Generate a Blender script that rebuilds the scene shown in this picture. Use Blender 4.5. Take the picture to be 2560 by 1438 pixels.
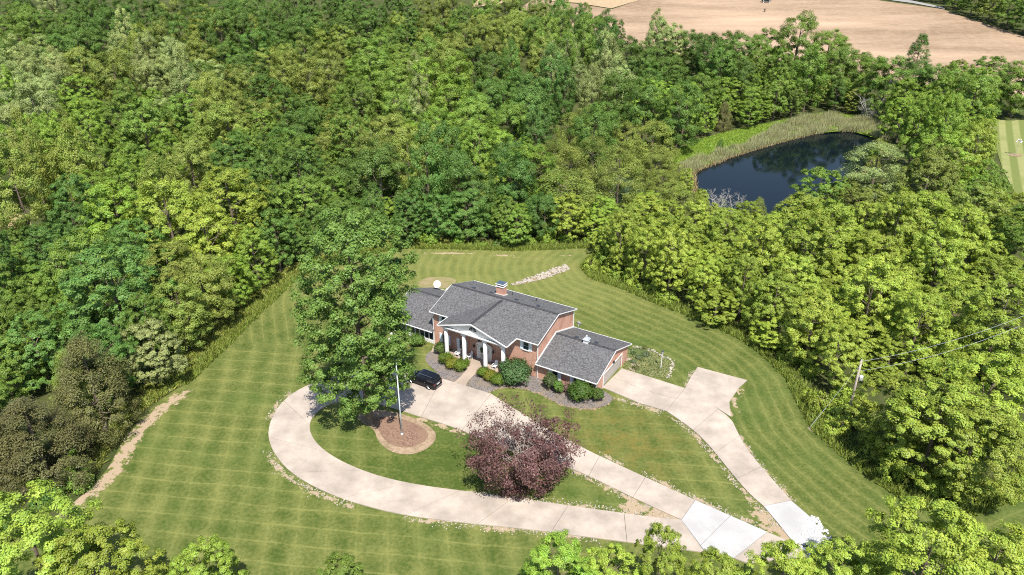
# Aerial view of a brick house on a mown hilltop, woods and a pond behind.
import bpy, bmesh, math, random
import numpy as np
from mathutils import Vector
from mathutils.geometry import delaunay_2d_cdt

sc = bpy.context.scene
for o in list(bpy.data.objects):
    bpy.data.objects.remove(o)
COLL = sc.collection
rad = math.radians

# ------------------------------------------------------------------ camera, sky, sun, exposure
cd = bpy.data.cameras.new('camera')
cam = bpy.data.objects.new('camera', cd); COLL.objects.link(cam)
cam.location = (0, 0, 57.96)
cam.rotation_euler = (rad(90 - 26.944), 0, 0)
cd.sensor_width = 36.0; cd.lens = 1850 / 2560 * 36.0
cd.clip_start = 0.5; cd.clip_end = 6000
sc.camera = cam

SUN_AZ, SUN_EL = 166.0, 59.0          # azimuth clockwise from +Y
w = bpy.data.worlds.new('World'); sc.world = w; w.use_nodes = True
wn = w.node_tree.nodes; wl = w.node_tree.links
sky = wn.new('ShaderNodeTexSky'); sky.sky_type = 'NISHITA'; sky.sun_disc = False
sky.sun_elevation = rad(SUN_EL); sky.sun_rotation = rad(SUN_AZ)
sky.air_density = 1.0; sky.dust_density = 1.0; sky.ozone_density = 1.0
wl.new(sky.outputs[0], wn['Background'].inputs[0]); wn['Background'].inputs[1].default_value = 0.125
sd = bpy.data.lights.new('sun', 'SUN'); sd.energy = 5.0; sd.angle = rad(0.53); sd.color = (1.0, 0.95, 0.86)
sun = bpy.data.objects.new('sun', sd); COLL.objects.link(sun)
tosun = Vector((math.sin(rad(SUN_AZ)) * math.cos(rad(SUN_EL)), math.cos(rad(SUN_AZ)) * math.cos(rad(SUN_EL)), math.sin(rad(SUN_EL))))
sun.rotation_euler = tosun.to_track_quat('Z', 'Y').to_euler(); sun.location = tosun * 300
vs = sc.view_settings
vs.view_transform = 'Standard'; vs.look = 'None'; vs.exposure = 0.75; vs.gamma = 1.0; vs.use_curve_mapping = False
sc.render.engine = 'CYCLES'
sc.cycles.max_bounces = 6; sc.cycles.transparent_max_bounces = 4
sc.cycles.use_denoising = False
sc.cycles.filter_width = 1.1
sc.cycles.sample_clamp_indirect = 4.0

# ------------------------------------------------------------------ surveyed plan (metres; X right, Y away, Z up)
LAWN = [[-75,36],[-59.55,50.79],[-50.97,57.24],[-49.04,59.82],[-47.3,64.48],[-47.2,67.52],[-47.96,74.22],[-46.85,81.02],[-44.77,85.24],[-42.89,94.17],[-40.91,105.29],[-38.38,116.67],[-35.21,122.77],[-28.75,127.55],[-20.87,130.91],[-10.02,130.53],[1.53,129.78],[15.88,131.29],[15.85,127.19],[12.79,122.26],[14.19,117.79],[19.3,113.57],[23.92,108.46],[30.47,102.26],[34.75,97.07],[37.27,91.41],[38.46,86.22],[38.17,80.56],[37.91,75.43],[39.01,71.74],[41.31,65.81],[44.18,61.32],[49.04,59.82],[57.34,63.51],[69.19,68.22],[90,36]]
LOOP_IN = [[18.07,59.17],[15.84,59.41],[12.09,60.11],[5.26,61.5],[0.88,62.37],[-5.38,63.57],[-10.41,64.48],[-14.68,65.74],[-18.72,67.66],[-22.03,69.95],[-24.3,72.42],[-25.54,74.87],[-25.71,77.26],[-24.76,79.41],[-22.59,80.83],[-19.1,80.65],[-15.71,79.24],[-12.37,77.51],[-9.15,76.01],[-6.26,74.46]]
LOOP_OUT = [[19.57,54.64],[12.55,55.92],[9.11,56.52],[0.84,57.97],[-5.53,58.77],[-12.06,59.94],[-16.41,61.38],[-20.03,62.93],[-23.6,65.07],[-26.54,67.52],[-28.86,70.54],[-30.29,73.43],[-30.84,76.67],[-30.58,79.94],[-29.47,82.76],[-27.08,85.24],[-23.55,86.92],[-18.07,87.73],[-12.94,87.33],[-9.67,85.93],[-8.06,85.05],[-6.24,84.08],[-2.8,82.3]]
DIAG_UP = [[-2.8,82.3],[-0.26,79.5],[2.56,76.67],[5.95,73.43],[8.26,71.36],[9.6,70.17],[14.59,66.35],[20.21,62.12],[26.7,57.4],[29.09,55.81],[30.67,54.28]]
DIAG_LO = [[-6.26,74.46],[-4.19,72.89],[-1.46,71.28],[2.38,69.44],[6.86,67.38],[9.18,65.81],[13.94,62.12],[18.07,59.17],[19.64,54.59],[22.3,53.91],[23.51,53.25]]
GD_UP = [[15.58,88.55],[20.0,85.83],[23.59,83.61],[28.13,77.26],[28.09,74.06],[28.33,70.54],[29.5,66.35],[30.74,62.06],[32.12,59.29],[32.48,55.86]]
GD_LO = [[12.33,83.8],[16.9,80.12],[20.07,78.45],[22.69,74.7],[24.05,71.36],[25.19,67.17],[26.32,63.44],[27.48,61.2],[28.26,58.59],[28.96,55.92]]
SPUR = [[23.59,83.61],[25.04,86.52],[26.46,88.86],[32.58,85.53],[30.92,83.7],[28.77,80.48],[28.13,77.26]]
WALK = [[-8.91,92.17],[-7.54,90.97],[-6.56,90.01],[-6.37,88.55],[-6.7,87.43],[-7.25,86.22],[-7.79,85.24],[-8.06,85.05],[-6.24,84.08],[-6.26,84.56],[-5.98,85.44],[-5.06,87.33],[-4.55,88.66],[-4.42,89.59],[-5.8,90.87],[-7.63,92.39]]
SIDEWALK = [[-11.57,95.55],[-11.72,94.63],[-11.93,93.05],[-11.08,92.83],[-10.82,93.95],[-10.8,95.09]]
BED_L = [[-12.6,90.44],[-12.59,92.61],[-11.63,93.72],[-10.43,93.5],[-8.91,92.17],[-7.54,90.97],[-6.56,90.01],[-6.37,88.55],[-6.7,87.43],[-7.25,86.22],[-7.79,85.24],[-8.74,85.34],[-9.79,86.03],[-10.62,87.73]]
BED_R = [[-4.56,88.86],[-5.06,87.33],[-5.98,85.44],[-6.26,84.56],[-6.18,84.08],[-3.34,82.48],[-2.18,83.42],[-0.27,83.89],[1.79,83.42],[3.77,82.3],[5.67,80.56],[6.88,79.59],[9.19,78.89],[10.44,78.89],[12.41,79.67],[13.73,81.38],[12.28,83.32],[11.44,83.61],[3.4,88.24],[0.0,90.87],[-3.77,90.87]]
BED_R_EDGE = [[-3.34,82.48],[-2.18,83.42],[-0.27,83.89],[1.79,83.42],[3.77,82.3],[5.67,80.56],[6.88,79.59],[9.19,78.89],[10.44,78.89],[12.41,79.67],[13.73,81.38]]
RING = [[-20.16,77.26],[-18.64,75.68],[-17.34,74.87],[-16.42,72.27],[-14.67,70.39],[-12.43,69.73],[-10.38,70.68],[-9.17,72.89],[-9.97,75.03],[-12.3,76.92],[-15.62,78.63],[-18.8,78.89]]
RING_IN = [[-18.47,77.01],[-16.84,74.87],[-15.87,72.81],[-14.34,71.43],[-12.59,71.06],[-10.99,71.89],[-10.2,73.28],[-10.96,74.87],[-12.74,76.25],[-15.46,77.51]]
GARDEN = [[17.32,94.25],[18.73,94.38],[20.07,94.06],[21.62,92.66],[22.56,91.38],[22.67,89.43],[22.25,87.7],[21.34,85.86],[18.21,87.19],[15.81,88.56],[16.6,91.2]]
GARDEN_EDGE = [[18.03,94.34],[19.13,94.38],[20.07,94.06],[20.83,93.22],[21.58,92.48],[22.3,91.56],[22.97,91.02],[23.19,90.13],[22.9,88.9],[22.28,87.36],[21.53,85.86]]
STEPS = [[16.87,91.02],[17.33,90.22],[17.69,89.43],[17.25,88.38]]
SWALE = [[-0.56,114.64],[1.39,115.1],[4.22,116.51],[6.39,117.79],[8.25,119.41],[10.14,120.9],[10.53,122.26],[9.56,123.11],[8.63,122.26],[7.64,121.58],[5.02,119.25],[2.12,116.99]]
PATIO = [[-16.72,115.1],[-16.09,116.99],[-14.58,118.11],[-12.1,118.27],[-10.04,117.31],[-9.68,116.04],[-11.03,113.57],[-15.16,113.57]]
RIPRAP = [[32.18,59.82],[32.78,59.46],[33.05,57.8],[33.18,55.76],[31.84,54.17],[29.77,54.02],[28.76,56.41],[30.18,57.51]]
GUYPATCH = [37.3,74.87]
SOIL_STRIPS = {"left":[[[-44.46,82.39],[-45.91,78.8],[-46.71,74.22],[-46.67,70.39],[-46.0,66.48],[-46.98,63.83],[-48.34,60.11]],1.5],"left2":[[[-38.11,116.99],[-41.11,105.96],[-43.21,95.09],[-45.15,86.22]],0.35],"back":[[[-16.76,128.66],[-9.88,128.29],[-3.79,127.74],[1.5,126.64],[6.77,126.64],[11.32,127.19]],0.55],"islandtip":[[[17.95,59.23],[15.59,60.41],[12.71,61.5]],1.4],"islandtip2":[[[29.02,55.97],[27.6,58.65],[26.63,60.41]],1.3],"spur":[[[30.98,83.32],[29.27,80.56],[28.66,77.51]],0.8],"lip":[[[-12.31,77.01],[-9.11,75.51],[-5.98,73.91]],0.6],"inner":[[[-25.77,74.38],[-24.65,72.04],[-23.09,70.39]],0.6]}
STONES_EDGE = [[[6.84,67.1],[9.15,65.47],[12.37,62.87],[15.62,60.59],[17.89,58.94]],[[-5.36,63.32],[0.89,62.49],[6.15,61.69],[12.12,60.35],[17.52,59.23]],[[-29.49,70.54],[-27.67,67.87],[-25.19,65.6],[-21.92,63.38],[-17.46,61.14]],[[-11.58,59.58],[-5.51,58.54],[0.84,57.74],[9.09,56.24]],[[13.78,81.38],[16.84,79.76],[19.71,78.19]],[[20.93,76.5],[22.81,73.43],[24.48,68.22],[25.95,63.38],[27.16,60.71],[28.17,57.8]],[[28.1,73.75],[28.43,70.39],[29.58,66.14],[30.98,61.75]],[[14.82,66.62],[20.35,62.37],[26.54,57.97]],[[10.54,69.95],[13.14,67.94]],[[-31.2,76.67],[-31.03,79.67],[-29.87,82.85]],[[25.58,87.73],[24.32,85.24],[23.83,83.99]]]
POND = [[48.38,190.11],[45.96,177.2],[44.67,163.23],[47.92,156.13],[56.38,154.19],[66.67,160.65],[79.79,172.9],[93.71,189.46],[106.34,208.39],[112.11,220.86],[111.15,227.74],[106.74,230.75],[101.05,230.75],[94.16,227.74],[83.41,220.86],[76.29,215.48],[69.27,209.68],[62.44,204.09],[55.71,197.42]]
MEADOW = [[43.79,190.11],[45.12,202.58],[49.2,211.61],[58.86,223.01],[72.58,232.9],[84.8,239.57],[95.96,245.59],[105.52,249.89],[114.97,246.45],[125.09,242.15],[120.67,229.46],[112.11,220.86],[106.74,230.75],[94.16,227.74],[76.29,215.48],[62.44,204.09],[48.38,190.11]]
REEDS = [[43.87,189.46],[46.11,196.34],[54.14,202.58],[61.82,210.54],[70.83,217.63],[82.77,232.9],[95.38,243.87],[105.61,246.45],[113.93,243.87],[120.2,236.99],[117.72,223.01],[112.09,220.0],[110.78,226.88],[106.39,229.89],[100.73,229.89],[93.85,226.88],[83.13,220.0],[76.02,214.62],[69.02,208.82],[62.27,203.44],[55.55,196.77],[48.24,189.46]]
REEDS2 = [[20.25,168.6],[22.13,177.2],[27.45,183.44],[32.91,181.94],[32.91,174.19],[28.71,167.1],[23.62,164.52]]
RLAWN = [[155.73,240.43],[163.27,242.15],[173.28,241.29],[178.5,229.46],[126.32,153.12],[120.12,163.23],[125.71,177.2],[132.85,193.55],[142.25,212.47]]
FIELD = [[2.1,411.4],[22.92,370.75],[55.09,329.89],[84.94,310.75],[116.61,307.74],[127.43,293.55],[163.08,272.26],[206.1,258.49],[254.81,329.89],[236.5,357.2],[233.32,381.72],[229.92,401.72],[229.1,417.42],[205.46,440.86],[202.2,454.84],[83.5,459.57],[53.13,417.42],[35.08,432.04],[11.22,443.23]]
FIELD2 = [[-21.44,421.51],[8.98,443.23],[35.24,434.19],[52.93,419.35],[74.42,445.59],[83.93,462.15],[28.25,467.1],[-18.65,462.15]]
ROAD = [[201.8,459.57],[222.83,439.78],[231.67,422.58],[229.95,417.42],[219.76,433.12],[198.95,452.47]]
CLEARING = [[-123.05,161.94],[-116.93,161.08],[-109.78,156.77],[-106.14,152.04],[-108.64,150.32],[-116.62,151.83]]
PTS = {"bird":[143.22,204.95,-4.0],"fieldbox":[140.24,435.48,13.04],"fieldpost":[132.04,410.32,10.9]}
FLAT = {"flag":[-13.69,73.83,0.0],"lamp":[21.19,88.76,0.0],"upole":[43.25,77.51,0.0],"guy":[37.3,74.87,0.0],"tall":[-18.08,76.25,0.0],"burg":[0.92,66.01,-0.0]}
TREES = [
[41.02,45.08,-0.1,"S","YG",4.6,13.0,"yellow-green foreground tree in the lower right corner"],
[35.13,45.46,-0.1,"S","YG",5.6,15.0,"largest yellow-green foreground tree in the lower right"],
[3.77,45.76,-0.1,"S","BG",3.7,11.0,"leftmost of the green foreground trees below the white slab"],
[-35.62,45.85,-0.1,"S","YG",4.4,12.5,"yellow-green foreground tree with bare limbs, second from the lower left corner"],
[17.73,45.97,-0.1,"S","YG",3.0,9.0,"low yellow-green foreground tree under the white slab's lower edge"],
[23.59,46.19,-0.1,"S","YG",3.2,10.0,"foreground tree hiding the junction of the two drives"],
[-15.16,46.61,-0.1,"S","MG",2.6,8.0,"low foreground treetop just showing at the bottom edge below the loop drive"],
[8.77,46.63,-0.1,"S","YG",3.1,9.0,"foreground tree filling the gap below the lower drive"],
[-41.6,46.8,-0.1,"S","YG",5.4,15.0,"yellow-green foreground tree filling the lower left corner"],
[29.18,46.97,-0.1,"S","YG",3.6,9.5,"yellow-green foreground tree below the white stone pile"],
[-27.52,47.52,-0.1,"S","BG",3.0,9.0,"round bright green foreground tree on the left lawn"],
[13.21,47.68,-0.1,"S","YG",2.5,11.0,"slender yellow-green foreground tree overlapping the white concrete slab"],
[49.5,63.01,-0.11,"S","YG",5.0,12.0,"yellow-green tree at the grassy corner, nearest the frame's right edge of the woods"],
[-57.83,65.38,-0.8,"C","CE",5.0,10.0,"dark cedar at the left frame edge above the yellow-green tree"],
[46.98,66.02,-0.2,"S","YG",6.2,13.5,"broad yellow-green tree jutting over the lawn in front of the utility pole's woods"],
[-53.69,66.45,-0.34,"C","CE",6.0,10.5,"broad feathery brownish cedar in the lower left woods"],
[45.01,70.32,-0.24,"S","YG",4.6,11.0,"yellow-green tree at the lawn edge just below the utility pole"],
[55.8,71.83,-0.62,"S","YG",5.6,13.5,"yellow-green tree directly behind the broad tree jutting over the lawn"],
[-51.05,74.84,-0.12,"C","CE",5.2,13.5,"tall dark brownish cedar beside the bare soil strip"],
[-54.4,76.34,-0.4,"C","OL",3.0,11.0,"golden-tipped cedar between the two large brown cedars"],
[-68.74,77.42,-3.13,"S","MG",4.5,10.0,"mid-green tree cut by the left frame edge beside the cedars"],
[-53.22,81.73,-0.36,"S","BL",4.27,11.56,"second blue-green spreading tree from left, by the lower left lawn edge"],
[44.0,84.74,-0.28,"S","YG",3.65,10.1,"seventh yellow-green spreading tree from left, in the right woods behind the utility pole"],
[-48.54,84.95,-0.12,"S","PG",4.0,10.0,"pale flowering tree between the tall cedar and the lawn's weed strip"],
[-69.7,84.95,-3.5,"S","MG",4.5,11.0,"mid-green tree at the left frame edge above the dark cedar"],
[70.23,86.4,-2.57,"S","YG",2.93,6.11,"fifth yellow-green spreading tree from left, in the right woods near the frame's edge"],
[51.04,86.73,-1.38,"S","YG",1.9,3.59,"leftmost yellow-green spreading tree in the right woods near the frame's edge"],
[62.13,88.36,-3.19,"S","YG",3.01,6.55,"third yellow-green spreading tree from left, in the right woods near the frame's edge"],
[-66.71,88.82,-3.19,"S","BL",4.8,12.0,"blue-green tree above the broad feathery cedar"],
[65.74,89.06,-3.15,"S","YG",2.71,5.96,"fourth yellow-green spreading tree from left, in the right woods near the frame's edge"],
[74.22,89.07,-3.21,"S","YG",3.4,7.86,"rightmost yellow-green spreading tree in the right woods near the frame's edge"],
[-50.57,89.11,-0.37,"S","MG",3.12,12.6,"only mid-green spreading tree along the left lawn edge"],
[53.69,89.23,-2.0,"S","YG",2.87,6.61,"second yellow-green spreading tree from left, in the right woods near the frame's edge"],
[42.32,90.43,-0.2,"S","YG",4.12,11.8,"leftmost yellow-green spreading tree in the right woods behind the utility pole"],
[57.49,90.94,-2.86,"S","YG",4.64,14.2,"14th yellow-green spreading tree from left, in the right woods behind the utility pole"],
[-76.55,91.98,-4.1,"S","MG",4.77,15.49,"leftmost mid-green spreading tree by the lower left lawn edge"],
[69.9,92.46,-3.66,"S","YG",6.23,16.92,"rightmost yellow-green spreading tree in the right woods behind the utility pole"],
[52.23,93.21,-1.88,"S","YG",3.86,7.21,"eighth yellow-green spreading tree from left, in the right woods behind the utility pole"],
[-47.96,93.33,-0.21,"R","OL",4.2,12.0,"dark olive tree with shaded hollows beside the weed strip"],
[63.76,93.64,-3.88,"S","YG",3.18,7.99,"16th yellow-green spreading tree from left, in the right woods behind the utility pole"],
[-67.89,94.41,-3.7,"S","MG",3.79,10.26,"eighth mid-green spreading tree from left, by the lower left lawn edge"],
[39.49,94.69,-0.13,"S","YG",3.47,5.05,"seventh yellow-green spreading tree from left, along the curved right lawn edge"],
[-57.89,94.98,-1.85,"S","BL",7.17,18.43,"rightmost blue-green spreading tree by the lower left lawn edge"],
[-64.11,95.38,-3.13,"S","BL",2.79,9.98,"leftmost blue-green spreading tree by the lower left lawn edge"],
[47.11,95.5,-1.01,"S","YG",3.72,7.55,"third yellow-green spreading tree from left, in the right woods behind the utility pole"],
[-72.65,96.75,-4.1,"S","MG",3.58,11.44,"fourth mid-green spreading tree from left, by the lower left lawn edge"],
[72.91,98.35,-4.1,"S","YG",3.66,7.02,"19th yellow-green spreading tree from left, in the right woods behind the utility pole"],
[68.51,98.37,-4.1,"S","YG",2.61,6.98,"17th yellow-green spreading tree from left, in the right woods behind the utility pole"],
[39.67,98.84,-0.25,"S","YG",4.0,10.71,"sixth yellow-green spreading tree from left, along the curved right lawn edge"],
[-66.13,99.02,-3.59,"S","MG",3.17,11.14,"rightmost mid-green spreading tree by the lower left lawn edge"],
[63.39,99.3,-3.99,"S","YG",4.69,11.3,"15th yellow-green spreading tree from left, in the right woods behind the utility pole"],
[54.22,99.31,-2.67,"S","YG",5.5,14.76,"ninth yellow-green spreading tree from left, in the right woods behind the utility pole"],
[-46.53,99.75,-0.19,"R","OL",4.23,13.41,"leftmost olive round tree along the left lawn edge"],
[-79.15,99.78,-4.1,"S","MG",4.99,16.35,"second mid-green spreading tree from left, by the lower left lawn edge"],
[-51.55,100.37,-0.83,"S","OL",3.29,10.89,"rightmost olive spreading tree in the woods left of the lawn"],
[32.1,102.28,-0.1,"S","YG",3.58,5.89,"second yellow-green spreading tree from left, along the curved right lawn edge"],
[70.64,103.55,-4.1,"S","YG",4.77,11.87,"18th yellow-green spreading tree from left, in the right woods behind the utility pole"],
[51.83,103.93,-2.61,"S","YG",3.38,7.42,"sixth yellow-green spreading tree from left, in the right woods behind the utility pole"],
[-74.23,104.12,-4.1,"S","MG",3.91,9.49,"seventh mid-green spreading tree from left, by the lower left lawn edge"],
[36.55,104.44,-0.33,"S","YG",3.12,11.26,"fifth yellow-green spreading tree from left, along the curved right lawn edge"],
[-67.24,105.1,-3.87,"S","MG",5.72,18.68,"rightmost mid-green spreading tree in the woods left of the lawn"],
[44.89,106.17,-1.59,"S","YG",4.56,11.42,"rightmost yellow-green spreading tree along the curved right lawn edge"],
[59.46,106.28,-3.91,"S","YG",5.21,13.65,"tenth yellow-green spreading tree from left, in the right woods behind the utility pole"],
[-45.45,106.89,-0.21,"S","BG",3.85,9.7,"leftmost bright green spreading tree along the left lawn edge"],
[31.13,107.1,-0.16,"S","YG",3.17,9.31,"leftmost yellow-green spreading tree along the curved right lawn edge"],
[-78.45,107.77,-4.1,"S","MG",3.53,9.63,"sixth mid-green spreading tree from left, by the lower left lawn edge"],
[-55.09,107.98,-1.77,"S","OL",5.68,13.27,"leftmost olive spreading tree in the woods left of the lawn"],
[67.0,108.37,-4.1,"S","YG",3.24,7.99,"13th yellow-green spreading tree from left, in the right woods behind the utility pole"],
[50.77,109.04,-2.93,"S","YG",3.15,6.42,"second yellow-green spreading tree from left, in the right woods behind the utility pole"],
[-86.45,109.77,-4.1,"S","BL",5.08,21.58,"leftmost blue-green spreading tree in the woods left of the lawn"],
[-48.25,110.14,-0.6,"R","OL",3.12,9.26,"rightmost olive round tree along the left lawn edge"],
[36.63,110.7,-0.96,"S","YG",4.02,6.69,"fourth yellow-green spreading tree from left, along the curved right lawn edge"],
[26.33,111.19,-0.14,"S","YG",3.88,12.88,"ninth yellow-green spreading tree from left, at the right wood's left tip"],
[54.99,111.56,-3.75,"S","YG",3.58,6.54,"fifth yellow-green spreading tree from left, in the right woods behind the utility pole"],
[66.21,112.71,-4.1,"S","YG",3.41,9.34,"eleventh yellow-green spreading tree from left, in the right woods behind the utility pole"],
[42.0,113.65,-2.14,"S","YG",4.51,14.63,"ninth yellow-green spreading tree from left, in the right woods just below the pond"],
[83.82,113.97,-4.1,"S","YG",5.67,10.27,"21st yellow-green spreading tree from left, in the right woods behind the utility pole"],
[-82.69,113.98,-4.1,"S","MG",3.2,9.0,"fifth mid-green spreading tree from left, by the lower left lawn edge"],
[-43.66,114.55,-0.2,"S","BG",3.64,11.34,"rightmost bright green spreading tree along the left lawn edge"],
[36.34,115.58,-1.61,"S","YG",3.17,6.88,"third yellow-green spreading tree from left, along the curved right lawn edge"],
[-86.72,115.7,-4.1,"S","MG",3.69,8.79,"third mid-green spreading tree from left, by the lower left lawn edge"],
[22.94,115.77,-0.17,"S","YG",3.75,12.68,"seventh yellow-green spreading tree from left, at the right wood's left tip"],
[-64.79,116.29,-3.85,"S","BL",5.26,16.05,"rightmost blue-green spreading tree in the woods left of the lawn"],
[74.08,116.74,-4.1,"S","YG",5.06,15.28,"seventh yellow-green spreading tree from left, in the right woods below the far lawn"],
[31.28,116.98,-1.11,"S","YG",4.08,7.34,"eleventh yellow-green spreading tree from left, at the right wood's left tip"],
[-52.1,117.21,-1.57,"S","YG",5.57,17.25,"second yellow-green spreading tree from left, in the woods above the left lawn"],
[50.81,117.74,-3.83,"S","YG",6.17,17.4,"twelfth yellow-green spreading tree from left, in the right woods just below the pond"],
[57.42,119.0,-4.1,"S","YG",3.88,8.85,"fourth yellow-green spreading tree from left, in the right woods behind the utility pole"],
[-80.97,119.44,-4.1,"S","BL",5.35,14.22,"third blue-green spreading tree from left, in the woods left of the lawn"],
[19.15,119.59,-0.19,"S","YG",3.02,12.35,"fourth yellow-green spreading tree from left, at the right wood's left tip"],
[64.76,119.98,-4.1,"S","YG",5.78,12.01,"fourth yellow-green spreading tree from left, in the right woods below the far lawn"],
[-87.98,120.58,-4.1,"S","MG",2.79,9.72,"second mid-green spreading tree from left, in the woods left of the lawn"],
[86.48,120.63,-4.1,"S","YG",3.23,7.62,"20th yellow-green spreading tree from left, in the right woods behind the utility pole"],
[35.95,120.85,-2.36,"S","YG",3.02,7.96,"second yellow-green spreading tree from left, in the right woods just below the pond"],
[-41.89,120.92,-0.23,"S","DG",3.6,12.24,"fourth dark green spreading tree from left, in the woods above the left lawn"],
[41.88,121.18,-3.23,"S","YG",3.67,9.02,"sixth yellow-green spreading tree from left, in the right woods just below the pond"],
[73.23,121.72,-4.1,"S","YG",3.02,7.69,"twelfth yellow-green spreading tree from left, in the right woods behind the utility pole"],
[28.79,122.42,-1.46,"S","YG",4.81,12.28,"tenth yellow-green spreading tree from left, at the right wood's left tip"],
[80.92,122.87,-4.1,"S","YG",5.03,16.45,"eighth yellow-green spreading tree from left, in the right woods below the far lawn"],
[-49.63,123.42,-1.49,"S","BG",3.18,9.77,"only bright green spreading tree in the woods left of the lawn"],
[37.94,123.71,-3.06,"S","YG",2.88,7.68,"third yellow-green spreading tree from left, in the right woods just below the pond"],
[19.31,124.06,-0.2,"S","YG",3.32,9.31,"third yellow-green spreading tree from left, at the right wood's left tip"],
[-39.77,125.08,-0.24,"S","DG",3.77,9.05,"only dark green spreading tree along the left lawn edge"],
[-72.36,125.26,-4.1,"S","BL",3.58,11.27,"fourth blue-green spreading tree from left, in the woods left of the lawn"],
[89.48,125.91,-4.1,"S","YG",2.63,8.04,"ninth yellow-green spreading tree from left, in the right woods below the far lawn"],
[96.9,126.24,-4.1,"S","MG",7.09,14.57,"rightmost mid-green spreading tree in the right woods below the far lawn"],
[-62.74,126.53,-3.91,"S","YG",6.86,20.02,"leftmost yellow-green spreading tree in the woods above the left lawn"],
[35.22,126.74,-2.81,"S","YG",2.8,5.86,"rightmost yellow-green spreading tree at the right wood's left tip"],
[40.89,127.84,-3.77,"S","YG",5.13,12.51,"fifth yellow-green spreading tree from left, in the right woods just below the pond"],
[49.48,128.26,-4.1,"S","YG",5.4,12.69,"tenth yellow-green spreading tree from left, in the right woods just below the pond"],
[59.6,128.28,-4.1,"S","YG",5.45,15.05,"rightmost yellow-green spreading tree in the right woods just below the pond"],
[-94.38,128.35,-4.1,"S","MG",2.64,9.56,"leftmost mid-green spreading tree in the woods left of the lawn"],
[17.62,128.36,-0.1,"S","YG",3.18,5.56,"second yellow-green spreading tree from left, at the right wood's left tip"],
[72.02,128.56,-4.1,"S","YG",4.6,17.6,"fifth yellow-green spreading tree from left, in the right woods below the far lawn"],
[34.53,130.17,-2.66,"S","YG",3.08,8.03,"twelfth yellow-green spreading tree from left, at the right wood's left tip"],
[22.23,130.35,-0.36,"S","YG",4.3,10.0,"fifth yellow-green spreading tree from left, at the right wood's left tip"],
[-37.6,130.75,-0.55,"S","DG",2.63,9.5,"leftmost dark green spreading tree behind the tall shade tree and back lawn"],
[-32.5,130.94,-0.22,"S","DG",3.95,10.59,"rightmost dark green spreading tree behind the tall shade tree and back lawn"],
[-75.38,131.62,-4.1,"S","BG",5.8,17.68,"seventh bright green spreading tree from left, in the left middle woods"],
[66.59,131.89,-4.1,"S","YG",4.09,8.49,"second yellow-green spreading tree from left, in the right woods below the far lawn"],
[1.06,131.91,-0.1,"S","MG",3.09,7.86,"rightmost mid-green spreading tree in the row backing the back lawn"],
[-84.32,131.99,-4.1,"S","BL",4.42,13.06,"second blue-green spreading tree from left, in the left middle woods"],
[-20.51,132.21,-0.1,"S","BL",3.02,7.28,"leftmost blue-green spreading tree behind the tall shade tree and back lawn"],
[79.87,133.21,-4.1,"S","YG",6.25,15.25,"sixth yellow-green spreading tree from left, in the right woods below the far lawn"],
[-93.98,134.32,-4.1,"S","BL",2.9,7.66,"second blue-green spreading tree from left, in the woods left of the lawn"],
[-54.19,134.57,-3.37,"S","YG",7.26,19.03,"rightmost yellow-green spreading tree in the woods above the left lawn"],
[-1.37,134.89,-0.22,"S","MG",3.32,9.54,"leftmost mid-green spreading tree in the row backing the back lawn"],
[6.23,134.9,-0.2,"R","BL",3.18,10.31,"rightmost blue-green round tree in the row backing the back lawn"],
[-14.46,134.93,-0.17,"S","BL",4.13,10.07,"rightmost blue-green spreading tree behind the tall shade tree and back lawn"],
[95.12,134.98,-4.1,"S","YG",2.63,7.28,"tenth yellow-green spreading tree from left, in the right woods below the far lawn"],
[35.78,134.98,-2.98,"S","YG",3.87,11.55,"13th yellow-green spreading tree from left, at the right wood's left tip"],
[-8.79,135.03,-0.19,"R","BL",4.17,10.97,"rightmost blue-green round tree behind the tall shade tree and back lawn"],
[-34.25,135.05,-0.77,"S","MG",3.3,9.87,"rightmost mid-green spreading tree behind the tall shade tree and back lawn"],
[-26.86,135.31,-0.36,"O","BL",2.85,11.94,"only blue-green oval tree behind the tall shade tree and back lawn"],
[10.84,135.57,-0.21,"S","YG",4.29,9.7,"only yellow-green spreading tree in the row backing the back lawn"],
[-40.31,136.08,-1.62,"S","MG",6.41,14.76,"rightmost mid-green spreading tree in the woods above the left lawn"],
[-19.68,136.2,-0.26,"S","BL",3.42,10.7,"third blue-green spreading tree from left, behind the tall shade tree and back lawn"],
[70.17,136.34,-4.1,"S","YG",4.44,11.84,"third yellow-green spreading tree from left, in the right woods below the far lawn"],
[16.1,136.6,-0.25,"S","YG",3.3,6.29,"leftmost yellow-green spreading tree at the right wood's left tip"],
[-4.75,136.88,-0.4,"R","BL",2.76,7.16,"second blue-green round tree from left, in the row backing the back lawn"],
[1.55,136.89,-0.45,"S","BG",3.07,7.7,"second bright green spreading tree from left, in the row backing the back lawn"],
[48.61,137.64,-4.1,"S","YG",3.22,8.73,"eighth yellow-green spreading tree from left, in the right woods just below the pond"],
[-31.69,137.93,-1.02,"R","DG",3.65,9.15,"leftmost dark green round tree behind the tall shade tree and back lawn"],
[99.96,137.97,-4.1,"S","YG",3.37,9.34,"twelfth yellow-green spreading tree from left, in the right woods below the far lawn"],
[-47.25,138.15,-2.84,"S","DG",3.1,10.04,"fifth dark green spreading tree from left, in the woods above the left lawn"],
[58.03,138.69,-4.1,"S","YG",5.62,12.75,"eleventh yellow-green spreading tree from left, in the right woods just below the pond"],
[4.99,138.7,-0.65,"R","BL",2.99,9.0,"fourth blue-green round tree from left, in the row backing the back lawn"],
[26.65,138.87,-1.5,"S","YG",4.66,9.67,"sixth yellow-green spreading tree from left, at the right wood's left tip"],
[-97.91,139.68,-4.1,"O","OL",5.95,22.06,"leftmost olive oval tree in the left middle woods"],
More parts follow.
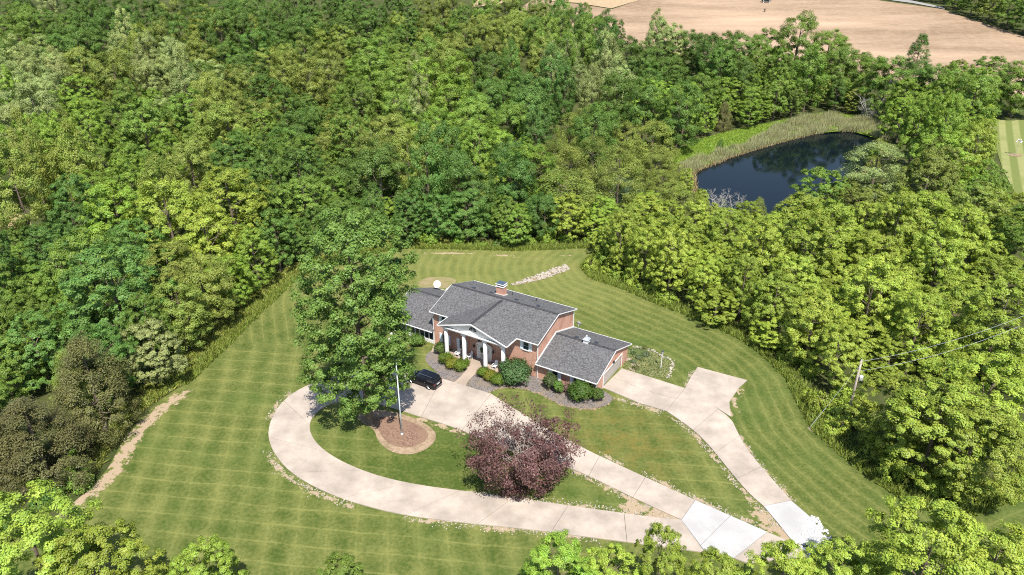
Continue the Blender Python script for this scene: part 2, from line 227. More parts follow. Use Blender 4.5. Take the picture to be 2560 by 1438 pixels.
[43.6,139.93,-4.09,"S","YG",4.07,8.89,"fourth yellow-green spreading tree from left, in the right woods just below the pond"],
[92.9,140.07,-4.1,"S","OL",6.64,14.57,"rightmost olive spreading tree in the right woods below the far lawn"],
[18.5,140.94,-0.89,"S","BG",3.94,8.02,"only bright green spreading tree at the right wood's left tip"],
[-88.41,141.15,-4.1,"S","BL",4.88,16.06,"rightmost blue-green spreading tree in the left middle woods"],
[-21.65,141.19,-0.95,"S","BL",3.31,7.99,"second blue-green spreading tree from left, behind the tall shade tree and back lawn"],
[-25.87,141.38,-1.19,"S","BG",2.81,7.83,"only bright green spreading tree behind the tall shade tree and back lawn"],
[-7.73,142.3,-1.25,"R","BL",4.92,13.44,"leftmost blue-green round tree in the row backing the back lawn"],
[-17.08,144.23,-1.56,"O","BL",4.12,22.17,"leftmost blue-green oval tree in the middle woods above the tall shade tree"],
[-94.92,144.39,-4.1,"S","BL",2.91,8.95,"leftmost blue-green spreading tree in the left middle woods"],
[71.56,144.66,-4.1,"S","OL",4.4,11.76,"second olive spreading tree from left, in the right woods below the far lawn"],
[10.99,144.83,-1.67,"W","OL",7.16,13.64,"only olive willowy tree in the row backing the back lawn"],
[49.58,145.24,-4.1,"S","YG",3.33,8.7,"seventh yellow-green spreading tree from left, in the right woods just below the pond"],
[105.13,145.37,-4.1,"S","MG",2.88,7.7,"leftmost mid-green spreading tree in the right woods below the far lawn"],
[-60.9,145.53,-4.1,"S","YG",6.69,14.55,"third yellow-green spreading tree from left, in the woods above the left lawn"],
[0.76,145.66,-2.06,"R","BL",5.49,17.2,"third blue-green round tree from left, in the row backing the back lawn"],
[-72.72,145.79,-4.1,"O","OL",4.25,17.91,"leftmost olive oval tree in the woods above the left lawn"],
[101.83,146.29,-4.1,"S","YG",3.03,10.97,"eleventh yellow-green spreading tree from left, in the right woods below the far lawn"],
[42.0,146.46,-4.1,"S","YG",2.82,7.76,"leftmost yellow-green spreading tree in the right woods just below the pond"],
[-27.63,147.02,-2.41,"R","DG",6.65,19.35,"rightmost dark green round tree behind the tall shade tree and back lawn"],
[-38.0,147.78,-3.35,"S","MG",5.03,12.81,"leftmost mid-green spreading tree behind the tall shade tree and back lawn"],
[33.57,148.18,-3.69,"S","YG",2.74,7.44,"eighth yellow-green spreading tree from left, at the right wood's left tip"],
[-50.35,148.22,-4.1,"S","DG",4.66,19.84,"third dark green spreading tree from left, in the woods above the left lawn"],
[106.94,148.29,-4.1,"S","YG",3.05,7.46,"13th yellow-green spreading tree from left, in the right woods below the far lawn"],
[44.53,149.68,-4.1,"C","OL",2.2,5.5,"low olive cedar below the bare white-stemmed trees"],
[-80.68,149.71,-4.1,"S","BG",5.7,17.82,"rightmost bright green spreading tree in the left middle woods"],
[37.94,149.95,-4.08,"W","OL",3.55,5.59,"only olive willowy tree at the right wood's left tip"],
[88.04,150.1,-4.1,"S","OL",6.43,17.93,"leftmost olive spreading tree on the right shore of the pond"],
[-11.71,150.88,-2.99,"R","BL",5.16,16.88,"leftmost blue-green round tree behind the tall shade tree and back lawn"],
[66.28,151.4,-4.1,"S","MG",6.0,14.0,"lone round tree standing before the pond, left of the silvery willow"],
[78.77,151.42,-4.1,"S","OL",4.44,9.92,"third olive spreading tree from left, in the right woods below the far lawn"],
[-90.23,151.54,-4.1,"S","BG",5.77,13.2,"sixth bright green spreading tree from left, in the left middle woods"],
[105.05,151.59,-4.1,"S","MG",2.57,11.86,"rightmost mid-green spreading tree on the right shore of the pond"],
[54.26,153.12,-4.1,"C","OL",2.0,6.5,"small olive cedar at the pond's lower tip"],
[29.9,153.51,-3.91,"S","YG",3.39,7.69,"leftmost yellow-green spreading tree in the wet woods left of the pond"],
[112.58,153.66,-4.1,"S","YG",3.16,7.53,"rightmost yellow-green spreading tree in the right woods below the far lawn"],
[18.14,154.28,-3.49,"W","OL",4.3,5.71,"second olive willowy tree from left, in the wet woods left of the pond"],
[50.16,155.05,-4.1,"D","PG",2.2,6.5,"smaller bare white-stemmed tree right of its bare neighbour by the pond"],
[35.92,155.25,-4.1,"W","OL",4.72,9.18,"fifth olive willowy tree from left, in the wet woods left of the pond"],
[-22.33,155.61,-3.73,"R","OL",5.64,21.78,"sixth olive round tree from left, in the middle woods above the tall shade tree"],
[45.66,156.13,-4.1,"D","PG",3.0,7.5,"bare white-stemmed tree at the pond's near left shore"],
[-58.23,156.37,-4.1,"S","DG",7.15,13.92,"second dark green spreading tree from left, in the woods above the left lawn"],
[4.2,156.37,-3.9,"S","BG",6.89,17.63,"rightmost bright green spreading tree in the row backing the back lawn"],
[-46.36,156.39,-4.1,"S","DG",6.11,17.27,"rightmost dark green spreading tree in the woods above the left lawn"],
[-34.86,157.3,-4.1,"R","DG",7.29,14.95,"second dark green round tree from left, behind the tall shade tree and back lawn"],
[-5.2,157.61,-4.0,"S","BG",4.73,13.23,"leftmost bright green spreading tree in the row backing the back lawn"],
[94.13,158.03,-4.1,"S","OL",5.26,18.37,"rightmost olive spreading tree on the right shore of the pond"],
[109.83,158.65,-4.1,"S","YG",3.6,8.01,"rightmost yellow-green spreading tree on the right shore of the pond"],
[104.92,158.83,-4.1,"S","MG",3.59,9.34,"leftmost mid-green spreading tree on the right shore of the pond"],
[-106.47,158.86,-4.1,"O","OL",4.54,23.69,"second olive oval tree from left, in the left middle woods"],
[-96.68,159.12,-4.1,"O","OL",4.93,21.15,"rightmost olive oval tree in the left middle woods"],
[24.1,160.92,-4.1,"W","OL",6.42,16.01,"third olive willowy tree from left, in the wet woods left of the pond"],
[-72.9,161.75,-4.1,"R","OL",5.21,18.02,"rightmost olive round tree in the woods above the left lawn"],
[-81.83,162.61,-4.1,"S","MG",4.99,13.51,"leftmost mid-green spreading tree in the woods above the left lawn"],
[-120.69,164.03,-4.1,"S","BG",7.37,21.27,"leftmost bright green spreading tree in the left middle woods"],
[79.36,164.53,-4.1,"S","OL",2.33,6.15,"leftmost olive spreading tree in the right woods below the far lawn"],
[13.68,165.21,-4.1,"W","OL",6.0,14.36,"third olive willowy tree from left, in the woods above the chimney"],
[-109.47,166.38,-4.1,"S","BG",4.02,8.09,"fourth bright green spreading tree from left, in the left middle woods"],
[-32.19,167.18,-4.1,"R","OL",4.59,18.74,"third olive round tree from left, in the middle woods above the tall shade tree"],
[-0.7,167.45,-4.1,"R","BL",5.06,15.99,"only blue-green round tree in the woods above the chimney"],
[-15.32,167.54,-4.1,"O","BL",4.6,19.49,"rightmost blue-green oval tree in the middle woods above the tall shade tree"],
[-50.14,167.63,-4.1,"S","MG",6.48,17.35,"fifth mid-green spreading tree from left, in the woods above the left lawn"],
[111.83,167.82,-4.1,"S","MG",2.74,10.89,"second mid-green spreading tree from left, on the right shore of the pond"],
[-89.64,168.27,-4.1,"S","MG",4.47,14.69,"rightmost mid-green spreading tree in the left middle woods"],
[35.68,168.6,-4.1,"W","OL",4.6,7.5,"round olive willow at the pond's left tip"],
[-65.07,169.13,-4.1,"S","DG",6.17,16.74,"leftmost dark green spreading tree in the woods above the left lawn"],
[41.56,169.29,-4.1,"S","YG",2.36,7.99,"rightmost yellow-green spreading tree in the wet woods left of the pond"],
[101.57,169.46,-4.1,"S","BG",7.21,17.03,"only bright green spreading tree on the right shore of the pond"],
[-98.23,169.98,-4.1,"S","MG",6.43,12.99,"leftmost mid-green spreading tree in the left middle woods"],
[81.68,170.69,-4.1,"S","YG",1.69,5.07,"leftmost yellow-green spreading tree in the right woods below the far lawn"],
[-111.03,172.96,-4.1,"S","BG",5.87,19.03,"third bright green spreading tree from left, in the left middle woods"],
[39.85,173.08,-4.1,"W","OL",2.61,5.92,"rightmost olive willowy tree in the wet woods left of the pond"],
[88.54,173.76,-4.1,"W","PG",8.2,12.5,"silvery grey-green willow leaning over the pond's right shore"],
[19.59,173.93,-4.1,"W","OL",5.5,14.16,"leftmost olive willowy tree in the wet woods left of the pond"],
[-7.88,174.0,-4.1,"S","BG",5.36,18.44,"leftmost bright green spreading tree in the woods above the chimney"],
[119.58,175.71,-4.1,"S","MG",2.59,6.24,"third mid-green spreading tree from left, on the right shore of the pond"],
[-46.4,176.15,-4.1,"R","OL",3.37,9.38,"only olive round tree behind the tall shade tree and back lawn"],
[-75.89,176.23,-4.1,"O","OL",4.42,14.03,"rightmost olive oval tree in the woods above the left lawn"],
[113.0,176.25,-4.1,"S","YG",5.22,16.88,"leftmost yellow-green spreading tree on the right shore of the pond"],
[36.42,177.47,-4.1,"W","OL",4.88,10.92,"fourth olive willowy tree from left, in the wet woods left of the pond"],
[-85.16,178.03,-4.1,"S","BG",4.41,14.6,"only bright green spreading tree in the woods above the left lawn"],
[-54.75,178.35,-4.1,"R","DG",6.35,15.75,"second dark green round tree from left, in the woods above the left lawn"],
[-117.42,178.43,-4.1,"S","BG",4.55,19.4,"second bright green spreading tree from left, in the left middle woods"],
[-66.41,179.37,-4.1,"S","MG",4.61,15.34,"third mid-green spreading tree from left, in the woods above the left lawn"],
[10.66,179.85,-4.1,"W","OL",6.92,11.98,"leftmost olive willowy tree in the woods above the chimney"],
[30.55,181.94,-4.1,"W","OL",3.8,6.5,"smaller round olive willow behind the small reed patch"],
[-3.04,181.94,-4.1,"S","BG",5.2,14.45,"second bright green spreading tree from left, in the woods above the chimney"],
[-47.87,182.91,-4.1,"S","MG",3.13,8.46,"leftmost mid-green spreading tree in the middle woods above the tall shade tree"],
[20.25,183.41,-4.1,"R","DG",5.47,19.64,"leftmost dark green round tree in the woods between field and pond's left end"],
[108.91,184.86,-4.1,"S","BG",4.96,21.97,"sixth bright green spreading tree from left, on the wooded rise near the far lawn"],
[118.92,185.26,-4.1,"S","YG",4.54,16.57,"leftmost yellow-green spreading tree on the wooded rise near the far lawn"],
[-41.13,185.47,-4.1,"S","MG",5.78,18.96,"third mid-green spreading tree from left, in the middle woods above the tall shade tree"],
[-20.74,185.82,-4.1,"R","OL",4.84,14.41,"rightmost olive round tree in the middle woods above the tall shade tree"],
[-93.75,186.65,-4.1,"S","MG",7.35,20.79,"rightmost mid-green spreading tree in the upper left corner woods"],
[3.35,186.65,-4.1,"S","BG",3.34,10.71,"rightmost bright green spreading tree in the woods above the chimney"],
[-117.69,187.53,-4.1,"S","BG",4.43,17.51,"fifth bright green spreading tree from left, in the left middle woods"],
[-9.79,187.6,-4.1,"R","MG",4.48,15.09,"second mid-green round tree from left, in the woods above the chimney"],
[-61.93,187.71,-4.1,"R","DG",5.13,13.19,"leftmost dark green round tree in the woods above the left lawn"],
[-49.31,187.94,-4.1,"R","OL",3.43,11.14,"leftmost olive round tree in the middle woods above the tall shade tree"],
[-108.99,188.47,-4.1,"S","BG",4.75,19.94,"fifth bright green spreading tree from left, in the upper left corner woods"],
[-73.66,189.46,-4.1,"R","OL",7.15,19.77,"tenth olive round tree from left, in the far woods, left of centre"],
[-32.55,189.58,-4.1,"R","OL",5.75,16.38,"fourth olive round tree from left, in the middle woods above the tall shade tree"],
[36.91,190.74,-4.1,"W","OL",7.27,13.58,"rightmost olive willowy tree in the woods between field and pond's left end"],
[6.49,191.45,-4.1,"O","BL",4.29,16.85,"third blue-green oval tree from left, in the woods above the chimney"],
[-103.16,191.89,-4.1,"S","BG",3.28,11.22,"eighth bright green spreading tree from left, in the left middle woods"],
[-129.76,191.91,-4.1,"R","PG",7.32,18.82,"leftmost pale grey-green round tree in the upper left corner woods"],
[106.69,192.53,-4.1,"S","BG",4.43,21.19,"third bright green spreading tree from left, on the wooded rise near the far lawn"],
[-19.12,193.93,-4.1,"R","BG",5.13,17.5,"rightmost bright green round tree in the middle woods above the tall shade tree"],
[-119.56,195.69,-4.1,"O","OL",4.06,15.66,"third olive oval tree from left, in the left middle woods"],
[-57.58,196.46,-4.1,"R","DG",6.24,15.81,"rightmost dark green round tree in the woods above the left lawn"],
[117.63,196.7,-4.1,"S","BG",5.18,19.47,"seventh bright green spreading tree from left, on the wooded rise near the far lawn"],
[23.96,198.69,-4.1,"R","DG",5.19,17.68,"second dark green round tree from left, in the woods between field and pond's left end"],
[-87.63,199.1,-4.1,"S","MG",3.82,10.75,"second mid-green spreading tree from left, in the woods above the left lawn"],
[-46.0,199.29,-4.1,"R","OL",7.35,14.32,"second olive round tree from left, in the middle woods above the tall shade tree"],
[-95.69,199.56,-4.1,"R","OL",4.71,13.04,"leftmost olive round tree in the woods above the left lawn"],
[-0.23,199.74,-4.1,"R","MG",6.14,17.28,"rightmost mid-green round tree in the woods above the chimney"],
[-81.74,200.48,-4.1,"R","OL",4.86,21.89,"ninth olive round tree from left, in the far woods, left of centre"],
[31.79,201.15,-4.1,"W","OL",4.65,11.11,"leftmost olive willowy tree in the woods between field and pond's left end"],
[-105.53,201.81,-4.1,"S","MG",6.29,19.14,"leftmost mid-green spreading tree in the upper left corner woods"],
[15.94,202.21,-4.1,"W","OL",4.53,12.96,"second olive willowy tree from left, in the woods above the chimney"],
[-33.1,204.14,-4.1,"R","OL",5.32,12.99,"fifth olive round tree from left, in the middle woods above the tall shade tree"],
[-69.43,204.19,-4.1,"S","MG",5.16,13.46,"fourth mid-green spreading tree from left, in the woods above the left lawn"],
[-10.56,204.44,-4.1,"R","MG",6.68,18.25,"leftmost mid-green round tree in the woods above the chimney"],
[-131.95,205.78,-4.1,"R","PG",6.77,20.96,"fourth pale grey-green round tree from left, in the upper left corner woods"],
[-56.81,206.53,-4.1,"R","DG",4.72,15.5,"only dark green round tree in the middle woods above the tall shade tree"],
[47.0,207.55,-4.1,"R","DG",6.32,21.58,"twelfth dark green round tree from left, in the woods between field and pond's left end"],
[-90.53,207.63,-4.1,"S","MG",6.46,18.64,"rightmost mid-green spreading tree in the far woods, left of centre"],
[4.66,208.5,-4.1,"O","BL",5.28,17.95,"leftmost blue-green oval tree in the woods above the chimney"],
[-145.95,209.28,-4.1,"S","BG",4.68,16.45,"leftmost bright green spreading tree in the upper left corner woods"],
[-28.44,209.33,-4.1,"R","BG",3.85,9.12,"leftmost bright green round tree in the middle woods above the tall shade tree"],
[-22.05,209.51,-4.1,"R","MG",4.88,13.29,"rightmost mid-green round tree in the middle woods above the tall shade tree"],
[-117.41,209.69,-4.1,"S","MG",3.21,7.99,"second mid-green spreading tree from left, in the left middle woods"],
[21.56,209.76,-4.1,"W","OL",6.06,13.55,"rightmost olive willowy tree in the woods above the chimney"],
[60.92,211.61,-4.1,"C","DG",1.1,3.2,"small dark cedar alone on the grassy pond bank"],
[-64.64,211.67,-4.1,"S","DG",4.53,19.27,"second dark green spreading tree from left, in the far woods, left of centre"],
[-74.69,212.25,-4.1,"R","OL",6.84,14.79,"15th olive round tree from left, in the far woods, left of centre"],
[37.85,212.49,-4.1,"R","DG",5.87,20.83,"seventh dark green round tree from left, in the woods between field and pond's left end"],
[-33.42,212.68,-4.1,"R","MG",4.75,20.4,"leftmost mid-green round tree in the middle woods above the tall shade tree"],
[-7.13,214.79,-4.1,"R","DG",6.1,20.7,"leftmost dark green round tree in the woods above the chimney"],
[-45.01,215.24,-4.1,"S","MG",4.96,20.49,"rightmost mid-green spreading tree in the middle woods above the tall shade tree"],
[-27.94,215.77,-4.1,"R","MG",3.87,9.8,"second mid-green round tree from left, in the middle woods above the tall shade tree"],
[-99.73,215.8,-4.1,"S","MG",5.85,12.8,"leftmost mid-green spreading tree in the far woods, left of centre"],
[134.0,216.77,-4.1,"S","BG",5.5,10.0,"bright green tree beside the striped far lawn"],
[-125.82,218.09,-4.09,"S","BG",7.31,13.84,"fourth bright green spreading tree from left, in the upper left corner woods"],
[115.54,218.26,-4.09,"S","BG",5.48,14.19,"leftmost bright green spreading tree on the wooded rise near the far lawn"],
[-17.85,218.62,-4.09,"R","BG",7.4,20.6,"second bright green round tree from left, in the far woods, top centre"],
[-146.29,219.02,-4.08,"R","PG",5.84,15.86,"second pale grey-green round tree from left, in the upper left corner woods"],
[51.01,219.17,-4.08,"S","BG",6.24,18.01,"rightmost bright green spreading tree in the woods between field and pond's left end"],
[126.1,219.21,-4.08,"S","BG",4.6,20.44,"fifth bright green spreading tree from left, on the wooded rise near the far lawn"],
[-52.75,219.33,-4.08,"S","DG",4.13,10.91,"only dark green spreading tree in the middle woods above the tall shade tree"],
[-31.05,220.88,-4.06,"O","PG",4.39,14.0,"only pale grey-green oval tree in the middle woods above the tall shade tree"],
[-90.01,222.51,-4.04,"R","OL",6.27,21.02,"eighth olive round tree from left, in the far woods, left of centre"],
[-62.56,222.81,-4.04,"S","DG",6.24,14.04,"rightmost dark green spreading tree in the far woods, left of centre"],
[5.19,223.83,-4.02,"O","BL",5.34,18.98,"second blue-green oval tree from left, in the woods above the chimney"],
[-45.83,224.84,-4.0,"R","MG",5.83,19.18,"fourth mid-green round tree from left, in the far woods, top centre"],
[59.53,224.85,-4.0,"S","BG",3.38,10.39,"leftmost bright green spreading tree on the wooded rise above the pond"],
[-71.71,224.98,-3.99,"R","OL",4.93,13.24,"17th olive round tree from left, in the far woods, left of centre"],
[32.19,226.61,-3.96,"R","DG",5.98,20.0,"fourth dark green round tree from left, in the woods between field and pond's left end"],
[11.48,226.79,-3.95,"O","BL",3.03,10.64,"rightmost blue-green oval tree in the woods above the chimney"],
[140.6,227.04,-3.95,"R","MG",7.3,20.58,"fifth mid-green round tree from left, on the wooded rise near the far lawn"],
[123.43,227.31,-3.94,"C","CE",2.6,5.0,"dark rounded cedar at the right end of the reeds"],
[147.38,229.06,-3.89,"S","YG",3.06,9.29,"rightmost yellow-green spreading tree on the wooded rise near the far lawn"],
[54.05,229.46,-3.88,"S","BG",5.2,16.0,"tall bright green tree rising left of the pond meadow"],
[-99.88,230.33,-3.85,"O","PG",5.48,21.39,"rightmost pale grey-green oval tree in the far woods, left of centre"],
[-28.62,231.24,-3.82,"O","PG",3.9,17.66,"rightmost pale grey-green oval tree in the far woods, top centre"],
[-54.35,231.25,-3.82,"S","MG",3.04,10.71,"second mid-green spreading tree from left, in the middle woods above the tall shade tree"],
[-86.7,231.39,-3.81,"R","OL",4.99,12.66,"eleventh olive round tree from left, in the far woods, left of centre"],
[66.53,231.61,-3.81,"C","CE",3.2,9.0,"brownish cedar on the pond meadow's upper edge"],
[-135.11,232.98,-3.76,"S","BG",6.44,17.47,"third bright green spreading tree from left, in the upper left corner woods"],
[-109.57,232.99,-3.76,"R","PG",3.72,10.94,"leftmost pale grey-green round tree in the far woods, left of centre"],
[122.84,233.63,-3.73,"S","BG",5.3,16.15,"second bright green spreading tree from left, on the wooded rise near the far lawn"],
[-120.41,233.75,-3.73,"S","MG",4.85,16.12,"second mid-green spreading tree from left, in the upper left corner woods"],
[-77.16,234.02,-3.72,"S","DG",6.86,17.07,"leftmost dark green spreading tree in the far woods, left of centre"],
[-146.92,234.41,-3.7,"R","PG",5.67,17.21,"fifth pale grey-green round tree from left, in the upper left corner woods"],
[75.61,234.62,-3.69,"S","BG",4.4,9.5,"bright loose tree right of the brownish cedar above the pond"],
[45.18,235.03,-3.67,"S","BG",7.15,15.73,"leftmost bright green spreading tree in the woods between field and pond's left end"],
[25.01,235.35,-3.66,"O","PG",4.22,19.24,"only pale grey-green oval tree in the woods above the chimney"],
[131.75,235.6,-3.65,"S","BG",4.88,13.77,"fourth bright green spreading tree from left, on the wooded rise near the far lawn"],
[-63.46,235.87,-3.64,"R","OL",6.18,21.81,"leftmost olive round tree in the far woods, top centre"],
[139.28,237.0,-3.59,"R","MG",6.1,20.0,"fourth mid-green round tree from left, on the wooded rise near the far lawn"],
[67.68,237.01,-3.59,"S","BG",3.47,10.64,"second bright green spreading tree from left, on the wooded rise above the pond"],
[-160.54,237.1,-3.58,"S","BG",4.96,19.47,"second bright green spreading tree from left, in the upper left corner woods"],
[16.84,237.29,-3.57,"O","BL",3.86,21.15,"fifth blue-green oval tree from left, in the far woods left of the field"],
[-116.16,237.53,-3.56,"S","BG",3.6,9.88,"sixth bright green spreading tree from left, in the upper left corner woods"],
[-36.06,237.78,-3.55,"R","MG",5.24,19.92,"ninth mid-green round tree from left, in the far woods, top centre"],
[-50.54,238.28,-3.52,"R","MG",6.18,15.62,"leftmost mid-green round tree in the far woods, top centre"],
[-2.36,238.62,-3.51,"R","DG",6.1,14.47,"rightmost dark green round tree in the woods above the chimney"],
[81.25,239.64,-3.45,"S","BG",3.33,8.82,"rightmost bright green spreading tree on the wooded rise above the pond"],
[61.24,240.08,-3.43,"R","MG",5.35,16.67,"leftmost mid-green round tree on the wooded rise above the pond"],
[33.46,240.33,-3.42,"O","PG",5.68,20.83,"third pale grey-green oval tree from left, in the woods between field and pond's left end"],
[-26.69,241.03,-3.38,"R","BG",6.43,21.12,"leftmost bright green round tree in the far woods, top centre"],
[-84.46,241.33,-3.36,"R","OL",5.31,18.27,"13th olive round tree from left, in the far woods, left of centre"],
[117.19,242.15,-3.32,"D","PG",4.5,8.0,"bare grey tree behind the far end of the reeds"],
[-100.03,242.26,-3.31,"R","DG",6.21,19.42,"sixth dark green round tree from left, in the far woods, left of centre"],
[-117.02,242.73,-3.28,"S","BG",3.87,10.62,"rightmost bright green spreading tree in the upper left corner woods"],
[150.85,242.91,-3.27,"S","BG",5.95,17.54,"rightmost bright green spreading tree on the wooded rise near the far lawn"],
[85.97,242.97,-3.27,"S","MG",5.24,17.11,"second mid-green spreading tree from left, on the wooded rise above the pond"],
[121.66,244.0,-3.21,"R","MG",7.1,21.0,"third mid-green round tree from left, on the wooded rise near the far lawn"],
[78.79,244.71,-3.16,"R","MG",3.71,11.16,"second mid-green round tree from left, on the wooded rise above the pond"],
[-62.52,244.71,-3.16,"R","OL",4.45,14.28,"fourth olive round tree from left, in the far woods, top centre"],
[92.49,244.79,-3.16,"S","MG",3.69,11.47,"fourth mid-green spreading tree from left, on the wooded rise above the pond"],
[165.56,245.0,-3.14,"R","MG",7.1,19.0,"rightmost mid-green round tree on the wooded rise near the far lawn"],
[-151.69,245.05,-3.14,"R","PG",6.19,17.86,"sixth pale grey-green round tree from left, in the upper left corner woods"],
[12.76,245.4,-3.12,"O","BL",5.56,23.12,"third blue-green oval tree from left, in the far woods left of the field"],
[70.52,245.42,-3.12,"S","BG",6.11,13.51,"third bright green spreading tree from left, on the wooded rise above the pond"],
[-74.72,245.57,-3.11,"R","OL",5.05,20.5,"18th olive round tree from left, in the far woods, left of centre"],
[-129.53,245.68,-3.1,"R","OL",6.73,21.82,"second olive round tree from left, in the upper left corner woods"],
[156.99,245.71,-3.1,"R","MG",3.98,10.7,"sixth mid-green round tree from left, on the wooded rise near the far lawn"],
[136.8,246.0,-3.08,"R","DG",6.6,18.0,"rightmost dark green round tree on the wooded rise near the far lawn"],
[162.21,247.0,-3.01,"R","MG",5.6,17.0,"seventh mid-green round tree from left, on the wooded rise near the far lawn"],
[-163.33,247.04,-3.01,"O","PG",5.26,17.34,"leftmost pale grey-green oval tree in the upper left corner woods"],
[-17.54,247.68,-2.97,"R","BG",5.66,21.29,"rightmost bright green round tree in the far woods, top centre"],
[2.08,248.62,-2.9,"O","BL",5.32,14.69,"second blue-green oval tree from left, in the far woods left of the field"],
[-46.4,248.65,-2.9,"R","MG",7.14,16.64,"sixth mid-green round tree from left, in the far woods, top centre"],
[114.26,249.05,-2.87,"S","OL",3.0,8.57,"leftmost olive spreading tree on the wooded rise near the far lawn"],
[45.53,249.71,-2.82,"R","DG",5.72,17.6,"eighth dark green round tree from left, in the woods between field and pond's left end"],
[-120.82,250.34,-2.77,"R","PG",4.62,18.09,"rightmost pale grey-green round tree in the upper left corner woods"],
[98.77,250.84,-2.74,"O","MG",5.79,22.04,"only mid-green oval tree on the wooded rise above the pond"],
[55.97,251.66,-2.67,"R","DG",5.14,15.0,"eleventh dark green round tree from left, in the woods between field and pond's left end"],
[119.75,252.0,-2.65,"R","MG",5.6,19.0,"second mid-green round tree from left, on the wooded rise near the far lawn"],
[109.54,252.08,-2.64,"R","DG",3.32,11.14,"rightmost dark green round tree on the wooded rise above the pond"],
[-7.06,252.56,-2.6,"R","DG",6.17,20.33,"second dark green round tree from left, in the far woods left of the field"],
[88.84,252.9,-2.57,"O","MG",4.2,9.5,"pale mid-green oval tree behind the middle of the reeds"],
[77.98,254.41,-2.45,"R","DG",4.86,17.34,"sixth dark green round tree from left, on the wooded rise above the pond"],
[-73.85,254.57,-2.44,"R","OL",5.17,20.74,"20th olive round tree from left, in the far woods, left of centre"],
[-61.91,255.17,-2.39,"R","OL",5.53,20.46,"fifth olive round tree from left, in the far woods, top centre"],
[136.46,255.78,-2.33,"R","DG",6.34,16.25,"leftmost dark green round tree on the wooded rise near the far lawn"],
[-93.66,255.83,-2.33,"R","OL",4.97,14.91,"twelfth olive round tree from left, in the far woods, left of centre"],
[-153.72,256.25,-2.29,"O","PG",4.42,19.7,"seventh pale grey-green oval tree from left, in the upper left corner woods"],
[105.75,256.63,-2.26,"S","OL",3.34,11.39,"only olive spreading tree on the wooded rise above the pond"],
[33.11,256.67,-2.26,"O","PG",4.58,22.53,"second pale grey-green oval tree from left, in the woods between field and pond's left end"],
[-125.26,256.81,-2.25,"O","PG",3.82,20.53,"rightmost pale grey-green oval tree in the upper left corner woods"],
[-32.7,257.43,-2.19,"O","PG",4.08,18.0,"leftmost pale grey-green oval tree in the far woods, top centre"],
[-21.86,257.76,-2.17,"R","OL",7.04,21.57,"15th olive round tree from left, in the far woods, top centre"],
[-164.5,258.0,-2.14,"O","PG",4.48,19.52,"third pale grey-green oval tree from left, in the upper left corner woods"],
[-103.9,258.25,-2.12,"R","PG",6.45,16.18,"rightmost pale grey-green round tree in the far woods, left of centre"],
[-0.33,258.33,-2.12,"O","BL",3.86,21.56,"leftmost blue-green oval tree in the far woods left of the field"],
[163.21,258.49,-2.1,"S","MG",7.5,17.0,"broad tree on the skyline near the right edge, right of the pointed pine"],
[118.53,258.7,-2.09,"S","OL",3.58,7.7,"second olive spreading tree from left, on the wooded rise near the far lawn"],
[83.06,259.03,-2.06,"S","BG",3.9,11.02,"fourth bright green spreading tree from left, on the wooded rise above the pond"],
[-113.98,260.09,-1.97,"O","PG",4.44,21.72,"second pale grey-green oval tree from left, in the far woods, left of centre"],
[112.74,261.0,-1.89,"R","MG",6.6,20.0,"rightmost mid-green round tree on the wooded rise above the pond"],
[71.83,261.03,-1.89,"R","DG",6.37,20.89,"third dark green round tree from left, on the wooded rise above the pond"],
[153.36,261.08,-1.88,"S","OL",6.0,15.0,"olive tree on the skyline just right of the pointed pine"],
[102.36,261.53,-1.85,"S","MG",4.88,19.22,"rightmost mid-green spreading tree on the wooded rise above the pond"],
[23.17,262.35,-1.78,"O","PG",4.3,14.63,"rightmost pale grey-green oval tree in the far woods left of the field"],
[-13.04,262.92,-1.73,"R","DG",5.52,19.72,"leftmost dark green round tree in the far woods left of the field"],
[93.25,263.69,-1.66,"S","MG",5.44,18.57,"third mid-green spreading tree from left, on the wooded rise above the pond"],
[13.82,264.49,-1.59,"O","PG",4.27,19.81,"leftmost pale grey-green oval tree in the far woods left of the field"],
[-49.01,264.71,-1.57,"R","MG",7.31,21.56,"fifth mid-green round tree from left, in the far woods, top centre"],
[-132.6,265.0,-1.55,"R","OL",5.94,21.22,"third olive round tree from left, in the upper left corner woods"],
[-91.3,265.27,-1.53,"R","DG",6.59,16.19,"17th dark green round tree from left, in the far woods, left of centre"],
[-173.36,265.79,-1.48,"R","PG",5.01,15.56,"third pale grey-green round tree from left, in the upper left corner woods"],
[-120.76,267.44,-1.34,"R","PG",4.93,15.65,"second pale grey-green round tree from left, in the far woods, left of centre"],
[121.33,268.0,-1.29,"R","MG",6.1,17.0,"leftmost mid-green round tree on the wooded rise near the far lawn"],
[-151.75,268.24,-1.27,"R","OL",7.17,17.92,"leftmost olive round tree in the upper left corner woods"],
[-23.86,268.29,-1.27,"R","OL",4.78,20.71,"14th olive round tree from left, in the far woods, top centre"],
[-109.28,268.6,-1.24,"R","OL",6.85,19.66,"sixth olive round tree from left, in the far woods, left of centre"],
[40.71,270.0,-1.12,"R","DG",6.6,21.0,"fifth dark green round tree from left, in the woods between field and pond's left end"],
[-161.97,270.09,-1.12,"R","PG",5.23,16.77,"seventh pale grey-green round tree from left, in the upper left corner woods"],
[32.59,270.51,-1.08,"O","PG",4.26,23.03,"leftmost pale grey-green oval tree in the woods between field and pond's left end"],
[86.57,270.59,-1.07,"S","MG",4.58,14.97,"leftmost mid-green spreading tree on the wooded rise above the pond"],
[55.76,271.21,-1.02,"R","DG",6.97,14.05,"tenth dark green round tree from left, in the woods between field and pond's left end"],
[-73.77,272.58,-0.91,"R","OL",6.28,21.37,"rightmost olive round tree in the far woods, left of centre"],
[10.27,273.25,-0.85,"R","OL",5.42,20.73,"rightmost olive round tree in the far woods left of the field"],
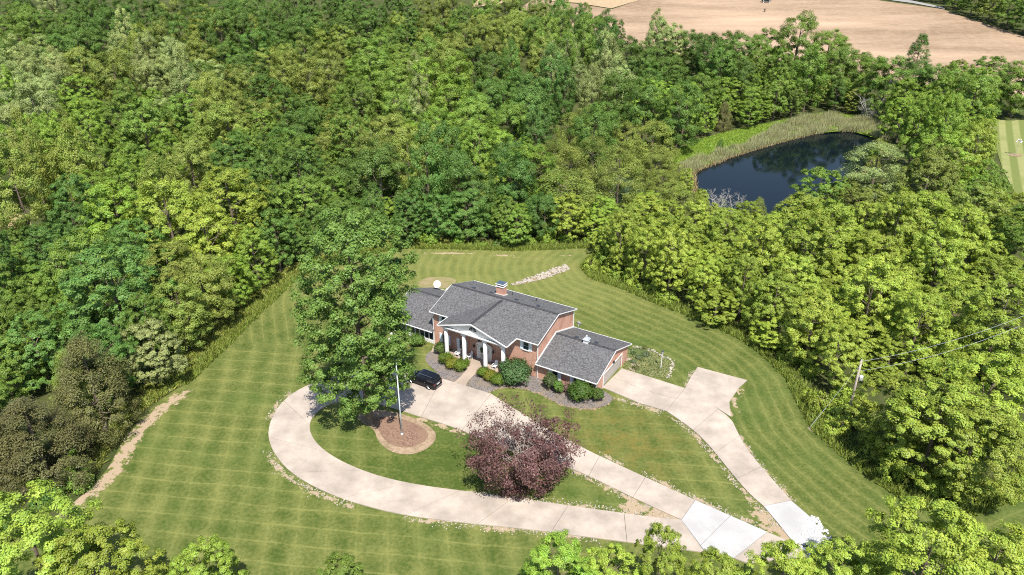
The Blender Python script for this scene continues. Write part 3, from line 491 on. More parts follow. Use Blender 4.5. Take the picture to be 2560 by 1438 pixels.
[71.33,274.0,-0.78,"R","DG",6.1,21.0,"second dark green round tree from left, on the wooded rise above the pond"],
[-55.36,275.15,-0.69,"R","MG",5.95,13.0,"third mid-green round tree from left, in the far woods, top centre"],
[-31.21,276.07,-0.61,"R","MG",5.72,19.79,"twelfth mid-green round tree from left, in the far woods, top centre"],
[-171.27,276.28,-0.59,"O","PG",4.34,15.19,"fourth pale grey-green oval tree from left, in the upper left corner woods"],
[147.04,276.99,-0.53,"P","DG",6.2,19.5,"dark pointed pine standing out against the ploughed field"],
[46.16,277.0,-0.53,"R","DG",6.1,18.0,"sixth dark green round tree from left, in the woods between field and pond's left end"],
[19.5,277.1,-0.52,"O","MG",4.4,21.27,"ninth mid-green oval tree from left, in the far woods left of the field"],
[-123.61,277.88,-0.46,"O","PG",4.1,17.69,"leftmost pale grey-green oval tree in the far woods, left of centre"],
[-114.54,278.08,-0.44,"R","OL",5.85,18.35,"fourth olive round tree from left, in the far woods, left of centre"],
[-133.1,279.25,-0.34,"R","PG",4.47,20.71,"eighth pale grey-green round tree from left, in the upper left corner woods"],
[-41.66,280.28,-0.25,"R","MG",5.55,12.68,"tenth mid-green round tree from left, in the far woods, top centre"],
[-64.84,280.57,-0.23,"R","OL",5.58,15.83,"sixth olive round tree from left, in the far woods, top centre"],
[82.78,281.0,-0.19,"R","DG",7.1,20.0,"fifth dark green round tree from left, on the wooded rise above the pond"],
[10.5,281.23,-0.17,"O","MG",3.8,21.66,"fourth mid-green oval tree from left, in the far woods left of the field"],
[-82.66,281.29,-0.16,"R","OL",5.18,15.96,"19th olive round tree from left, in the far woods, left of centre"],
[-182.42,281.33,-0.16,"O","PG",5.33,18.05,"second pale grey-green oval tree from left, in the upper left corner woods"],
[89.01,282.0,-0.1,"R","MG",6.6,17.0,"third mid-green round tree from left, on the wooded rise above the pond"],
[-101.06,282.03,-0.1,"R","DG",5.61,13.89,"14th dark green round tree from left, in the far woods, left of centre"],
[104.37,282.15,-0.09,"R","MG",9.0,27.0,"largest domed tree on the skyline before the ploughed field"],
[119.42,282.31,-0.08,"R","MG",5.86,16.54,"sixth mid-green round tree from left, on the wooded rise above the pond"],
[-7.2,282.4,-0.07,"R","OL",4.85,18.84,"fourth olive round tree from left, in the far woods left of the field"],
[-29.48,284.98,0.15,"R","OL",4.46,18.28,"twelfth olive round tree from left, in the far woods, top centre"],
[69.3,285.0,0.15,"R","DG",6.6,19.0,"leftmost dark green round tree on the wooded rise above the pond"],
[-90.95,285.08,0.16,"R","OL",6.0,13.52,"16th olive round tree from left, in the far woods, left of centre"],
[-161.7,286.41,0.27,"R","DG",7.05,21.32,"ninth dark green round tree from left, in the upper left corner woods"],
[-137.87,286.82,0.3,"R","OL",5.37,21.96,"rightmost olive round tree in the upper left corner woods"],
[57.19,287.22,0.34,"R","DG",6.07,14.66,"ninth dark green round tree from left, in the woods between field and pond's left end"],
[-109.37,287.23,0.34,"R","DG",4.73,14.33,"ninth dark green round tree from left, in the far woods, left of centre"],
[-128.34,287.37,0.35,"R","PG",5.87,16.59,"third pale grey-green round tree from left, in the far woods, left of centre"],
[21.49,287.93,0.4,"O","PG",4.16,18.06,"second pale grey-green oval tree from left, in the far woods left of the field"],
[-49.52,287.94,0.4,"R","MG",5.3,19.77,"seventh mid-green round tree from left, in the far woods, top centre"],
[80.66,290.0,0.58,"R","DG",5.6,18.0,"fourth dark green round tree from left, on the wooded rise above the pond"],
[-22.46,290.5,0.62,"R","OL",5.65,17.23,"17th olive round tree from left, in the far woods, top centre"],
[-0.76,291.18,0.68,"R","OL",5.0,21.05,"sixth olive round tree from left, in the far woods left of the field"],
[-149.27,291.4,0.69,"O","PG",4.52,17.67,"eighth pale grey-green oval tree from left, in the upper left corner woods"],
[96.78,292.0,0.75,"R","MG",6.1,19.0,"fourth mid-green round tree from left, on the wooded rise above the pond"],
[-171.23,292.25,0.77,"R","DG",6.49,18.21,"seventh dark green round tree from left, in the upper left corner woods"],
[-41.68,292.63,0.8,"R","MG",5.92,13.04,"eleventh mid-green round tree from left, in the far woods, top centre"],
[-98.2,293.62,0.88,"R","DG",6.11,18.8,"18th dark green round tree from left, in the far woods, left of centre"],
[-58.71,293.63,0.88,"R","MG",6.28,15.69,"second mid-green round tree from left, in the far woods, top centre"],
[-87.73,293.68,0.89,"R","DG",5.35,16.45,"24th dark green round tree from left, in the far woods, left of centre"],
[121.27,294.0,0.92,"R","MG",7.1,18.0,"fifth mid-green round tree from left, on the wooded rise above the pond"],
[61.98,295.0,1.0,"R","PG",5.6,20.0,"only pale grey-green round tree in the woods between field and pond's left end"],
[-134.14,295.86,1.07,"R","OL",5.82,21.52,"leftmost olive round tree in the far woods, left of centre"],
[-109.28,296.11,1.09,"R","DG",4.63,13.33,"eleventh dark green round tree from left, in the far woods, left of centre"],
[-199.18,296.24,1.11,"R","DG",4.99,14.07,"leftmost dark green round tree in the upper left corner woods"],
[-117.18,296.61,1.14,"R","DG",4.83,19.96,"seventh dark green round tree from left, in the far woods, left of centre"],
[67.45,298.0,1.26,"R","DG",7.1,17.0,"rightmost dark green round tree in the woods between field and pond's left end"],
[-18.2,298.58,1.3,"R","OL",5.48,19.58,"rightmost olive round tree in the far woods, top centre"],
[27.67,298.59,1.31,"O","MG",5.05,21.68,"tenth mid-green oval tree from left, in the far woods left of the field"],
[-48.21,299.76,1.4,"R","MG",5.11,18.14,"eighth mid-green round tree from left, in the far woods, top centre"],
[-183.56,299.79,1.41,"O","PG",5.57,14.22,"fifth pale grey-green oval tree from left, in the upper left corner woods"],
[-159.49,299.84,1.41,"R","DG",6.23,16.96,"14th dark green round tree from left, in the upper left corner woods"],
[13.95,301.7,1.57,"O","MG",6.12,21.46,"sixth mid-green oval tree from left, in the far woods left of the field"],
[-193.06,302.69,1.65,"R","MG",5.81,16.71,"fifth mid-green round tree from left, in the upper left corner woods"],
[-83.25,303.52,1.72,"R","DG",6.14,21.6,"rightmost dark green round tree in the far woods, left of centre"],
[-34.0,304.41,1.8,"R","OL",5.28,15.86,"tenth olive round tree from left, in the far woods, top centre"],
[-202.61,304.85,1.84,"R","MG",4.74,13.18,"second mid-green round tree from left, in the upper left corner woods"],
[37.28,304.95,1.85,"O","BL",6.5,19.0,"blue-green oval tree at the field's left end"],
[-11.64,305.44,1.89,"R","OL",4.59,19.83,"second olive round tree from left, in the far woods left of the field"],
[58.02,306.02,1.94,"O","PG",5.5,19.0,"tall pale oval tree peaking above the skyline left of the field tank"],
[-127.69,307.69,2.08,"R","OL",4.7,14.88,"third olive round tree from left, in the far woods, left of centre"],
[-42.47,310.19,2.29,"S","DG",6.78,16.72,"fifth dark green spreading tree from left, in the far woods, top centre"],
[-154.84,310.88,2.35,"O","PG",4.14,22.48,"ninth pale grey-green oval tree from left, in the upper left corner woods"],
[-25.78,311.34,2.39,"R","MG",6.37,18.34,"rightmost mid-green round tree in the far woods, top centre"],
[-68.36,312.19,2.46,"R","OL",5.8,15.57,"seventh olive round tree from left, in the far woods, top centre"],
[0.09,312.69,2.5,"R","OL",5.25,19.57,"seventh olive round tree from left, in the far woods left of the field"],
[-80.43,313.07,2.54,"R","OL",5.42,14.93,"second olive round tree from left, in the far woods, top centre"],
[-108.95,313.23,2.55,"R","DG",5.41,20.56,"15th dark green round tree from left, in the far woods, left of centre"],
[-14.01,313.27,2.55,"R","OL",5.59,19.61,"leftmost olive round tree in the far woods left of the field"],
[-118.16,313.96,2.61,"R","DG",6.07,21.67,"eighth dark green round tree from left, in the far woods, left of centre"],
[-184.99,314.09,2.62,"R","DG",4.42,16.41,"fifth dark green round tree from left, in the upper left corner woods"],
[-166.26,315.52,2.74,"R","DG",4.96,20.44,"15th dark green round tree from left, in the upper left corner woods"],
[-135.33,315.64,2.75,"R","DG",4.98,19.36,"third dark green round tree from left, in the far woods, left of centre"],
[32.31,317.0,2.87,"R","MG",7.1,19.0,"rightmost mid-green round tree in the far woods left of the field"],
[-175.8,317.91,2.95,"R","DG",5.74,19.47,"eleventh dark green round tree from left, in the upper left corner woods"],
[-96.46,318.51,3.0,"R","DG",5.58,15.51,"22nd dark green round tree from left, in the far woods, left of centre"],
[-214.21,320.32,3.15,"R","MG",6.05,12.64,"leftmost mid-green round tree in the upper left corner woods"],
[59.69,320.49,3.17,"O","PG",3.94,19.3,"rightmost pale grey-green oval tree in the woods between field and pond's left end"],
[-198.5,320.57,3.17,"R","MG",5.11,21.24,"seventh mid-green round tree from left, in the upper left corner woods"],
[8.73,320.6,3.18,"R","DG",4.79,17.67,"rightmost dark green round tree in the far woods left of the field"],
[-108.29,321.36,3.24,"R","OL",4.78,18.0,"14th olive round tree from left, in the far woods, left of centre"],
[-19.77,323.12,3.39,"S","DG",6.5,20.82,"rightmost dark green spreading tree in the far woods, top centre"],
[-84.11,323.28,3.4,"R","DG",6.47,21.07,"leftmost dark green round tree in the far woods, top centre"],
[20.34,323.43,3.42,"O","MG",4.18,17.88,"seventh mid-green oval tree from left, in the far woods left of the field"],
[-47.49,324.24,3.49,"R","OL",4.88,18.41,"eighth olive round tree from left, in the far woods, top centre"],
[-160.76,324.36,3.5,"R","DG",5.95,21.01,"18th dark green round tree from left, in the upper left corner woods"],
[-185.26,325.12,3.56,"R","MG",4.83,17.16,"rightmost mid-green round tree in the upper left corner woods"],
[-146.96,325.54,3.6,"R","DG",5.27,21.28,"second dark green round tree from left, in the far woods, left of centre"],
[-72.75,325.75,3.61,"R","DG",6.41,16.07,"fourth dark green round tree from left, in the far woods, top centre"],
[-207.27,326.39,3.67,"R","MG",4.41,20.78,"fourth mid-green round tree from left, in the upper left corner woods"],
[-55.08,326.6,3.69,"S","DG",4.83,20.4,"third dark green spreading tree from left, in the far woods, top centre"],
[-102.38,326.72,3.7,"R","DG",4.69,18.52,"21st dark green round tree from left, in the far woods, left of centre"],
[-34.84,327.01,3.72,"R","OL",6.24,16.82,"eleventh olive round tree from left, in the far woods, top centre"],
[-131.86,327.46,3.76,"R","OL",6.06,14.91,"fifth olive round tree from left, in the far woods, left of centre"],
[28.47,328.15,3.82,"O","BL",3.99,19.74,"rightmost blue-green oval tree in the far woods left of the field"],
[-94.93,329.81,3.96,"R","DG",4.74,21.99,"25th dark green round tree from left, in the far woods, left of centre"],
[-215.69,330.47,4.02,"R","MG",5.22,14.75,"third mid-green round tree from left, in the upper left corner woods"],
[-115.9,330.61,4.03,"R","DG",6.22,19.53,"13th dark green round tree from left, in the far woods, left of centre"],
[3.29,330.72,4.04,"R","OL",7.13,17.77,"eighth olive round tree from left, in the far woods left of the field"],
[39.98,330.8,4.04,"O","BL",5.57,17.03,"only blue-green oval tree in the woods between field and pond's left end"],
[-10.2,331.0,4.06,"R","OL",7.14,16.16,"third olive round tree from left, in the far woods left of the field"],
[-194.67,334.17,4.33,"R","DG",7.39,15.61,"sixth dark green round tree from left, in the upper left corner woods"],
[-23.71,334.32,4.34,"R","OL",4.52,18.09,"18th olive round tree from left, in the far woods, top centre"],
[-82.75,335.29,4.42,"R","OL",4.74,16.0,"third olive round tree from left, in the far woods, top centre"],
[46.09,336.42,4.52,"R","DG",3.1,12.39,"third dark green round tree from left, in the woods between field and pond's left end"],
[-72.19,336.83,4.56,"S","DG",5.65,15.77,"second dark green spreading tree from left, in the far woods, top centre"],
[-107.85,338.18,4.67,"R","DG",5.24,16.97,"20th dark green round tree from left, in the far woods, left of centre"],
[27.55,339.0,4.74,"R","MG",5.6,17.0,"leftmost mid-green round tree in the far woods left of the field"],
[-136.75,339.02,4.74,"R","DG",5.83,20.33,"fifth dark green round tree from left, in the far woods, left of centre"],
[-212.96,340.57,4.87,"R","MG",5.73,19.2,"sixth mid-green round tree from left, in the upper left corner woods"],
[-45.89,341.32,4.94,"S","DG",6.27,19.86,"sixth dark green spreading tree from left, in the far woods, top centre"],
[-148.81,341.84,4.98,"R","OL",5.14,21.26,"second olive round tree from left, in the far woods, left of centre"],
[-61.86,342.05,5.0,"R","DG",6.54,16.1,"rightmost dark green round tree in the far woods, top centre"],
[-121.34,342.24,5.02,"R","DG",6.42,19.43,"twelfth dark green round tree from left, in the far woods, left of centre"],
[20.94,344.46,5.2,"O","BL",4.87,19.47,"fourth blue-green oval tree from left, in the far woods left of the field"],
[-184.75,344.74,5.23,"R","DG",4.41,20.92,"twelfth dark green round tree from left, in the upper left corner woods"],
[-2.64,346.9,5.41,"R","OL",7.29,21.48,"fifth olive round tree from left, in the far woods left of the field"],
[-30.73,348.35,5.53,"R","OL",4.71,20.7,"13th olive round tree from left, in the far woods, top centre"],
[-52.89,349.05,5.59,"S","DG",5.62,20.99,"fourth dark green spreading tree from left, in the far woods, top centre"],
[-104.27,349.58,5.64,"R","DG",4.72,19.05,"23rd dark green round tree from left, in the far woods, left of centre"],
[-112.85,349.9,5.67,"R","DG",4.92,19.76,"19th dark green round tree from left, in the far woods, left of centre"],
[-39.89,350.23,5.69,"R","OL",5.26,19.92,"ninth olive round tree from left, in the far woods, top centre"],
[-195.28,351.26,5.78,"R","DG",4.43,15.6,"tenth dark green round tree from left, in the upper left corner woods"],
[-170.24,351.52,5.8,"R","DG",5.18,18.58,"rightmost dark green round tree in the upper left corner woods"],
[-73.91,352.23,5.86,"R","DG",4.74,19.76,"fifth dark green round tree from left, in the far woods, top centre"],
[-138.68,352.23,5.86,"R","OL",6.84,16.13,"seventh olive round tree from left, in the far woods, left of centre"],
[33.15,352.53,5.89,"O","MG",4.14,15.57,"rightmost mid-green oval tree in the far woods left of the field"],
[-161.23,353.15,5.94,"R","DG",6.24,18.39,"leftmost dark green round tree in the far woods, left of centre"],
[242.98,354.19,6.03,"S","OL",7.7,16.0,"rightmost olive spreading tree on the field's far edge"],
[-212.43,354.83,6.09,"R","DG",6.46,13.02,"fourth dark green round tree from left, in the upper left corner woods"],
[-121.68,355.48,6.14,"R","DG",7.2,20.48,"16th dark green round tree from left, in the far woods, left of centre"],
[-184.6,355.5,6.14,"R","DG",5.65,13.99,"16th dark green round tree from left, in the upper left corner woods"],
[23.11,356.21,6.2,"O","MG",4.57,19.23,"eighth mid-green oval tree from left, in the far woods left of the field"],
[12.51,356.38,6.22,"R","OL",6.53,15.2,"ninth olive round tree from left, in the far woods left of the field"],
[-27.24,357.01,6.27,"R","OL",6.52,21.42,"16th olive round tree from left, in the far woods, top centre"],
[-13.8,358.23,6.37,"O","MG",5.11,21.41,"leftmost mid-green oval tree in the far woods left of the field"],
[-92.93,360.7,6.58,"R","DG",4.86,19.99,"second dark green round tree from left, in the far woods, top centre"],
[-200.61,361.09,6.62,"R","DG",6.74,18.02,"eighth dark green round tree from left, in the upper left corner woods"],
[-224.17,361.42,6.65,"R","DG",5.84,19.2,"third dark green round tree from left, in the upper left corner woods"],
[-78.07,362.59,6.75,"S","DG",6.19,19.7,"leftmost dark green spreading tree in the far woods, top centre"],
[-189.78,362.92,6.77,"R","DG",4.91,20.59,"13th dark green round tree from left, in the upper left corner woods"],
[240.18,363.44,6.82,"S","DG",7.7,16.0,"fourth dark green spreading tree from left, on the field's far edge"],
[-132.91,363.59,6.83,"R","DG",6.98,15.7,"tenth dark green round tree from left, in the far woods, left of centre"],
[-146.68,364.36,6.9,"R","DG",6.89,18.44,"fourth dark green round tree from left, in the far woods, left of centre"],
[-67.87,364.53,6.91,"R","DG",5.29,17.24,"sixth dark green round tree from left, in the far woods, top centre"],
[2.34,365.03,6.95,"O","MG",4.85,16.64,"second mid-green oval tree from left, in the far woods left of the field"],
[-235.85,365.05,6.95,"R","DG",6.68,15.36,"second dark green round tree from left, in the upper left corner woods"],
[-214.87,366.15,7.05,"O","PG",5.16,20.41,"sixth pale grey-green oval tree from left, in the upper left corner woods"],
[10.56,367.19,7.14,"O","MG",4.08,15.91,"third mid-green oval tree from left, in the far woods left of the field"],
[-184.77,370.31,7.4,"R","DG",4.72,14.38,"17th dark green round tree from left, in the upper left corner woods"],
[-102.65,371.27,7.48,"R","DG",6.18,18.57,"26th dark green round tree from left, in the far woods, left of centre"],
[238.22,374.84,7.79,"S","MG",7.48,16.0,"rightmost mid-green spreading tree on the field's far edge"],
[-86.23,376.88,7.96,"R","DG",5.64,21.25,"third dark green round tree from left, in the far woods, top centre"],
[16.01,377.66,8.03,"O","MG",4.06,17.05,"fifth mid-green oval tree from left, in the far woods left of the field"],
[237.22,388.82,8.97,"S","OL",7.15,15.0,"second olive spreading tree from left, on the field's far edge"],
[235.06,401.72,10.07,"S","DG",6.82,15.0,"second dark green spreading tree from left, on the field's far edge"],
[264.92,405.38,10.38,"S","DG",7.7,18.0,"rightmost dark green spreading tree on the field's far edge"],
[234.84,417.42,11.41,"S","MG",6.05,13.0,"third mid-green spreading tree from left, on the field's far edge"],
[256.09,419.35,11.57,"S","MG",7.7,18.0,"fourth mid-green spreading tree from left, on the field's far edge"],
[246.65,429.89,12.47,"S","OL",7.7,17.0,"leftmost olive spreading tree on the field's far edge"],
[235.67,434.19,12.83,"S","DG",5.5,10.0,"leftmost dark green spreading tree on the field's far edge"],
[227.79,440.86,13.4,"S","MG",5.5,9.0,"leftmost mid-green spreading tree on the field's far edge"],
[282.77,443.23,13.6,"S","OL",7.7,19.0,"third olive spreading tree from left, on the field's far edge"],
[264.01,450.11,14.18,"S","DG",7.7,18.0,"third dark green spreading tree from left, on the field's far edge"],
[221.82,452.47,14.39,"S","OL",5.5,9.0,"rightmost olive spreading tree on the wooded rise near the far lawn"],
[243.56,454.84,14.59,"S","MG",6.6,14.0,"second mid-green spreading tree from left, on the field's far edge"],
[-53.33,57.93,-0.1,"B","BL",1.59,1.62,"leftmost blue-green bush in the foreground"],
[-51.58,61.43,-0.11,"B","BL",1.17,1.12,"rightmost blue-green bush in the foreground"],
[-50.56,62.46,-0.1,"B","BL",1.22,1.76,"only blue-green bush by the lower left lawn edge"],
[-49.04,64.73,-0.1,"B","MG",1.89,2.28,"leftmost mid-green bush by the lower left lawn edge"],
[-50.12,67.34,-0.11,"B","OL",1.38,1.71,"only olive bush by the lower left lawn edge"],
[-51.59,69.96,-0.16,"B","MG",1.37,1.75,"rightmost mid-green bush by the lower left lawn edge"],
[-20.43,132.39,-0.1,"B","BL",1.62,1.53,"only blue-green bush behind the tall shade tree and back lawn"],
[-17.4,134.24,-0.13,"B","BG",1.26,1.71,"leftmost bright green bush behind the tall shade tree and back lawn"],
[-15.87,133.15,-0.1,"B","BG",1.77,2.58,"second bright green bush from left, behind the tall shade tree and back lawn"],
[-10.44,132.87,-0.1,"B","BG",1.23,1.46,"rightmost bright green bush behind the tall shade tree and back lawn"],
[-7.17,134.11,-0.15,"B","MG",1.01,1.21,"leftmost mid-green bush in the row backing the back lawn"],
[-5.55,131.83,-0.1,"B","BG",1.01,0.95,"leftmost bright green bush in the row backing the back lawn"],
[-2.73,131.9,-0.1,"B","BL",1.09,1.26,"only blue-green bush in the row backing the back lawn"],
[-0.65,133.6,-0.14,"B","MG",1.65,2.08,"second mid-green bush from left, in the row backing the back lawn"],
[2.3,132.83,-0.11,"B","MG",1.1,1.18,"rightmost mid-green bush in the row backing the back lawn"],
[3.72,133.6,-0.14,"B","BG",0.93,1.15,"second bright green bush from left, in the row backing the back lawn"],
[6.87,134.25,-0.15,"B","BG",1.85,2.46,"third bright green bush from left, in the row backing the back lawn"],
[10.6,134.89,-0.17,"B","BG",1.59,1.44,"fourth bright green bush from left, in the row backing the back lawn"],
[14.71,134.59,-0.13,"B","BG",0.9,0.84,"rightmost bright green bush in the row backing the back lawn"],
[19.09,129.69,-0.12,"B","YG",1.39,1.88,"third yellow-green bush from left, at the right wood's left tip"],
[18.49,128.15,-0.11,"B","YG",1.09,1.57,"second yellow-green bush from left, at the right wood's left tip"],
[16.51,125.58,-0.1,"B","BG",1.4,1.3,"leftmost bright green bush at the right wood's left tip"],
[16.88,123.27,-0.11,"B","BG",1.86,2.73,"second bright green bush from left, at the right wood's left tip"],
[14.34,121.54,-0.1,"B","YG",1.69,2.44,"only yellow-green bush in the row backing the back lawn"],
[17.52,119.94,-0.15,"B","YG",1.59,1.89,"leftmost yellow-green bush at the right wood's left tip"],
[18.8,118.36,-0.13,"B","BG",1.64,1.72,"rightmost bright green bush at the right wood's left tip"],
[20.76,115.7,-0.1,"B","YG",1.66,2.42,"fourth yellow-green bush from left, at the right wood's left tip"],
[22.0,113.22,-0.1,"B","YG",1.4,1.65,"fifth yellow-green bush from left, at the right wood's left tip"],
[24.1,112.02,-0.1,"B","YG",1.55,2.15,"sixth yellow-green bush from left, at the right wood's left tip"],
[25.7,109.29,-0.1,"B","YG",1.8,1.74,"leftmost yellow-green bush along the curved right lawn edge"],
[31.75,103.25,-0.1,"B","YG",1.07,1.25,"second yellow-green bush from left, along the curved right lawn edge"],
[32.66,101.75,-0.1,"B","YG",1.35,1.26,"third yellow-green bush from left, along the curved right lawn edge"],
[36.87,100.94,-0.16,"B","YG",1.12,1.09,"fourth yellow-green bush from left, along the curved right lawn edge"],
[37.27,97.98,-0.11,"B","YG",1.06,1.38,"fifth yellow-green bush from left, along the curved right lawn edge"],
[38.22,94.95,-0.1,"B","YG",1.02,1.08,"sixth yellow-green bush from left, along the curved right lawn edge"],
[39.59,94.59,-0.13,"B","YG",1.18,1.35,"seventh yellow-green bush from left, along the curved right lawn edge"],
[40.17,90.64,-0.11,"B","YG",1.83,2.23,"rightmost yellow-green bush along the curved right lawn edge"],
[41.43,87.24,-0.12,"B","YG",1.24,1.83,"leftmost yellow-green bush in the right woods near the frame's edge"],
[39.65,82.05,-0.1,"B","YG",0.95,1.0,"second yellow-green bush from left, in the right woods near the frame's edge"],
[39.97,78.93,-0.1,"B","YG",1.87,2.69,"third yellow-green bush from left, in the right woods near the frame's edge"],
[41.97,77.28,-0.16,"B","YG",1.84,2.35,"eighth yellow-green bush from left, in the right woods near the frame's edge"],
[39.92,74.13,-0.1,"B","YG",1.19,1.27,"fifth yellow-green bush from left, in the right woods near the frame's edge"],
[43.25,71.84,-0.16,"B","YG",1.07,1.33,"15th yellow-green bush from left, in the right woods near the frame's edge"],
[43.54,69.54,-0.13,"B","YG",1.74,2.22,"16th yellow-green bush from left, in the right woods near the frame's edge"],
[44.68,68.13,-0.15,"B","YG",1.26,1.28,"18th yellow-green bush from left, in the right woods near the frame's edge"],
[43.36,66.25,-0.1,"B","YG",1.68,2.5,"17th yellow-green bush from left, in the right woods near the frame's edge"],
[46.63,63.72,-0.11,"B","YG",1.29,1.84,"19th yellow-green bush from left, in the right woods near the frame's edge"],
[48.98,61.49,-0.1,"B","YG",1.14,1.06,"only yellow-green bush in the foreground"],
[48.54,63.81,-0.13,"B","YG",1.77,2.05,"20th yellow-green bush from left, in the right woods near the frame's edge"],
[51.95,63.71,-0.1,"B","YG",0.97,0.93,"22nd yellow-green bush from left, in the right woods near the frame's edge"],
[53.03,66.05,-0.15,"B","YG",1.0,0.95,"21st yellow-green bush from left, in the right woods near the frame's edge"],
[55.97,64.67,-0.1,"B","YG",0.98,1.28,"23rd yellow-green bush from left, in the right woods near the frame's edge"],
[57.28,65.04,-0.1,"B","YG",1.05,1.35,"rightmost yellow-green bush in the right woods near the frame's edge"],
[45.97,170.45,-4.1,"B","YG",1.84,2.19,"seventh yellow-green bush from left, at the right wood's left tip"],
[45.41,166.3,-4.1,"B","YG",1.55,1.71,"rightmost yellow-green bush at the right wood's left tip"],
[46.5,159.57,-4.1,"B","YG",1.31,1.84,"leftmost yellow-green bush in the right woods just below the pond"],
[50.71,155.83,-4.1,"B","YG",2.01,1.96,"second yellow-green bush from left, in the right woods just below the pond"],
[53.68,154.75,-4.1,"B","YG",1.66,2.12,"third yellow-green bush from left, in the right woods just below the pond"],
[58.55,154.42,-4.1,"B","YG",1.55,1.59,"fourth yellow-green bush from left, in the right woods just below the pond"],
[61.49,156.56,-4.1,"B","YG",1.75,1.85,"fifth yellow-green bush from left, in the right woods just below the pond"],
[65.43,159.42,-4.1,"B","YG",1.85,2.07,"sixth yellow-green bush from left, in the right woods just below the pond"],
[68.52,161.61,-4.1,"B","YG",1.55,2.32,"seventh yellow-green bush from left, in the right woods just below the pond"],
[72.58,164.91,-4.1,"B","YG",1.63,2.0,"eighth yellow-green bush from left, in the right woods just below the pond"],
[74.04,167.74,-4.1,"B","YG",1.37,1.98,"ninth yellow-green bush from left, in the right woods just below the pond"],
[79.01,171.82,-4.1,"B","YG",2.07,2.33,"rightmost yellow-green bush in the right woods just below the pond"],
[98.34,194.72,-4.1,"B","OL",2.13,3.04,"second olive bush from left, on the right shore of the pond"],
[99.39,198.12,-4.1,"B","OL",1.92,1.83,"leftmost olive bush on the right shore of the pond"],
[102.14,202.75,-4.1,"B","BG",1.84,2.19,"leftmost bright green bush on the right shore of the pond"],
[104.16,206.99,-4.1,"B","BG",1.48,1.59,"rightmost bright green bush on the right shore of the pond"],
[107.17,210.16,-4.1,"B","YG",1.94,1.84,"only yellow-green bush on the right shore of the pond"],
[109.72,214.2,-4.1,"B","OL",1.3,1.69,"rightmost olive bush on the right shore of the pond"],
[110.75,218.6,-4.09,"B","OL",1.28,1.38,"third olive bush from left, on the right shore of the pond"],
[42.87,78.37,-0.21,"B","YG",1.6,2.11,"tenth yellow-green bush from left, in the right woods near the frame's edge"],
[43.39,81.02,-0.24,"B","YG",1.5,1.48,"seventh yellow-green bush from left, in the right woods near the frame's edge"],
[43.47,76.67,-0.27,"B","YG",1.7,2.27,"twelfth yellow-green bush from left, in the right woods near the frame's edge"],
[40.75,76.25,-0.11,"B","YG",1.3,1.26,"sixth yellow-green bush from left, in the right woods near the frame's edge"],
[45.57,79.24,-0.5,"B","YG",1.6,1.99,"14th yellow-green bush from left, in the right woods near the frame's edge"],
[40.79,78.37,-0.11,"B","YG",1.2,1.76,"fourth yellow-green bush from left, in the right woods near the frame's edge"],
[44.73,82.39,-0.37,"B","YG",1.4,1.63,"eleventh yellow-green bush from left, in the right woods near the frame's edge"],
[45.97,81.47,-0.54,"B","YG",1.5,1.62,"13th yellow-green bush from left, in the right woods near the frame's edge"],
[41.13,74.62,-0.11,"B","YG",1.4,1.6,"ninth yellow-green bush from left, in the right woods near the frame's edge"],
]
def seg_dist(X, Y, poly):
    d = np.full(X.shape, 1e9); n = len(poly)
    for i in range(n):
        ax, ay = poly[i]; bx, by = poly[(i + 1) % n]
        ex, ey = bx - ax, by - ay
        t = np.clip(((X - ax) * ex + (Y - ay) * ey) / (ex * ex + ey * ey + 1e-9), 0, 1)
        d = np.minimum(d, np.hypot(X - ax - t * ex, Y - ay - t * ey))
    return d
def inside(X, Y, poly):
    r = np.zeros(X.shape, bool); n = len(poly); j = n - 1
    for i in range(n):
        xi, yi = poly[i]; xj, yj = poly[j]
        if yi != yj:
            r ^= ((yi > Y) != (yj > Y)) & (X < (xj - xi) * (Y - yi) / (yj - yi) + xi)
        j = i
    return r
def signed(X, Y, poly):
    "positive outside"
    d = seg_dist(X, Y, poly)
    return np.where(inside(X, Y, poly), -d, d)
def height(X, Y):
    X = np.asarray(X, float); Y = np.asarray(Y, float)
    o = np.clip((signed(X, Y, LAWN) - 2) / 28, 0, 1)
    h = -4.0 * o * o * (3 - 2 * o)
    t = np.clip(Y - 215, 0, None)
    rise = np.where(t < 40, t * t / 80 * .085, (t - 20) * .085)
    rise = np.minimum(rise, 24 + 0 * rise)
    far = np.clip((Y - 40) / 30, 0, 1)
    return h * far + rise

# ------------------------------------------------------------------ helpers
def tag(o, label=None, cat=None, group=None, kind=None):
    if label: o['label'] = label
    if cat: o['category'] = cat
    if group: o['group'] = group
    if kind: o['kind'] = kind
    return o
def link(o, parent=None):
    COLL.objects.link(o)
    if parent is not None: o.parent = parent
    return o
def empty(name, loc=(0, 0, 0), rz=0.0, parent=None):
    o = bpy.data.objects.new(name, None); o.empty_display_size = 0.2
    o.location = loc; o.rotation_euler = (0, 0, rz)
    return link(o, parent)

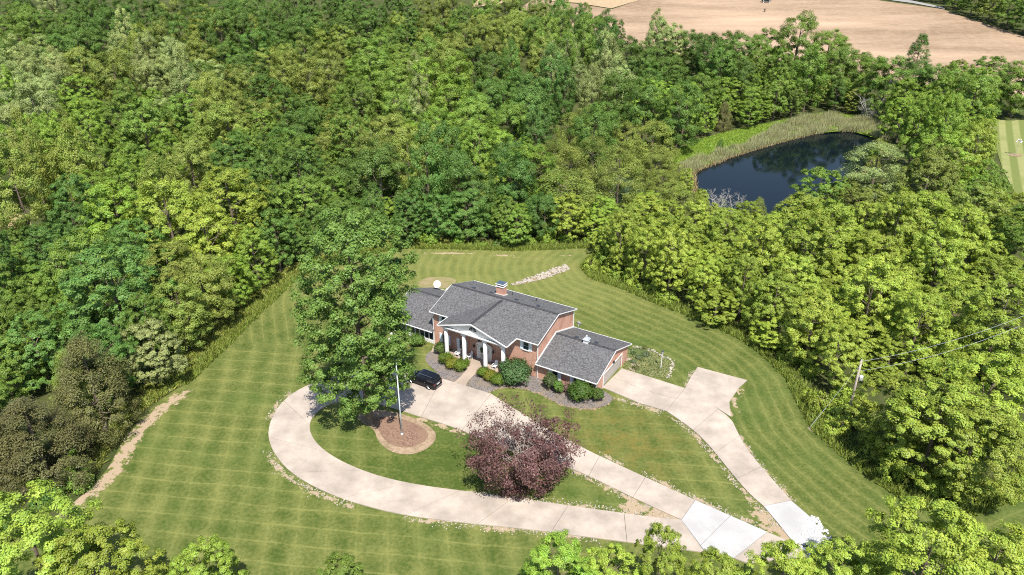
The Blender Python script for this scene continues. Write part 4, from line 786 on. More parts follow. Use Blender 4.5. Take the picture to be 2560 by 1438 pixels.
class M:
    "collects verts and faces for one mesh"
    def __init__(s): s.v = []; s.f = []
    def add(s, vs, fs):
        n = len(s.v); s.v += [tuple(map(float, p)) for p in vs]; s.f += [tuple(i + n for i in f) for f in fs]; return s
    def box(s, x0, x1, y0, y1, z0, z1):
        return s.add([(x0, y0, z0), (x1, y0, z0), (x1, y1, z0), (x0, y1, z0), (x0, y0, z1), (x1, y0, z1), (x1, y1, z1), (x0, y1, z1)],
                     [(0, 3, 2, 1), (4, 5, 6, 7), (0, 1, 5, 4), (1, 2, 6, 5), (2, 3, 7, 6), (3, 0, 4, 7)])
    def prism(s, bottom, top):
        n = len(bottom)
        return s.add(list(bottom) + list(top), [tuple(range(n))[::-1], tuple(range(n, 2 * n))] + [(i, (i + 1) % n, n + (i + 1) % n, n + i) for i in range(n)])
    def ext(s, poly, axis, a, b):
        "extrude a 2-D outline along an axis"
        def P(p, t): return (t, p[0], p[1]) if axis == 'x' else ((p[0], t, p[1]) if axis == 'y' else (p[0], p[1], t))
        return s.prism([P(p, a) for p in poly], [P(p, b) for p in poly])
    def tube(s, pts, rs, n=8, cap=True):
        pts = [Vector(p) for p in pts]; k = len(pts)
        if not isinstance(rs, (list, tuple)): rs = [rs] * k
        vs = []
        for i, p in enumerate(pts):
            d = (pts[min(i + 1, k - 1)] - pts[max(i - 1, 0)]).normalized()
            a = d.cross(Vector((0, 0, 1)) if abs(d.z) < .95 else Vector((1, 0, 0))).normalized(); b = d.cross(a)
            for j in range(n):
                t = 2 * math.pi * j / n
                vs.append(p + (a * math.cos(t) + b * math.sin(t)) * rs[i])
        fs = [(i * n + j, i * n + (j + 1) % n, (i + 1) * n + (j + 1) % n, (i + 1) * n + j) for i in range(k - 1) for j in range(n)]
        if cap: fs += [tuple(range(n))[::-1], tuple(range((k - 1) * n, k * n))]
        return s.add(vs, fs)
    def lathe(s, prof, n=12, c=(0, 0, 0)):
        vs = [(c[0] + r * math.cos(2 * math.pi * j / n), c[1] + r * math.sin(2 * math.pi * j / n), c[2] + z) for r, z in prof for j in range(n)]
        k = len(prof)
        fs = [(i * n + j, i * n + (j + 1) % n, (i + 1) * n + (j + 1) % n, (i + 1) * n + j) for i in range(k - 1) for j in range(n)]
        fs += [tuple(range(n))[::-1], tuple(range((k - 1) * n, k * n))]
        return s.add(vs, fs)
    def slab(s, pts, t):
        "roof plane with thickness, top face = pts"
        return s.prism([(p[0], p[1], p[2] - t) for p in pts], pts)
    def rock(s, c, r, rng):
        t = (1 + 5 ** .5) / 2
        vs = [(-1, t, 0), (1, t, 0), (-1, -t, 0), (1, -t, 0), (0, -1, t), (0, 1, t), (0, -1, -t), (0, 1, -t), (t, 0, -1), (t, 0, 1), (-t, 0, -1), (-t, 0, 1)]
        fs = [(0, 11, 5), (0, 5, 1), (0, 1, 7), (0, 7, 10), (0, 10, 11), (1, 5, 9), (5, 11, 4), (11, 10, 2), (10, 7, 6), (7, 1, 8), (3, 9, 4), (3, 4, 2), (3, 2, 6), (3, 6, 8), (3, 8, 9), (4, 9, 5), (2, 4, 11), (6, 2, 10), (8, 6, 7), (9, 8, 1)]
        sx, sy, sz = (rng.uniform(.7, 1.3) for _ in range(3)); a = rng.uniform(0, 6.3); ca, sa = math.cos(a), math.sin(a)
        out = []
        for x, y, z in vs:
            k = r * rng.uniform(.8, 1.15) / 1.9
            x, y, z = x * sx * k, y * sy * k, z * sz * .65 * k
            out.append((c[0] + x * ca - y * sa, c[1] + x * sa + y * ca, c[2] + z))
        return s.add(out, fs)
    def mesh(s, name):
        me = bpy.data.meshes.new(name); me.from_pydata(s.v, [], s.f); me.update(); return me
    def build(s, name, mat, parent=None, smooth=False, bevel=0.0):
        me = s.mesh(name)
        if smooth: me.polygons.foreach_set('use_smooth', [True] * len(me.polygons))
        me.materials.append(mat)
        o = link(bpy.data.objects.new(name, me), parent)
        if bevel:
            b = o.modifiers.new('edge', 'BEVEL'); b.width = bevel; b.segments = 2; b.limit_method = 'ANGLE'
        return o
def Box(name, mat, parent, *a, bevel=0.0): return M().box(*a).build(name, mat, parent, bevel=bevel)

# ------------------------------------------------------------------ materials
class NT:
    def __init__(s, name):
        s.m = bpy.data.materials.new(name); s.m.use_nodes = True; s.t = s.m.node_tree
        s.b = s.t.nodes['Principled BSDF']; s.out = s.t.nodes['Material Output']
    def n(s, typ, **kw):
        x = s.t.nodes.new('ShaderNode' + typ)
        for k, v in kw.items():
            if k.startswith('i_'):
                key = k[2:]; key = int(key) if key.isdigit() else key.replace('_', ' ')
                if isinstance(v, bpy.types.NodeSocket): s.t.links.new(v, x.inputs[key])
                else: x.inputs[key].default_value = v
            else: setattr(x, k, v)
        return x
    def l(s, a, b): s.t.links.new(a, b)
    def math(s, op, a, b=0.0, c=None):
        x = s.n('Math', operation=op)
        for i, v in enumerate((a, b) if c is None else (a, b, c)):
            if isinstance(v, bpy.types.NodeSocket): s.l(v, x.inputs[i])
            else: x.inputs[i].default_value = v
        return x.outputs[0]
    def mix(s, f, a, b, mode='MIX'):
        x = s.n('Mix', data_type='RGBA', blend_type=mode)
        for i, v in ((0, f), (6, a), (7, b)):
            if isinstance(v, bpy.types.NodeSocket): s.l(v, x.inputs[i])
            else: x.inputs[i].default_value = v if i == 0 else (*v[:3], 1)
        return x.outputs[2]
    def noise(s, vec, scale, detail=4, rough=.55, dim='3D'):
        return s.n('TexNoise', noise_dimensions=dim, i_Vector=vec, i_Scale=scale, i_Detail=detail, i_Roughness=rough).outputs[0]
    def ramp(s, f, a, b, lo=(0, 0, 0), hi=(1, 1, 1)):
        x = s.n('MapRange', i_0=f, i_1=a, i_2=b); x.clamp = True
        return x.outputs[0]
    def attr(s, name): return s.n('Attribute', attribute_name=name).outputs['Fac']
    def bump(s, h, strength=.3, dist=.05):
        b = s.n('Bump', i_Strength=strength, i_Distance=dist, i_Height=h); s.l(b.outputs[0], s.b.inputs['Normal'])
    def col(s, c, rough=.8, spec=.3, metal=0.0):
        if isinstance(c, bpy.types.NodeSocket): s.l(c, s.b.inputs['Base Color'])
        else: s.b.inputs['Base Color'].default_value = (*c, 1)
        s.b.inputs['Roughness'].default_value = rough; s.b.inputs['Specular IOR Level'].default_value = spec
        s.b.inputs['Metallic'].default_value = metal
        return s.m
    def obj(s): return s.n('TexCoord').outputs['Object']
    def geo(s): return s.n('NewGeometry').outputs['Position']
def plain(name, c, rough=.7, spec=.3, metal=0.0, var=.15, scale=3.0):
    t = NT(name)
    if var:
        f = t.noise(t.geo(), scale, 3)
        c2 = t.mix(t.ramp(f, .3, .7), [k * (1 - var) for k in c], [min(1, k * (1 + var)) for k in c])
        return t.col(c2, rough, spec, metal)
    return t.col(c, rough, spec, metal)

def leaf_mat(name, fixed=None, trans=.30, val=1.0):
    t = NT(name)
    base = t.n('ObjectInfo').outputs['Color'] if fixed is None else t.n('RGB').outputs[0]
    if fixed is not None: base.default_value = (*fixed, 1)
    tint = t.attr('tint'); hue = t.attr('hue')
    hs = t.n('HueSaturation', i_Color=base)
    t.l(t.math('MULTIPLY_ADD', hue, .035, .4825), hs.inputs['Hue'])
    t.l(t.math('MULTIPLY_ADD', tint, .85 * val, .62 * val), hs.inputs['Value'])
    c = hs.outputs[0]
    t.col(c, .45, .22)
    tr = t.n('BsdfTranslucent')
    t.l(t.mix(.5, c, t.mix(1.0, c, (1.3, 1.25, .5), 'MULTIPLY')), tr.inputs[0])
    mx = t.n('MixShader', i_0=trans); t.l(t.b.outputs[0], mx.inputs[1]); t.l(tr.outputs[0], mx.inputs[2])
    t.l(mx.outputs[0], t.out.inputs[0])
    return t.m

def pick_axis(t):
    "coordinate along a wall or roof run, from the face normal"
    tc = t.n('TexCoord'); o = t.n('SeparateXYZ', i_0=tc.outputs['Object']); nn = t.n('SeparateXYZ', i_0=tc.outputs['Normal'])
    side = t.math('GREATER_THAN', t.math('ABSOLUTE', nn.outputs[0]), t.math('ABSOLUTE', nn.outputs[1]))
    run = t.math('ADD', t.math('MULTIPLY', o.outputs[1], side), t.math('MULTIPLY', o.outputs[0], t.math('SUBTRACT', 1.0, side)))
    other = t.math('ADD', t.math('MULTIPLY', o.outputs[0], side), t.math('MULTIPLY', o.outputs[1], t.math('SUBTRACT', 1.0, side)))
    return run, other, o.outputs[2], tc.outputs['Object']
def brick_mat():
    t = NT('brick'); run, other, z, ob = pick_axis(t)
    v = t.n('CombineXYZ', i_0=run, i_1=z).outputs[0]
    b = t.n('TexBrick', i_Vector=v, i_Scale=1.0)
    b.inputs['Color1'].default_value = (.56, .30, .215, 1); b.inputs['Color2'].default_value = (.40, .175, .115, 1)
    b.inputs['Mortar'].default_value = (.44, .36, .30, 1)
    b.inputs['Mortar Size'].default_value = .008; b.inputs['Brick Width'].default_value = .215; b.inputs['Row Height'].default_value = .075
    b.inputs['Bias'].default_value = -.1
    sp = t.n('TexNoise', i_Vector=t.n('Mapping', i_Vector=v, i_Scale=(2.2, 6.5, 1)).outputs[0], i_Scale=1.0, i_Detail=3.0).outputs[0]
    c = t.mix(t.ramp(sp, .5, .72), b.outputs[0], (.50, .30, .22))
    c = t.mix(t.ramp(t.noise(ob, .6, 4), .45, .75), c, (.36, .18, .125))
    t.bump(b.outputs[1], -.25, .01)
    return t.col(c, .85, .2)
def shingle_mat():
    t = NT('shingles'); run, other, z, ob = pick_axis(t)
    row = t.math('FLOOR', t.math('MULTIPLY', other, 1 / .145))
    shift = t.math('MULTIPLY', t.n('TexWhiteNoise', noise_dimensions='1D', i_W=row).outputs[0], 7.0)
    cell = t.math('FLOOR', t.math('ADD', t.math('MULTIPLY', run, 1 / .17), shift))
    wn_ = t.n('TexWhiteNoise', noise_dimensions='2D', i_Vector=t.n('CombineXYZ', i_0=cell, i_1=row).outputs[0]).outputs[0]
    c = t.mix(wn_, (.06, .06, .062), (.145, .143, .147))
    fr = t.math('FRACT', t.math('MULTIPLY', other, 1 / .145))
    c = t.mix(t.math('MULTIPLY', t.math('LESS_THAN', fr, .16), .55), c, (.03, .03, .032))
    c = t.mix(t.math('MULTIPLY', t.ramp(t.noise(ob, .5, 5), .4, .7), .3), c, (.11, .105, .10))
    t.bump(fr, .25, .02)
    return t.col(c, .9, .15)
def concrete_mat(name, c, stain=.22):
    t = NT(name); g = t.geo()
    a = t.mix(t.ramp(t.noise(g, .28, 6, .62), .35, .68), [k * (1 - stain) for k in c], [k * 1.06 for k in c])
    a = t.mix(t.math('MULTIPLY', t.ramp(t.noise(g, 1.4, 5, .7), .5, .75), .35), a, (c[0] * .82, c[1] * .72, c[2] * .62))
    a = t.mix(t.math('MULTIPLY', t.ramp(t.noise(g, 14, 3), .4, .7), .14), a, [k * .6 for k in c])
    t.bump(t.noise(g, 30, 2), .15, .01)
    return t.col(a, .9, .2)
def speckle(name, c1, c2, scale, c3=None, s3=.4, bump=.5):
    t = NT(name); g = t.geo()
    v = t.n('TexVoronoi', i_Vector=g, i_Scale=scale); r = t.n('SeparateXYZ', i_0=v.outputs['Color']).outputs[0]
    a = t.mix(r, c1, c2)
    if c3: a = t.mix(t.ramp(t.noise(g, s3, 5, .65), .46, .62), a, c3)
    t.bump(v.outputs['Distance'], bump, .06)
    return t.col(a, .95, .1)

MT = {}
MT['brick'] = brick_mat(); MT['shingle'] = shingle_mat()
MT['concrete'] = concrete_mat('drive_concrete', (.415, .355, .30), .34)
MT['newconcrete'] = concrete_mat('fresh_concrete', (.40, .395, .39), .16)
MT['porch'] = concrete_mat('porch_concrete', (.36, .29, .235))
MT['trim'] = plain('white_trim', (.66, .66, .655), .5, .4, var=.05)
MT['shadowgap'] = plain('dark_vent', (.02, .02, .022), .6)
MT['glass'] = plain('window_glass', (.02, .03, .04), .06, .6, var=0)
MT['shutter'] = plain('shutter_paint', (.62, .68, .72), .6, var=.05)
MT['gdoor'] = plain('garage_door_paint', (.36, .33, .30), .6, var=.06)
MT['metal'] = plain('galvanised_metal', (.55, .56, .58), .4, .5, .6, var=.1)
MT['darkmetal'] = plain('dark_metal', (.03, .035, .045), .45, .5)
MT['copper'] = plain('slate_blue_metal', (.07, .10, .14), .4, .5, .3)
MT['bark'] = plain('bark', (.14, .11, .085), .95, .1, var=.35, scale=6)
MT['palebark'] = plain('pale_bark', (.38, .36, .33), .95, .1, var=.3, scale=6)
MT['whitepaint'] = plain('white_paint', (.66, .66, .66), .4, .4, var=0)
MT['mulch'] = speckle('grey_mulch', (.085, .075, .072), (.22, .195, .19), 9, (.19, .155, .12), .5)
MT['brownmulch'] = speckle('brown_mulch', (.12, .07, .05), (.25, .16, .115), 7, (.20, .13, .09), .6)
MT['soil'] = speckle('bare_soil', (.235, .17, .11), (.33, .245, .17), 5, (.19, .14, .085), .7)
MT['stone'] = plain('pale_stone', (.31, .275, .225), .9, .15, var=.35, scale=2.5)
MT['whitestone'] = plain('white_stone', (.44, .44, .44), .9, .15, var=.15, scale=3)
MT['wood'] = plain('grey_pole_wood', (.36, .31, .27), .9, .1, var=.25)
MT['leaf'] = leaf_mat('leaves')
MT['needle'] = leaf_mat('needles', trans=.12)

# ------------------------------------------------------------------ terrain, lawn
def arr(p): return np.array(p, float)
def sheet(name, poly, mat, z=0.0, step=None, drape=False, lift=0.0, parent=None, extra=None):
    "a flat or draped sheet bounded by a plan outline"
    P = [Vector(p) for p in poly]
    if step:
        bd = []
        for i in range(len(P)):
            a, b = P[i], P[(i + 1) % len(P)]; n = max(1, int((b - a).length / step))
            bd += [a + (b - a) * (k / n) for k in range(n)]
    else: bd = P
    nb = len(bd); pts = list(bd); A = arr(bd)
    if step:
        gx, gy = np.meshgrid(np.arange(A[:, 0].min(), A[:, 0].max(), step), np.arange(A[:, 1].min(), A[:, 1].max(), step))
        gx = gx.ravel(); gy = gy.ravel(); sdist = signed(gx, gy, [tuple(p) for p in bd])
        k = sdist < -.35 * step
        pts += [Vector((x, y)) for x, y in zip(gx[k], gy[k])]
    vo, eo, fo, *_ = delaunay_2d_cdt(pts, [(i, (i + 1) % nb) for i in range(nb)], [], 1, 1e-5)
    V = arr([(v.x, v.y) for v in vo])
    zz = (height(V[:, 0], V[:, 1]) + lift) if drape else np.full(len(V), z)
    me = bpy.data.meshes.new(name)
    fs = []
    for f in fo:
        a, b, c = (V[i] for i in f[:3])
        fs.append(tuple(f) if (b[0]-a[0])*(c[1]-a[1])-(b[1]-a[1])*(c[0]-a[0]) > 0 else tuple(f)[::-1])
    me.from_pydata([(a[0], a[1], c) for a, c in zip(V, zz)], [], fs)
    if extra:
        for k, fn in extra.items():
            at = me.attributes.new(k, 'FLOAT', 'POINT'); at.data.foreach_set('value', np.asarray(fn(V[:, 0], V[:, 1]), np.float32))
    me.materials.append(mat)
    return link(bpy.data.objects.new(name, me), parent)
def line_dist(X, Y, line):
    d = np.full(X.shape, 1e9)
    for (ax, ay), (bx, by) in zip(line[:-1], line[1:]):
        ex, ey = bx - ax, by - ay
        t = np.clip(((X - ax) * ex + (Y - ay) * ey) / (ex * ex + ey * ey + 1e-9), 0, 1)
        d = np.minimum(d, np.hypot(X - ax - t * ex, Y - ay - t * ey))
    return d
def sstep(x, a, b):
    t = np.clip((x - a) / (b - a), 0, 1); return t * t * (3 - 2 * t)

# woodland ground, one sheet out to the horizon
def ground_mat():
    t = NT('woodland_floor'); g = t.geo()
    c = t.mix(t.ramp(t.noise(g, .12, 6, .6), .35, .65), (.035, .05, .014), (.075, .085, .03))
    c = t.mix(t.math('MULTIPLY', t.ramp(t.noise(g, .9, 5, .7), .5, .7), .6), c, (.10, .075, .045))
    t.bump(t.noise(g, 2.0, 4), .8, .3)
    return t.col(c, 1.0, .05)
xs = np.concatenate([[-3500, -1800, -900, -600], np.arange(-420, 421, 4.0), [600, 900, 1800, 3500]])
ys = np.concatenate([[-2500, -900, -300, -100, -20], np.arange(20, 561, 4.0), [700, 1000, 2000, 4000]])
GX, GY = np.meshgrid(xs, ys); gx = GX.ravel(); gy = GY.ravel()
gz = height(gx, gy) - .06
gz -= 1.6 * sstep(-signed(gx, gy, POND), -1.5, 4.0)
nx, ny = len(xs), len(ys)
me = bpy.data.meshes.new('ground')
me.from_pydata(list(zip(gx.tolist(), gy.tolist(), gz.tolist())), [], [(j * nx + i, j * nx + i + 1, (j + 1) * nx + i + 1, (j + 1) * nx + i) for j in range(ny - 1) for i in range(nx - 1)])
me.materials.append(ground_mat())
tag(link(bpy.data.objects.new('ground', me)), 'shaded leaf-strewn ground under the woods', kind='structure')

# mown lawn: stripes follow the mower's passes
right_edge = [p for p in LAWN if p[0] > 6 and p[1] > 50]
n1 = arr([0.125, 0.992])
n2 = arr([0.985, 0.17])
def w_right(X, Y): return np.maximum(sstep(X * .72 + (Y - 66) * .35, 17, 23), sstep(Y - .1 * X, 96, 102))
def bare_fn(X, Y):
    b = np.zeros(X.shape)
    for line, hw in SOIL_STRIPS.values(): b = np.maximum(b, 1.1 - line_dist(X, Y, line) / (hw * 1.5))
    for e in STONES_EDGE: b = np.maximum(b, .95 - line_dist(X, Y, e) / 1.1)
    b = np.maximum(b, .98 - np.hypot(X - GUYPATCH[0], Y - GUYPATCH[1]) / 1.6)
    return np.clip(b, 0, 1)
def dry_fn(X, Y):
    return np.clip(1.15 - np.hypot((X - 14) / 9, (Y - 72) / 9), 0, 1)
def lawn_mat():
    t = NT('mown_grass'); g = t.geo()
    wob = t.math('MULTIPLY', t.math('SUBTRACT', t.noise(g, .12, 3), .5), .9)
    def stripes(attr, width, soft=.12):
        s = t.math('MULTIPLY', t.math('ADD', t.attr(attr), wob), 1 / width)
        tri = t.math('ABSOLUTE', t.math('SUBTRACT', t.math('MULTIPLY', t.math('FRACT', s), 2.0), 1.0))
        return t.ramp(tri, .5 - soft, .5 + soft), t.ramp(tri, .86, .99)
    fine = t.noise(g, 2.3, 6, .7); mid = t.noise(g, .32, 5, .6)
    dark, light = (.048, .074, .013), (.163, .170, .050)
    wr = t.attr('wr'); brk = t.ramp(t.noise(g, .22, 6, .65), .22, .6)
    a, ae = stripes('s1', 2.5, .22); b, be = stripes('s2', 3.1, .25); r, re_ = stripes('sr', 1.75, .3)
    left = t.math('ADD', t.math('MULTIPLY', t.math('ADD', t.math('MULTIPLY', a, .16), t.math('MULTIPLY', t.math('MULTIPLY', ae, brk), .9)), 1.0), t.math('ADD', t.math('MULTIPLY', b, .42), t.math('MULTIPLY', t.math('MULTIPLY', be, brk), .4)))
    right = t.math('ADD', t.math('MULTIPLY', r, .36), t.math('MULTIPLY', t.math('MULTIPLY', re_, brk), .7))
    st = t.math('MULTIPLY', t.math('ADD', t.math('MULTIPLY', right, wr), t.math('MULTIPLY', left, t.math('SUBTRACT', 1.0, wr))), t.math('SUBTRACT', 1.0, t.math('MULTIPLY', t.math('MAXIMUM', t.attr('lush'), t.attr('dry')), .75)))
    f = t.math('ADD', t.math('MULTIPLY', st, .55), t.math('ADD', t.math('MULTIPLY', t.ramp(mid, .3, .7), .42), t.math('MULTIPLY', t.math('SUBTRACT', fine, .5), 1.7)))
    f = t.math('SUBTRACT', f, t.math('MULTIPLY', t.attr('lush'), .22))
    f = t.math('ADD', f, t.math('MULTIPLY', t.attr('far'), .38))
    c = t.mix(t.ramp(f, -.05, .85), dark, light)
    patch = t.ramp(t.noise(g, .09, 4), .5, .68)
    c = t.mix(t.math('MULTIPLY', patch, .4), c, (.055, .10, .02))
    dn = t.ramp(t.noise(g, .5, 6, .7), .42, .66)
    c = t.mix(t.math('MULTIPLY', t.math('MULTIPLY', t.attr('dry'), dn), .85), c, (.165, .125, .032))
    c = t.mix(t.math('MULTIPLY', t.ramp(t.noise(g, 1.1, 4, .7), .6, .75), .3), c, (.20, .19, .07))
    c = t.mix(t.math('MULTIPLY', t.ramp(t.noise(g, 6.0, 2, .6), .55, .75), .45), c, (.04, .07, .014))
    bn = t.math('GREATER_THAN', t.math('ADD', t.attr('bare'), t.math('MULTIPLY', t.math('SUBTRACT', t.noise(g, 1.1, 7, .75), .5), 2.3)), .74)
    c = t.mix(bn, c, t.mix(t.noise(g, 4, 3), (.25, .18, .115), (.38, .30, .21)))
    sp = t.ramp(t.noise(g, .45, 5, .75), .715, .74)
    c = t.mix(t.math('MULTIPLY', sp, .8), c, (.33, .27, .17))
    t.bump(t.noise(g, 9, 3), .5, .08)
    return t.col(c, .95, .12)
lawn = sheet('lawn', LAWN, lawn_mat(), step=1.1, extra={
    's1': lambda X, Y: X * n1[0] + Y * n1[1], 's2': lambda X, Y: X * n2[0] + Y * n2[1],
    'sr': lambda X, Y: line_dist(X, Y, right_edge), 'wr': w_right, 'bare': bare_fn, 'dry': dry_fn,
    'lush': lambda X, Y: np.clip(1.2 - np.hypot((X + 6) / 15, (Y - 69) / 9), 0, 1),
    'far': lambda X, Y: sstep(Y, 98, 118)})
tag(lawn, 'mown lawn with crossing mower stripes', kind='structure')

def rough_mat(name, a, b, c=None):
    t = NT(name); g = t.geo()
    x = t.mix(t.ramp(t.noise(g, .5, 6, .7), .35, .65), a, b)
    if c: x = t.mix(t.ramp(t.noise(g, .12, 5, .6), .5, .62), x, c)
    t.bump(t.noise(g, 3, 4), .8, .2)
    return t.col(x, 1, .05)
tag(sheet('meadow', MEADOW, rough_mat('meadow_grass', (.09, .15, .02), (.17, .22, .035)), step=5, drape=True, lift=.05), 'grassy pond bank', kind='structure')
def far_lawn_mat():
    t = NT('far_lawn_grass'); g = t.geo(); s = t.n('SeparateXYZ', i_0=g)
    u = t.math('ADD', t.math('MULTIPLY', s.outputs[0], .873), t.math('MULTIPLY', s.outputs[1], -.487))
    tri = t.math('ABSOLUTE', t.math('SUBTRACT', t.math('MULTIPLY', t.math('FRACT', t.math('MULTIPLY', u, 1 / 3.8)), 2.0), 1.0))
    c = t.mix(t.ramp(tri, .4, .6), (.13, .155, .045), (.23, .235, .095))
    c = t.mix(t.math('MULTIPLY', t.ramp(t.noise(g, .2, 5), .4, .7), .5), c, (.14, .17, .05))
    return t.col(c, .95, .1)
tag(sheet('far_lawn', RLAWN, far_lawn_mat(), step=5, drape=True, lift=.06), 'striped lawn beyond the woods', kind='structure')
def field_mat():
    t = NT('ploughed_soil'); g = t.geo()
    m = t.n('Mapping', i_Vector=g, i_Rotation=(0, 0, .35), i_Scale=(.010, .035, .02)).outputs[0]
    c = t.mix(t.ramp(t.noise(m, 1.0, 6, .6), .35, .68), (.20, .138, .09), (.395, .285, .195))
    c = t.mix(t.math('MULTIPLY', t.ramp(t.noise(g, .35, 5, .7), .45, .7), .35), c, (.41, .315, .225))
    return t.col(c, 1, .05)
tag(sheet('field', FIELD, field_mat(), step=14, drape=True, lift=.10), 'ploughed tan field', kind='structure')
tag(sheet('field', FIELD2, rough_mat('pale_field', (.30, .225, .13), (.38, .28, .18)), step=14, drape=True, lift=.20), 'pale field strip', kind='structure')
tag(sheet('road', ROAD, plain('asphalt', (.24, .23, .22), .9, var=.1), step=8, drape=True, lift=.3), 'country road past the field', kind='structure')
tag(sheet('clearing', CLEARING, rough_mat('clearing_soil', (.40, .28, .17), (.16, .18, .05)), step=3, drape=True, lift=.08), 'small bare clearing in the woods', kind='structure')

def water_mat():
    t = NT('pond_water'); g = t.geo()
    t.bump(t.noise(g, 1.2, 3), .06, .05)
    t.b.inputs['IOR'].default_value = 1.33
    return t.col((.003, .006, .009), .05, .15)
tag(sheet('pond', POND, water_mat(), z=-4.12), 'dark blue pond', kind='structure')

# ------------------------------------------------------------------ paving
def resample(line, n):
    L = arr(line); s = np.concatenate([[0], np.cumsum(np.hypot(*np.diff(L, axis=0).T))]); t = np.linspace(0, s[-1], n)
    return np.stack([np.interp(t, s, L[:, 0]), np.interp(t, s, L[:, 1])], 1)
def rounded(p, n=2):
    if len(p) < 4: return p
    for _ in range(n):
        q = [p[0]]
        for (ax, ay), (bx, by) in zip(p[:-1], p[1:]): q += [(.75 * ax + .25 * bx, .75 * ay + .25 * by), (.25 * ax + .75 * bx, .25 * ay + .75 * by)]
        p = q + [p[-1]]
    return p
def panels(parent, a, b, count, mat, per=5, z=.11, across=1):
    A = resample(rounded(a), count * per + 1); B = resample(rounded(b), count * per + 1)
    for k in range(count):
        for j in range(across):
            i0, i1 = k * per, (k + 1) * per
            lo = A[i0:i1 + 1] + (B[i0:i1 + 1] - A[i0:i1 + 1]) * (j / across)
            hi = A[i0:i1 + 1] + (B[i0:i1 + 1] - A[i0:i1 + 1]) * ((j + 1) / across)
            lo, hi = lo.copy(), hi.copy()
            g = .022
            for E_ in (lo, hi):
                d = E_[1] - E_[0]; E_[0] += d / (np.hypot(*d) + 1e-6) * g
                d = E_[-2] - E_[-1]; E_[-1] += d / (np.hypot(*d) + 1e-6) * g
            if across > 1:
                d = (hi - lo); d = d / np.hypot(d[:, 0], d[:, 1])[:, None] * g; lo += d; hi -= d
            n = len(lo); v = [(x, y, zz) for zz in (z, -.08) for row in (lo, hi) for x, y in row]
            f = []
            for i in range(n - 1):
                f += [(i, i + 1, n + i + 1, n + i), (2*n + i, 3*n + i, 3*n + i + 1, 2*n + i + 1), (i, 2*n + i, 2*n + i + 1, i + 1), (n + i, n + i + 1, 3*n + i + 1, 3*n + i)]
            f += [(0, n, 3*n, 2*n), (n - 1, 3*n - 1, 4*n - 1, 2*n - 1)]
            p, q, r_ = arr(v[f[0][0]]), arr(v[f[0][1]]), arr(v[f[0][2]])
            if np.cross(q - p, r_ - p)[2] < 0: f = [x[::-1] for x in f]
            M().add(v, f).build('slab', mat, parent)
drive = tag(empty('driveway', (0, 0, 0)), 'pale concrete loop drive and garage drive', kind='structure')
panels(drive, LOOP_IN, LOOP_OUT, 12, MT['concrete'], 8)
panels(drive, DIAG_UP[:8], DIAG_LO[:8], 5, MT['concrete'], 6)
panels(drive, DIAG_UP[7:9], DIAG_LO[7:10], 2, MT['newconcrete'], 5)
panels(drive, DIAG_UP[8:], DIAG_LO[9:], 1, MT['concrete'], 3)
panels(drive, GD_UP[:3], GD_LO[:3], 1, MT['concrete'], 5, across=2)
panels(drive, GD_UP[2:8], GD_LO[2:8], 4, MT['concrete'], 4)
panels(drive, GD_UP[7:], GD_LO[7:], 1, MT['newconcrete'], 6)
sp = [tuple(p) for p in SPUR]
M().prism([(x, y, -.08) for x, y in sp], [(x, y, .105) for x, y in sp]).build('slab', MT['concrete'], drive)
walk = [tuple(p) for p in WALK]
tag(M().prism([(x, y, -.05) for x, y in walk], [(x, y, .13) for x, y in walk]).build('path', MT['porch']), 'concrete front walk from porch to drive', kind='structure')
sw = [tuple(p) for p in SIDEWALK]
tag(M().prism([(x, y, -.05) for x, y in sw], [(x, y, .08) for x, y in sw]).build('path', MT['porch']), 'short side walk by the sunroom', kind='structure')
MT['worn'] = rough_mat('worn_ground', (.26, .20, .12), (.17, .17, .06))
def soften(p, n=2):
    for _ in range(n):
        p = [q for (ax, ay), (bx, by) in zip(p, p[1:] + p[:1]) for q in ((.75 * ax + .25 * bx, .75 * ay + .25 * by), (.25 * ax + .75 * bx, .25 * ay + .75 * by))]
    return p
for nm, poly, m, z in (('bed', BED_L, 'mulch', .02), ('bed', BED_R, 'mulch', .02), ('bed', RING, 'soil', .02), ('bed', RING_IN, 'brownmulch', .035), ('patio', PATIO, 'worn', .02), ('bed', SWALE, 'soil', .02)):
    tag(sheet(nm, soften(poly), MT[m], z=z), kind='structure')
tag(sheet('bed', soften(GARDEN), rough_mat('garden_ground', (.12, .125, .045), (.20, .19, .085), (.10, .13, .05)), z=.02), 'planted garden bed beside the garage', kind='structure')

# loose stones
rs = random.Random(21)
def stones(name, lines, per_m, spread, r0, r1, mat, label):
    m = M()
    for ln in lines:
        for (ax, ay), (bx, by) in zip(ln[:-1], ln[1:]):
            L = math.hypot(bx - ax, by - ay)
            for k in range(int(L * per_m)):
                t = rs.random(); r = rs.uniform(r0, r1)
                m.rock((ax + (bx - ax) * t + rs.gauss(0, spread), ay + (by - ay) * t + rs.gauss(0, spread), .02 + r * .2), r, rs)
    return tag(m.build(name, mat), label, 'stones', kind='stuff')
def stones_in(name, poly, n, r0, r1, mat, label):
    m = M(); A = arr(poly); lo, hi = A.min(0), A.max(0); k = 0
    while k < n:
        x, y = rs.uniform(lo[0], hi[0]), rs.uniform(lo[1], hi[1])
        if not inside(np.array([x]), np.array([y]), poly)[0]: continue
        r = rs.uniform(r0, r1); m.rock((x, y, .03 + r * .25), r, rs); k += 1
    return tag(m.build(name, mat), label, 'stones', kind='stuff')
stones('edge_gravel', STONES_EDGE, 16, .30, .035, .10, MT['stone'], 'pale gravel lining the edges of the drives')
stones('garden_edging_stones', [GARDEN_EDGE], 8, .16, .08, .2, MT['stone'], 'stone edging round the garage garden bed')
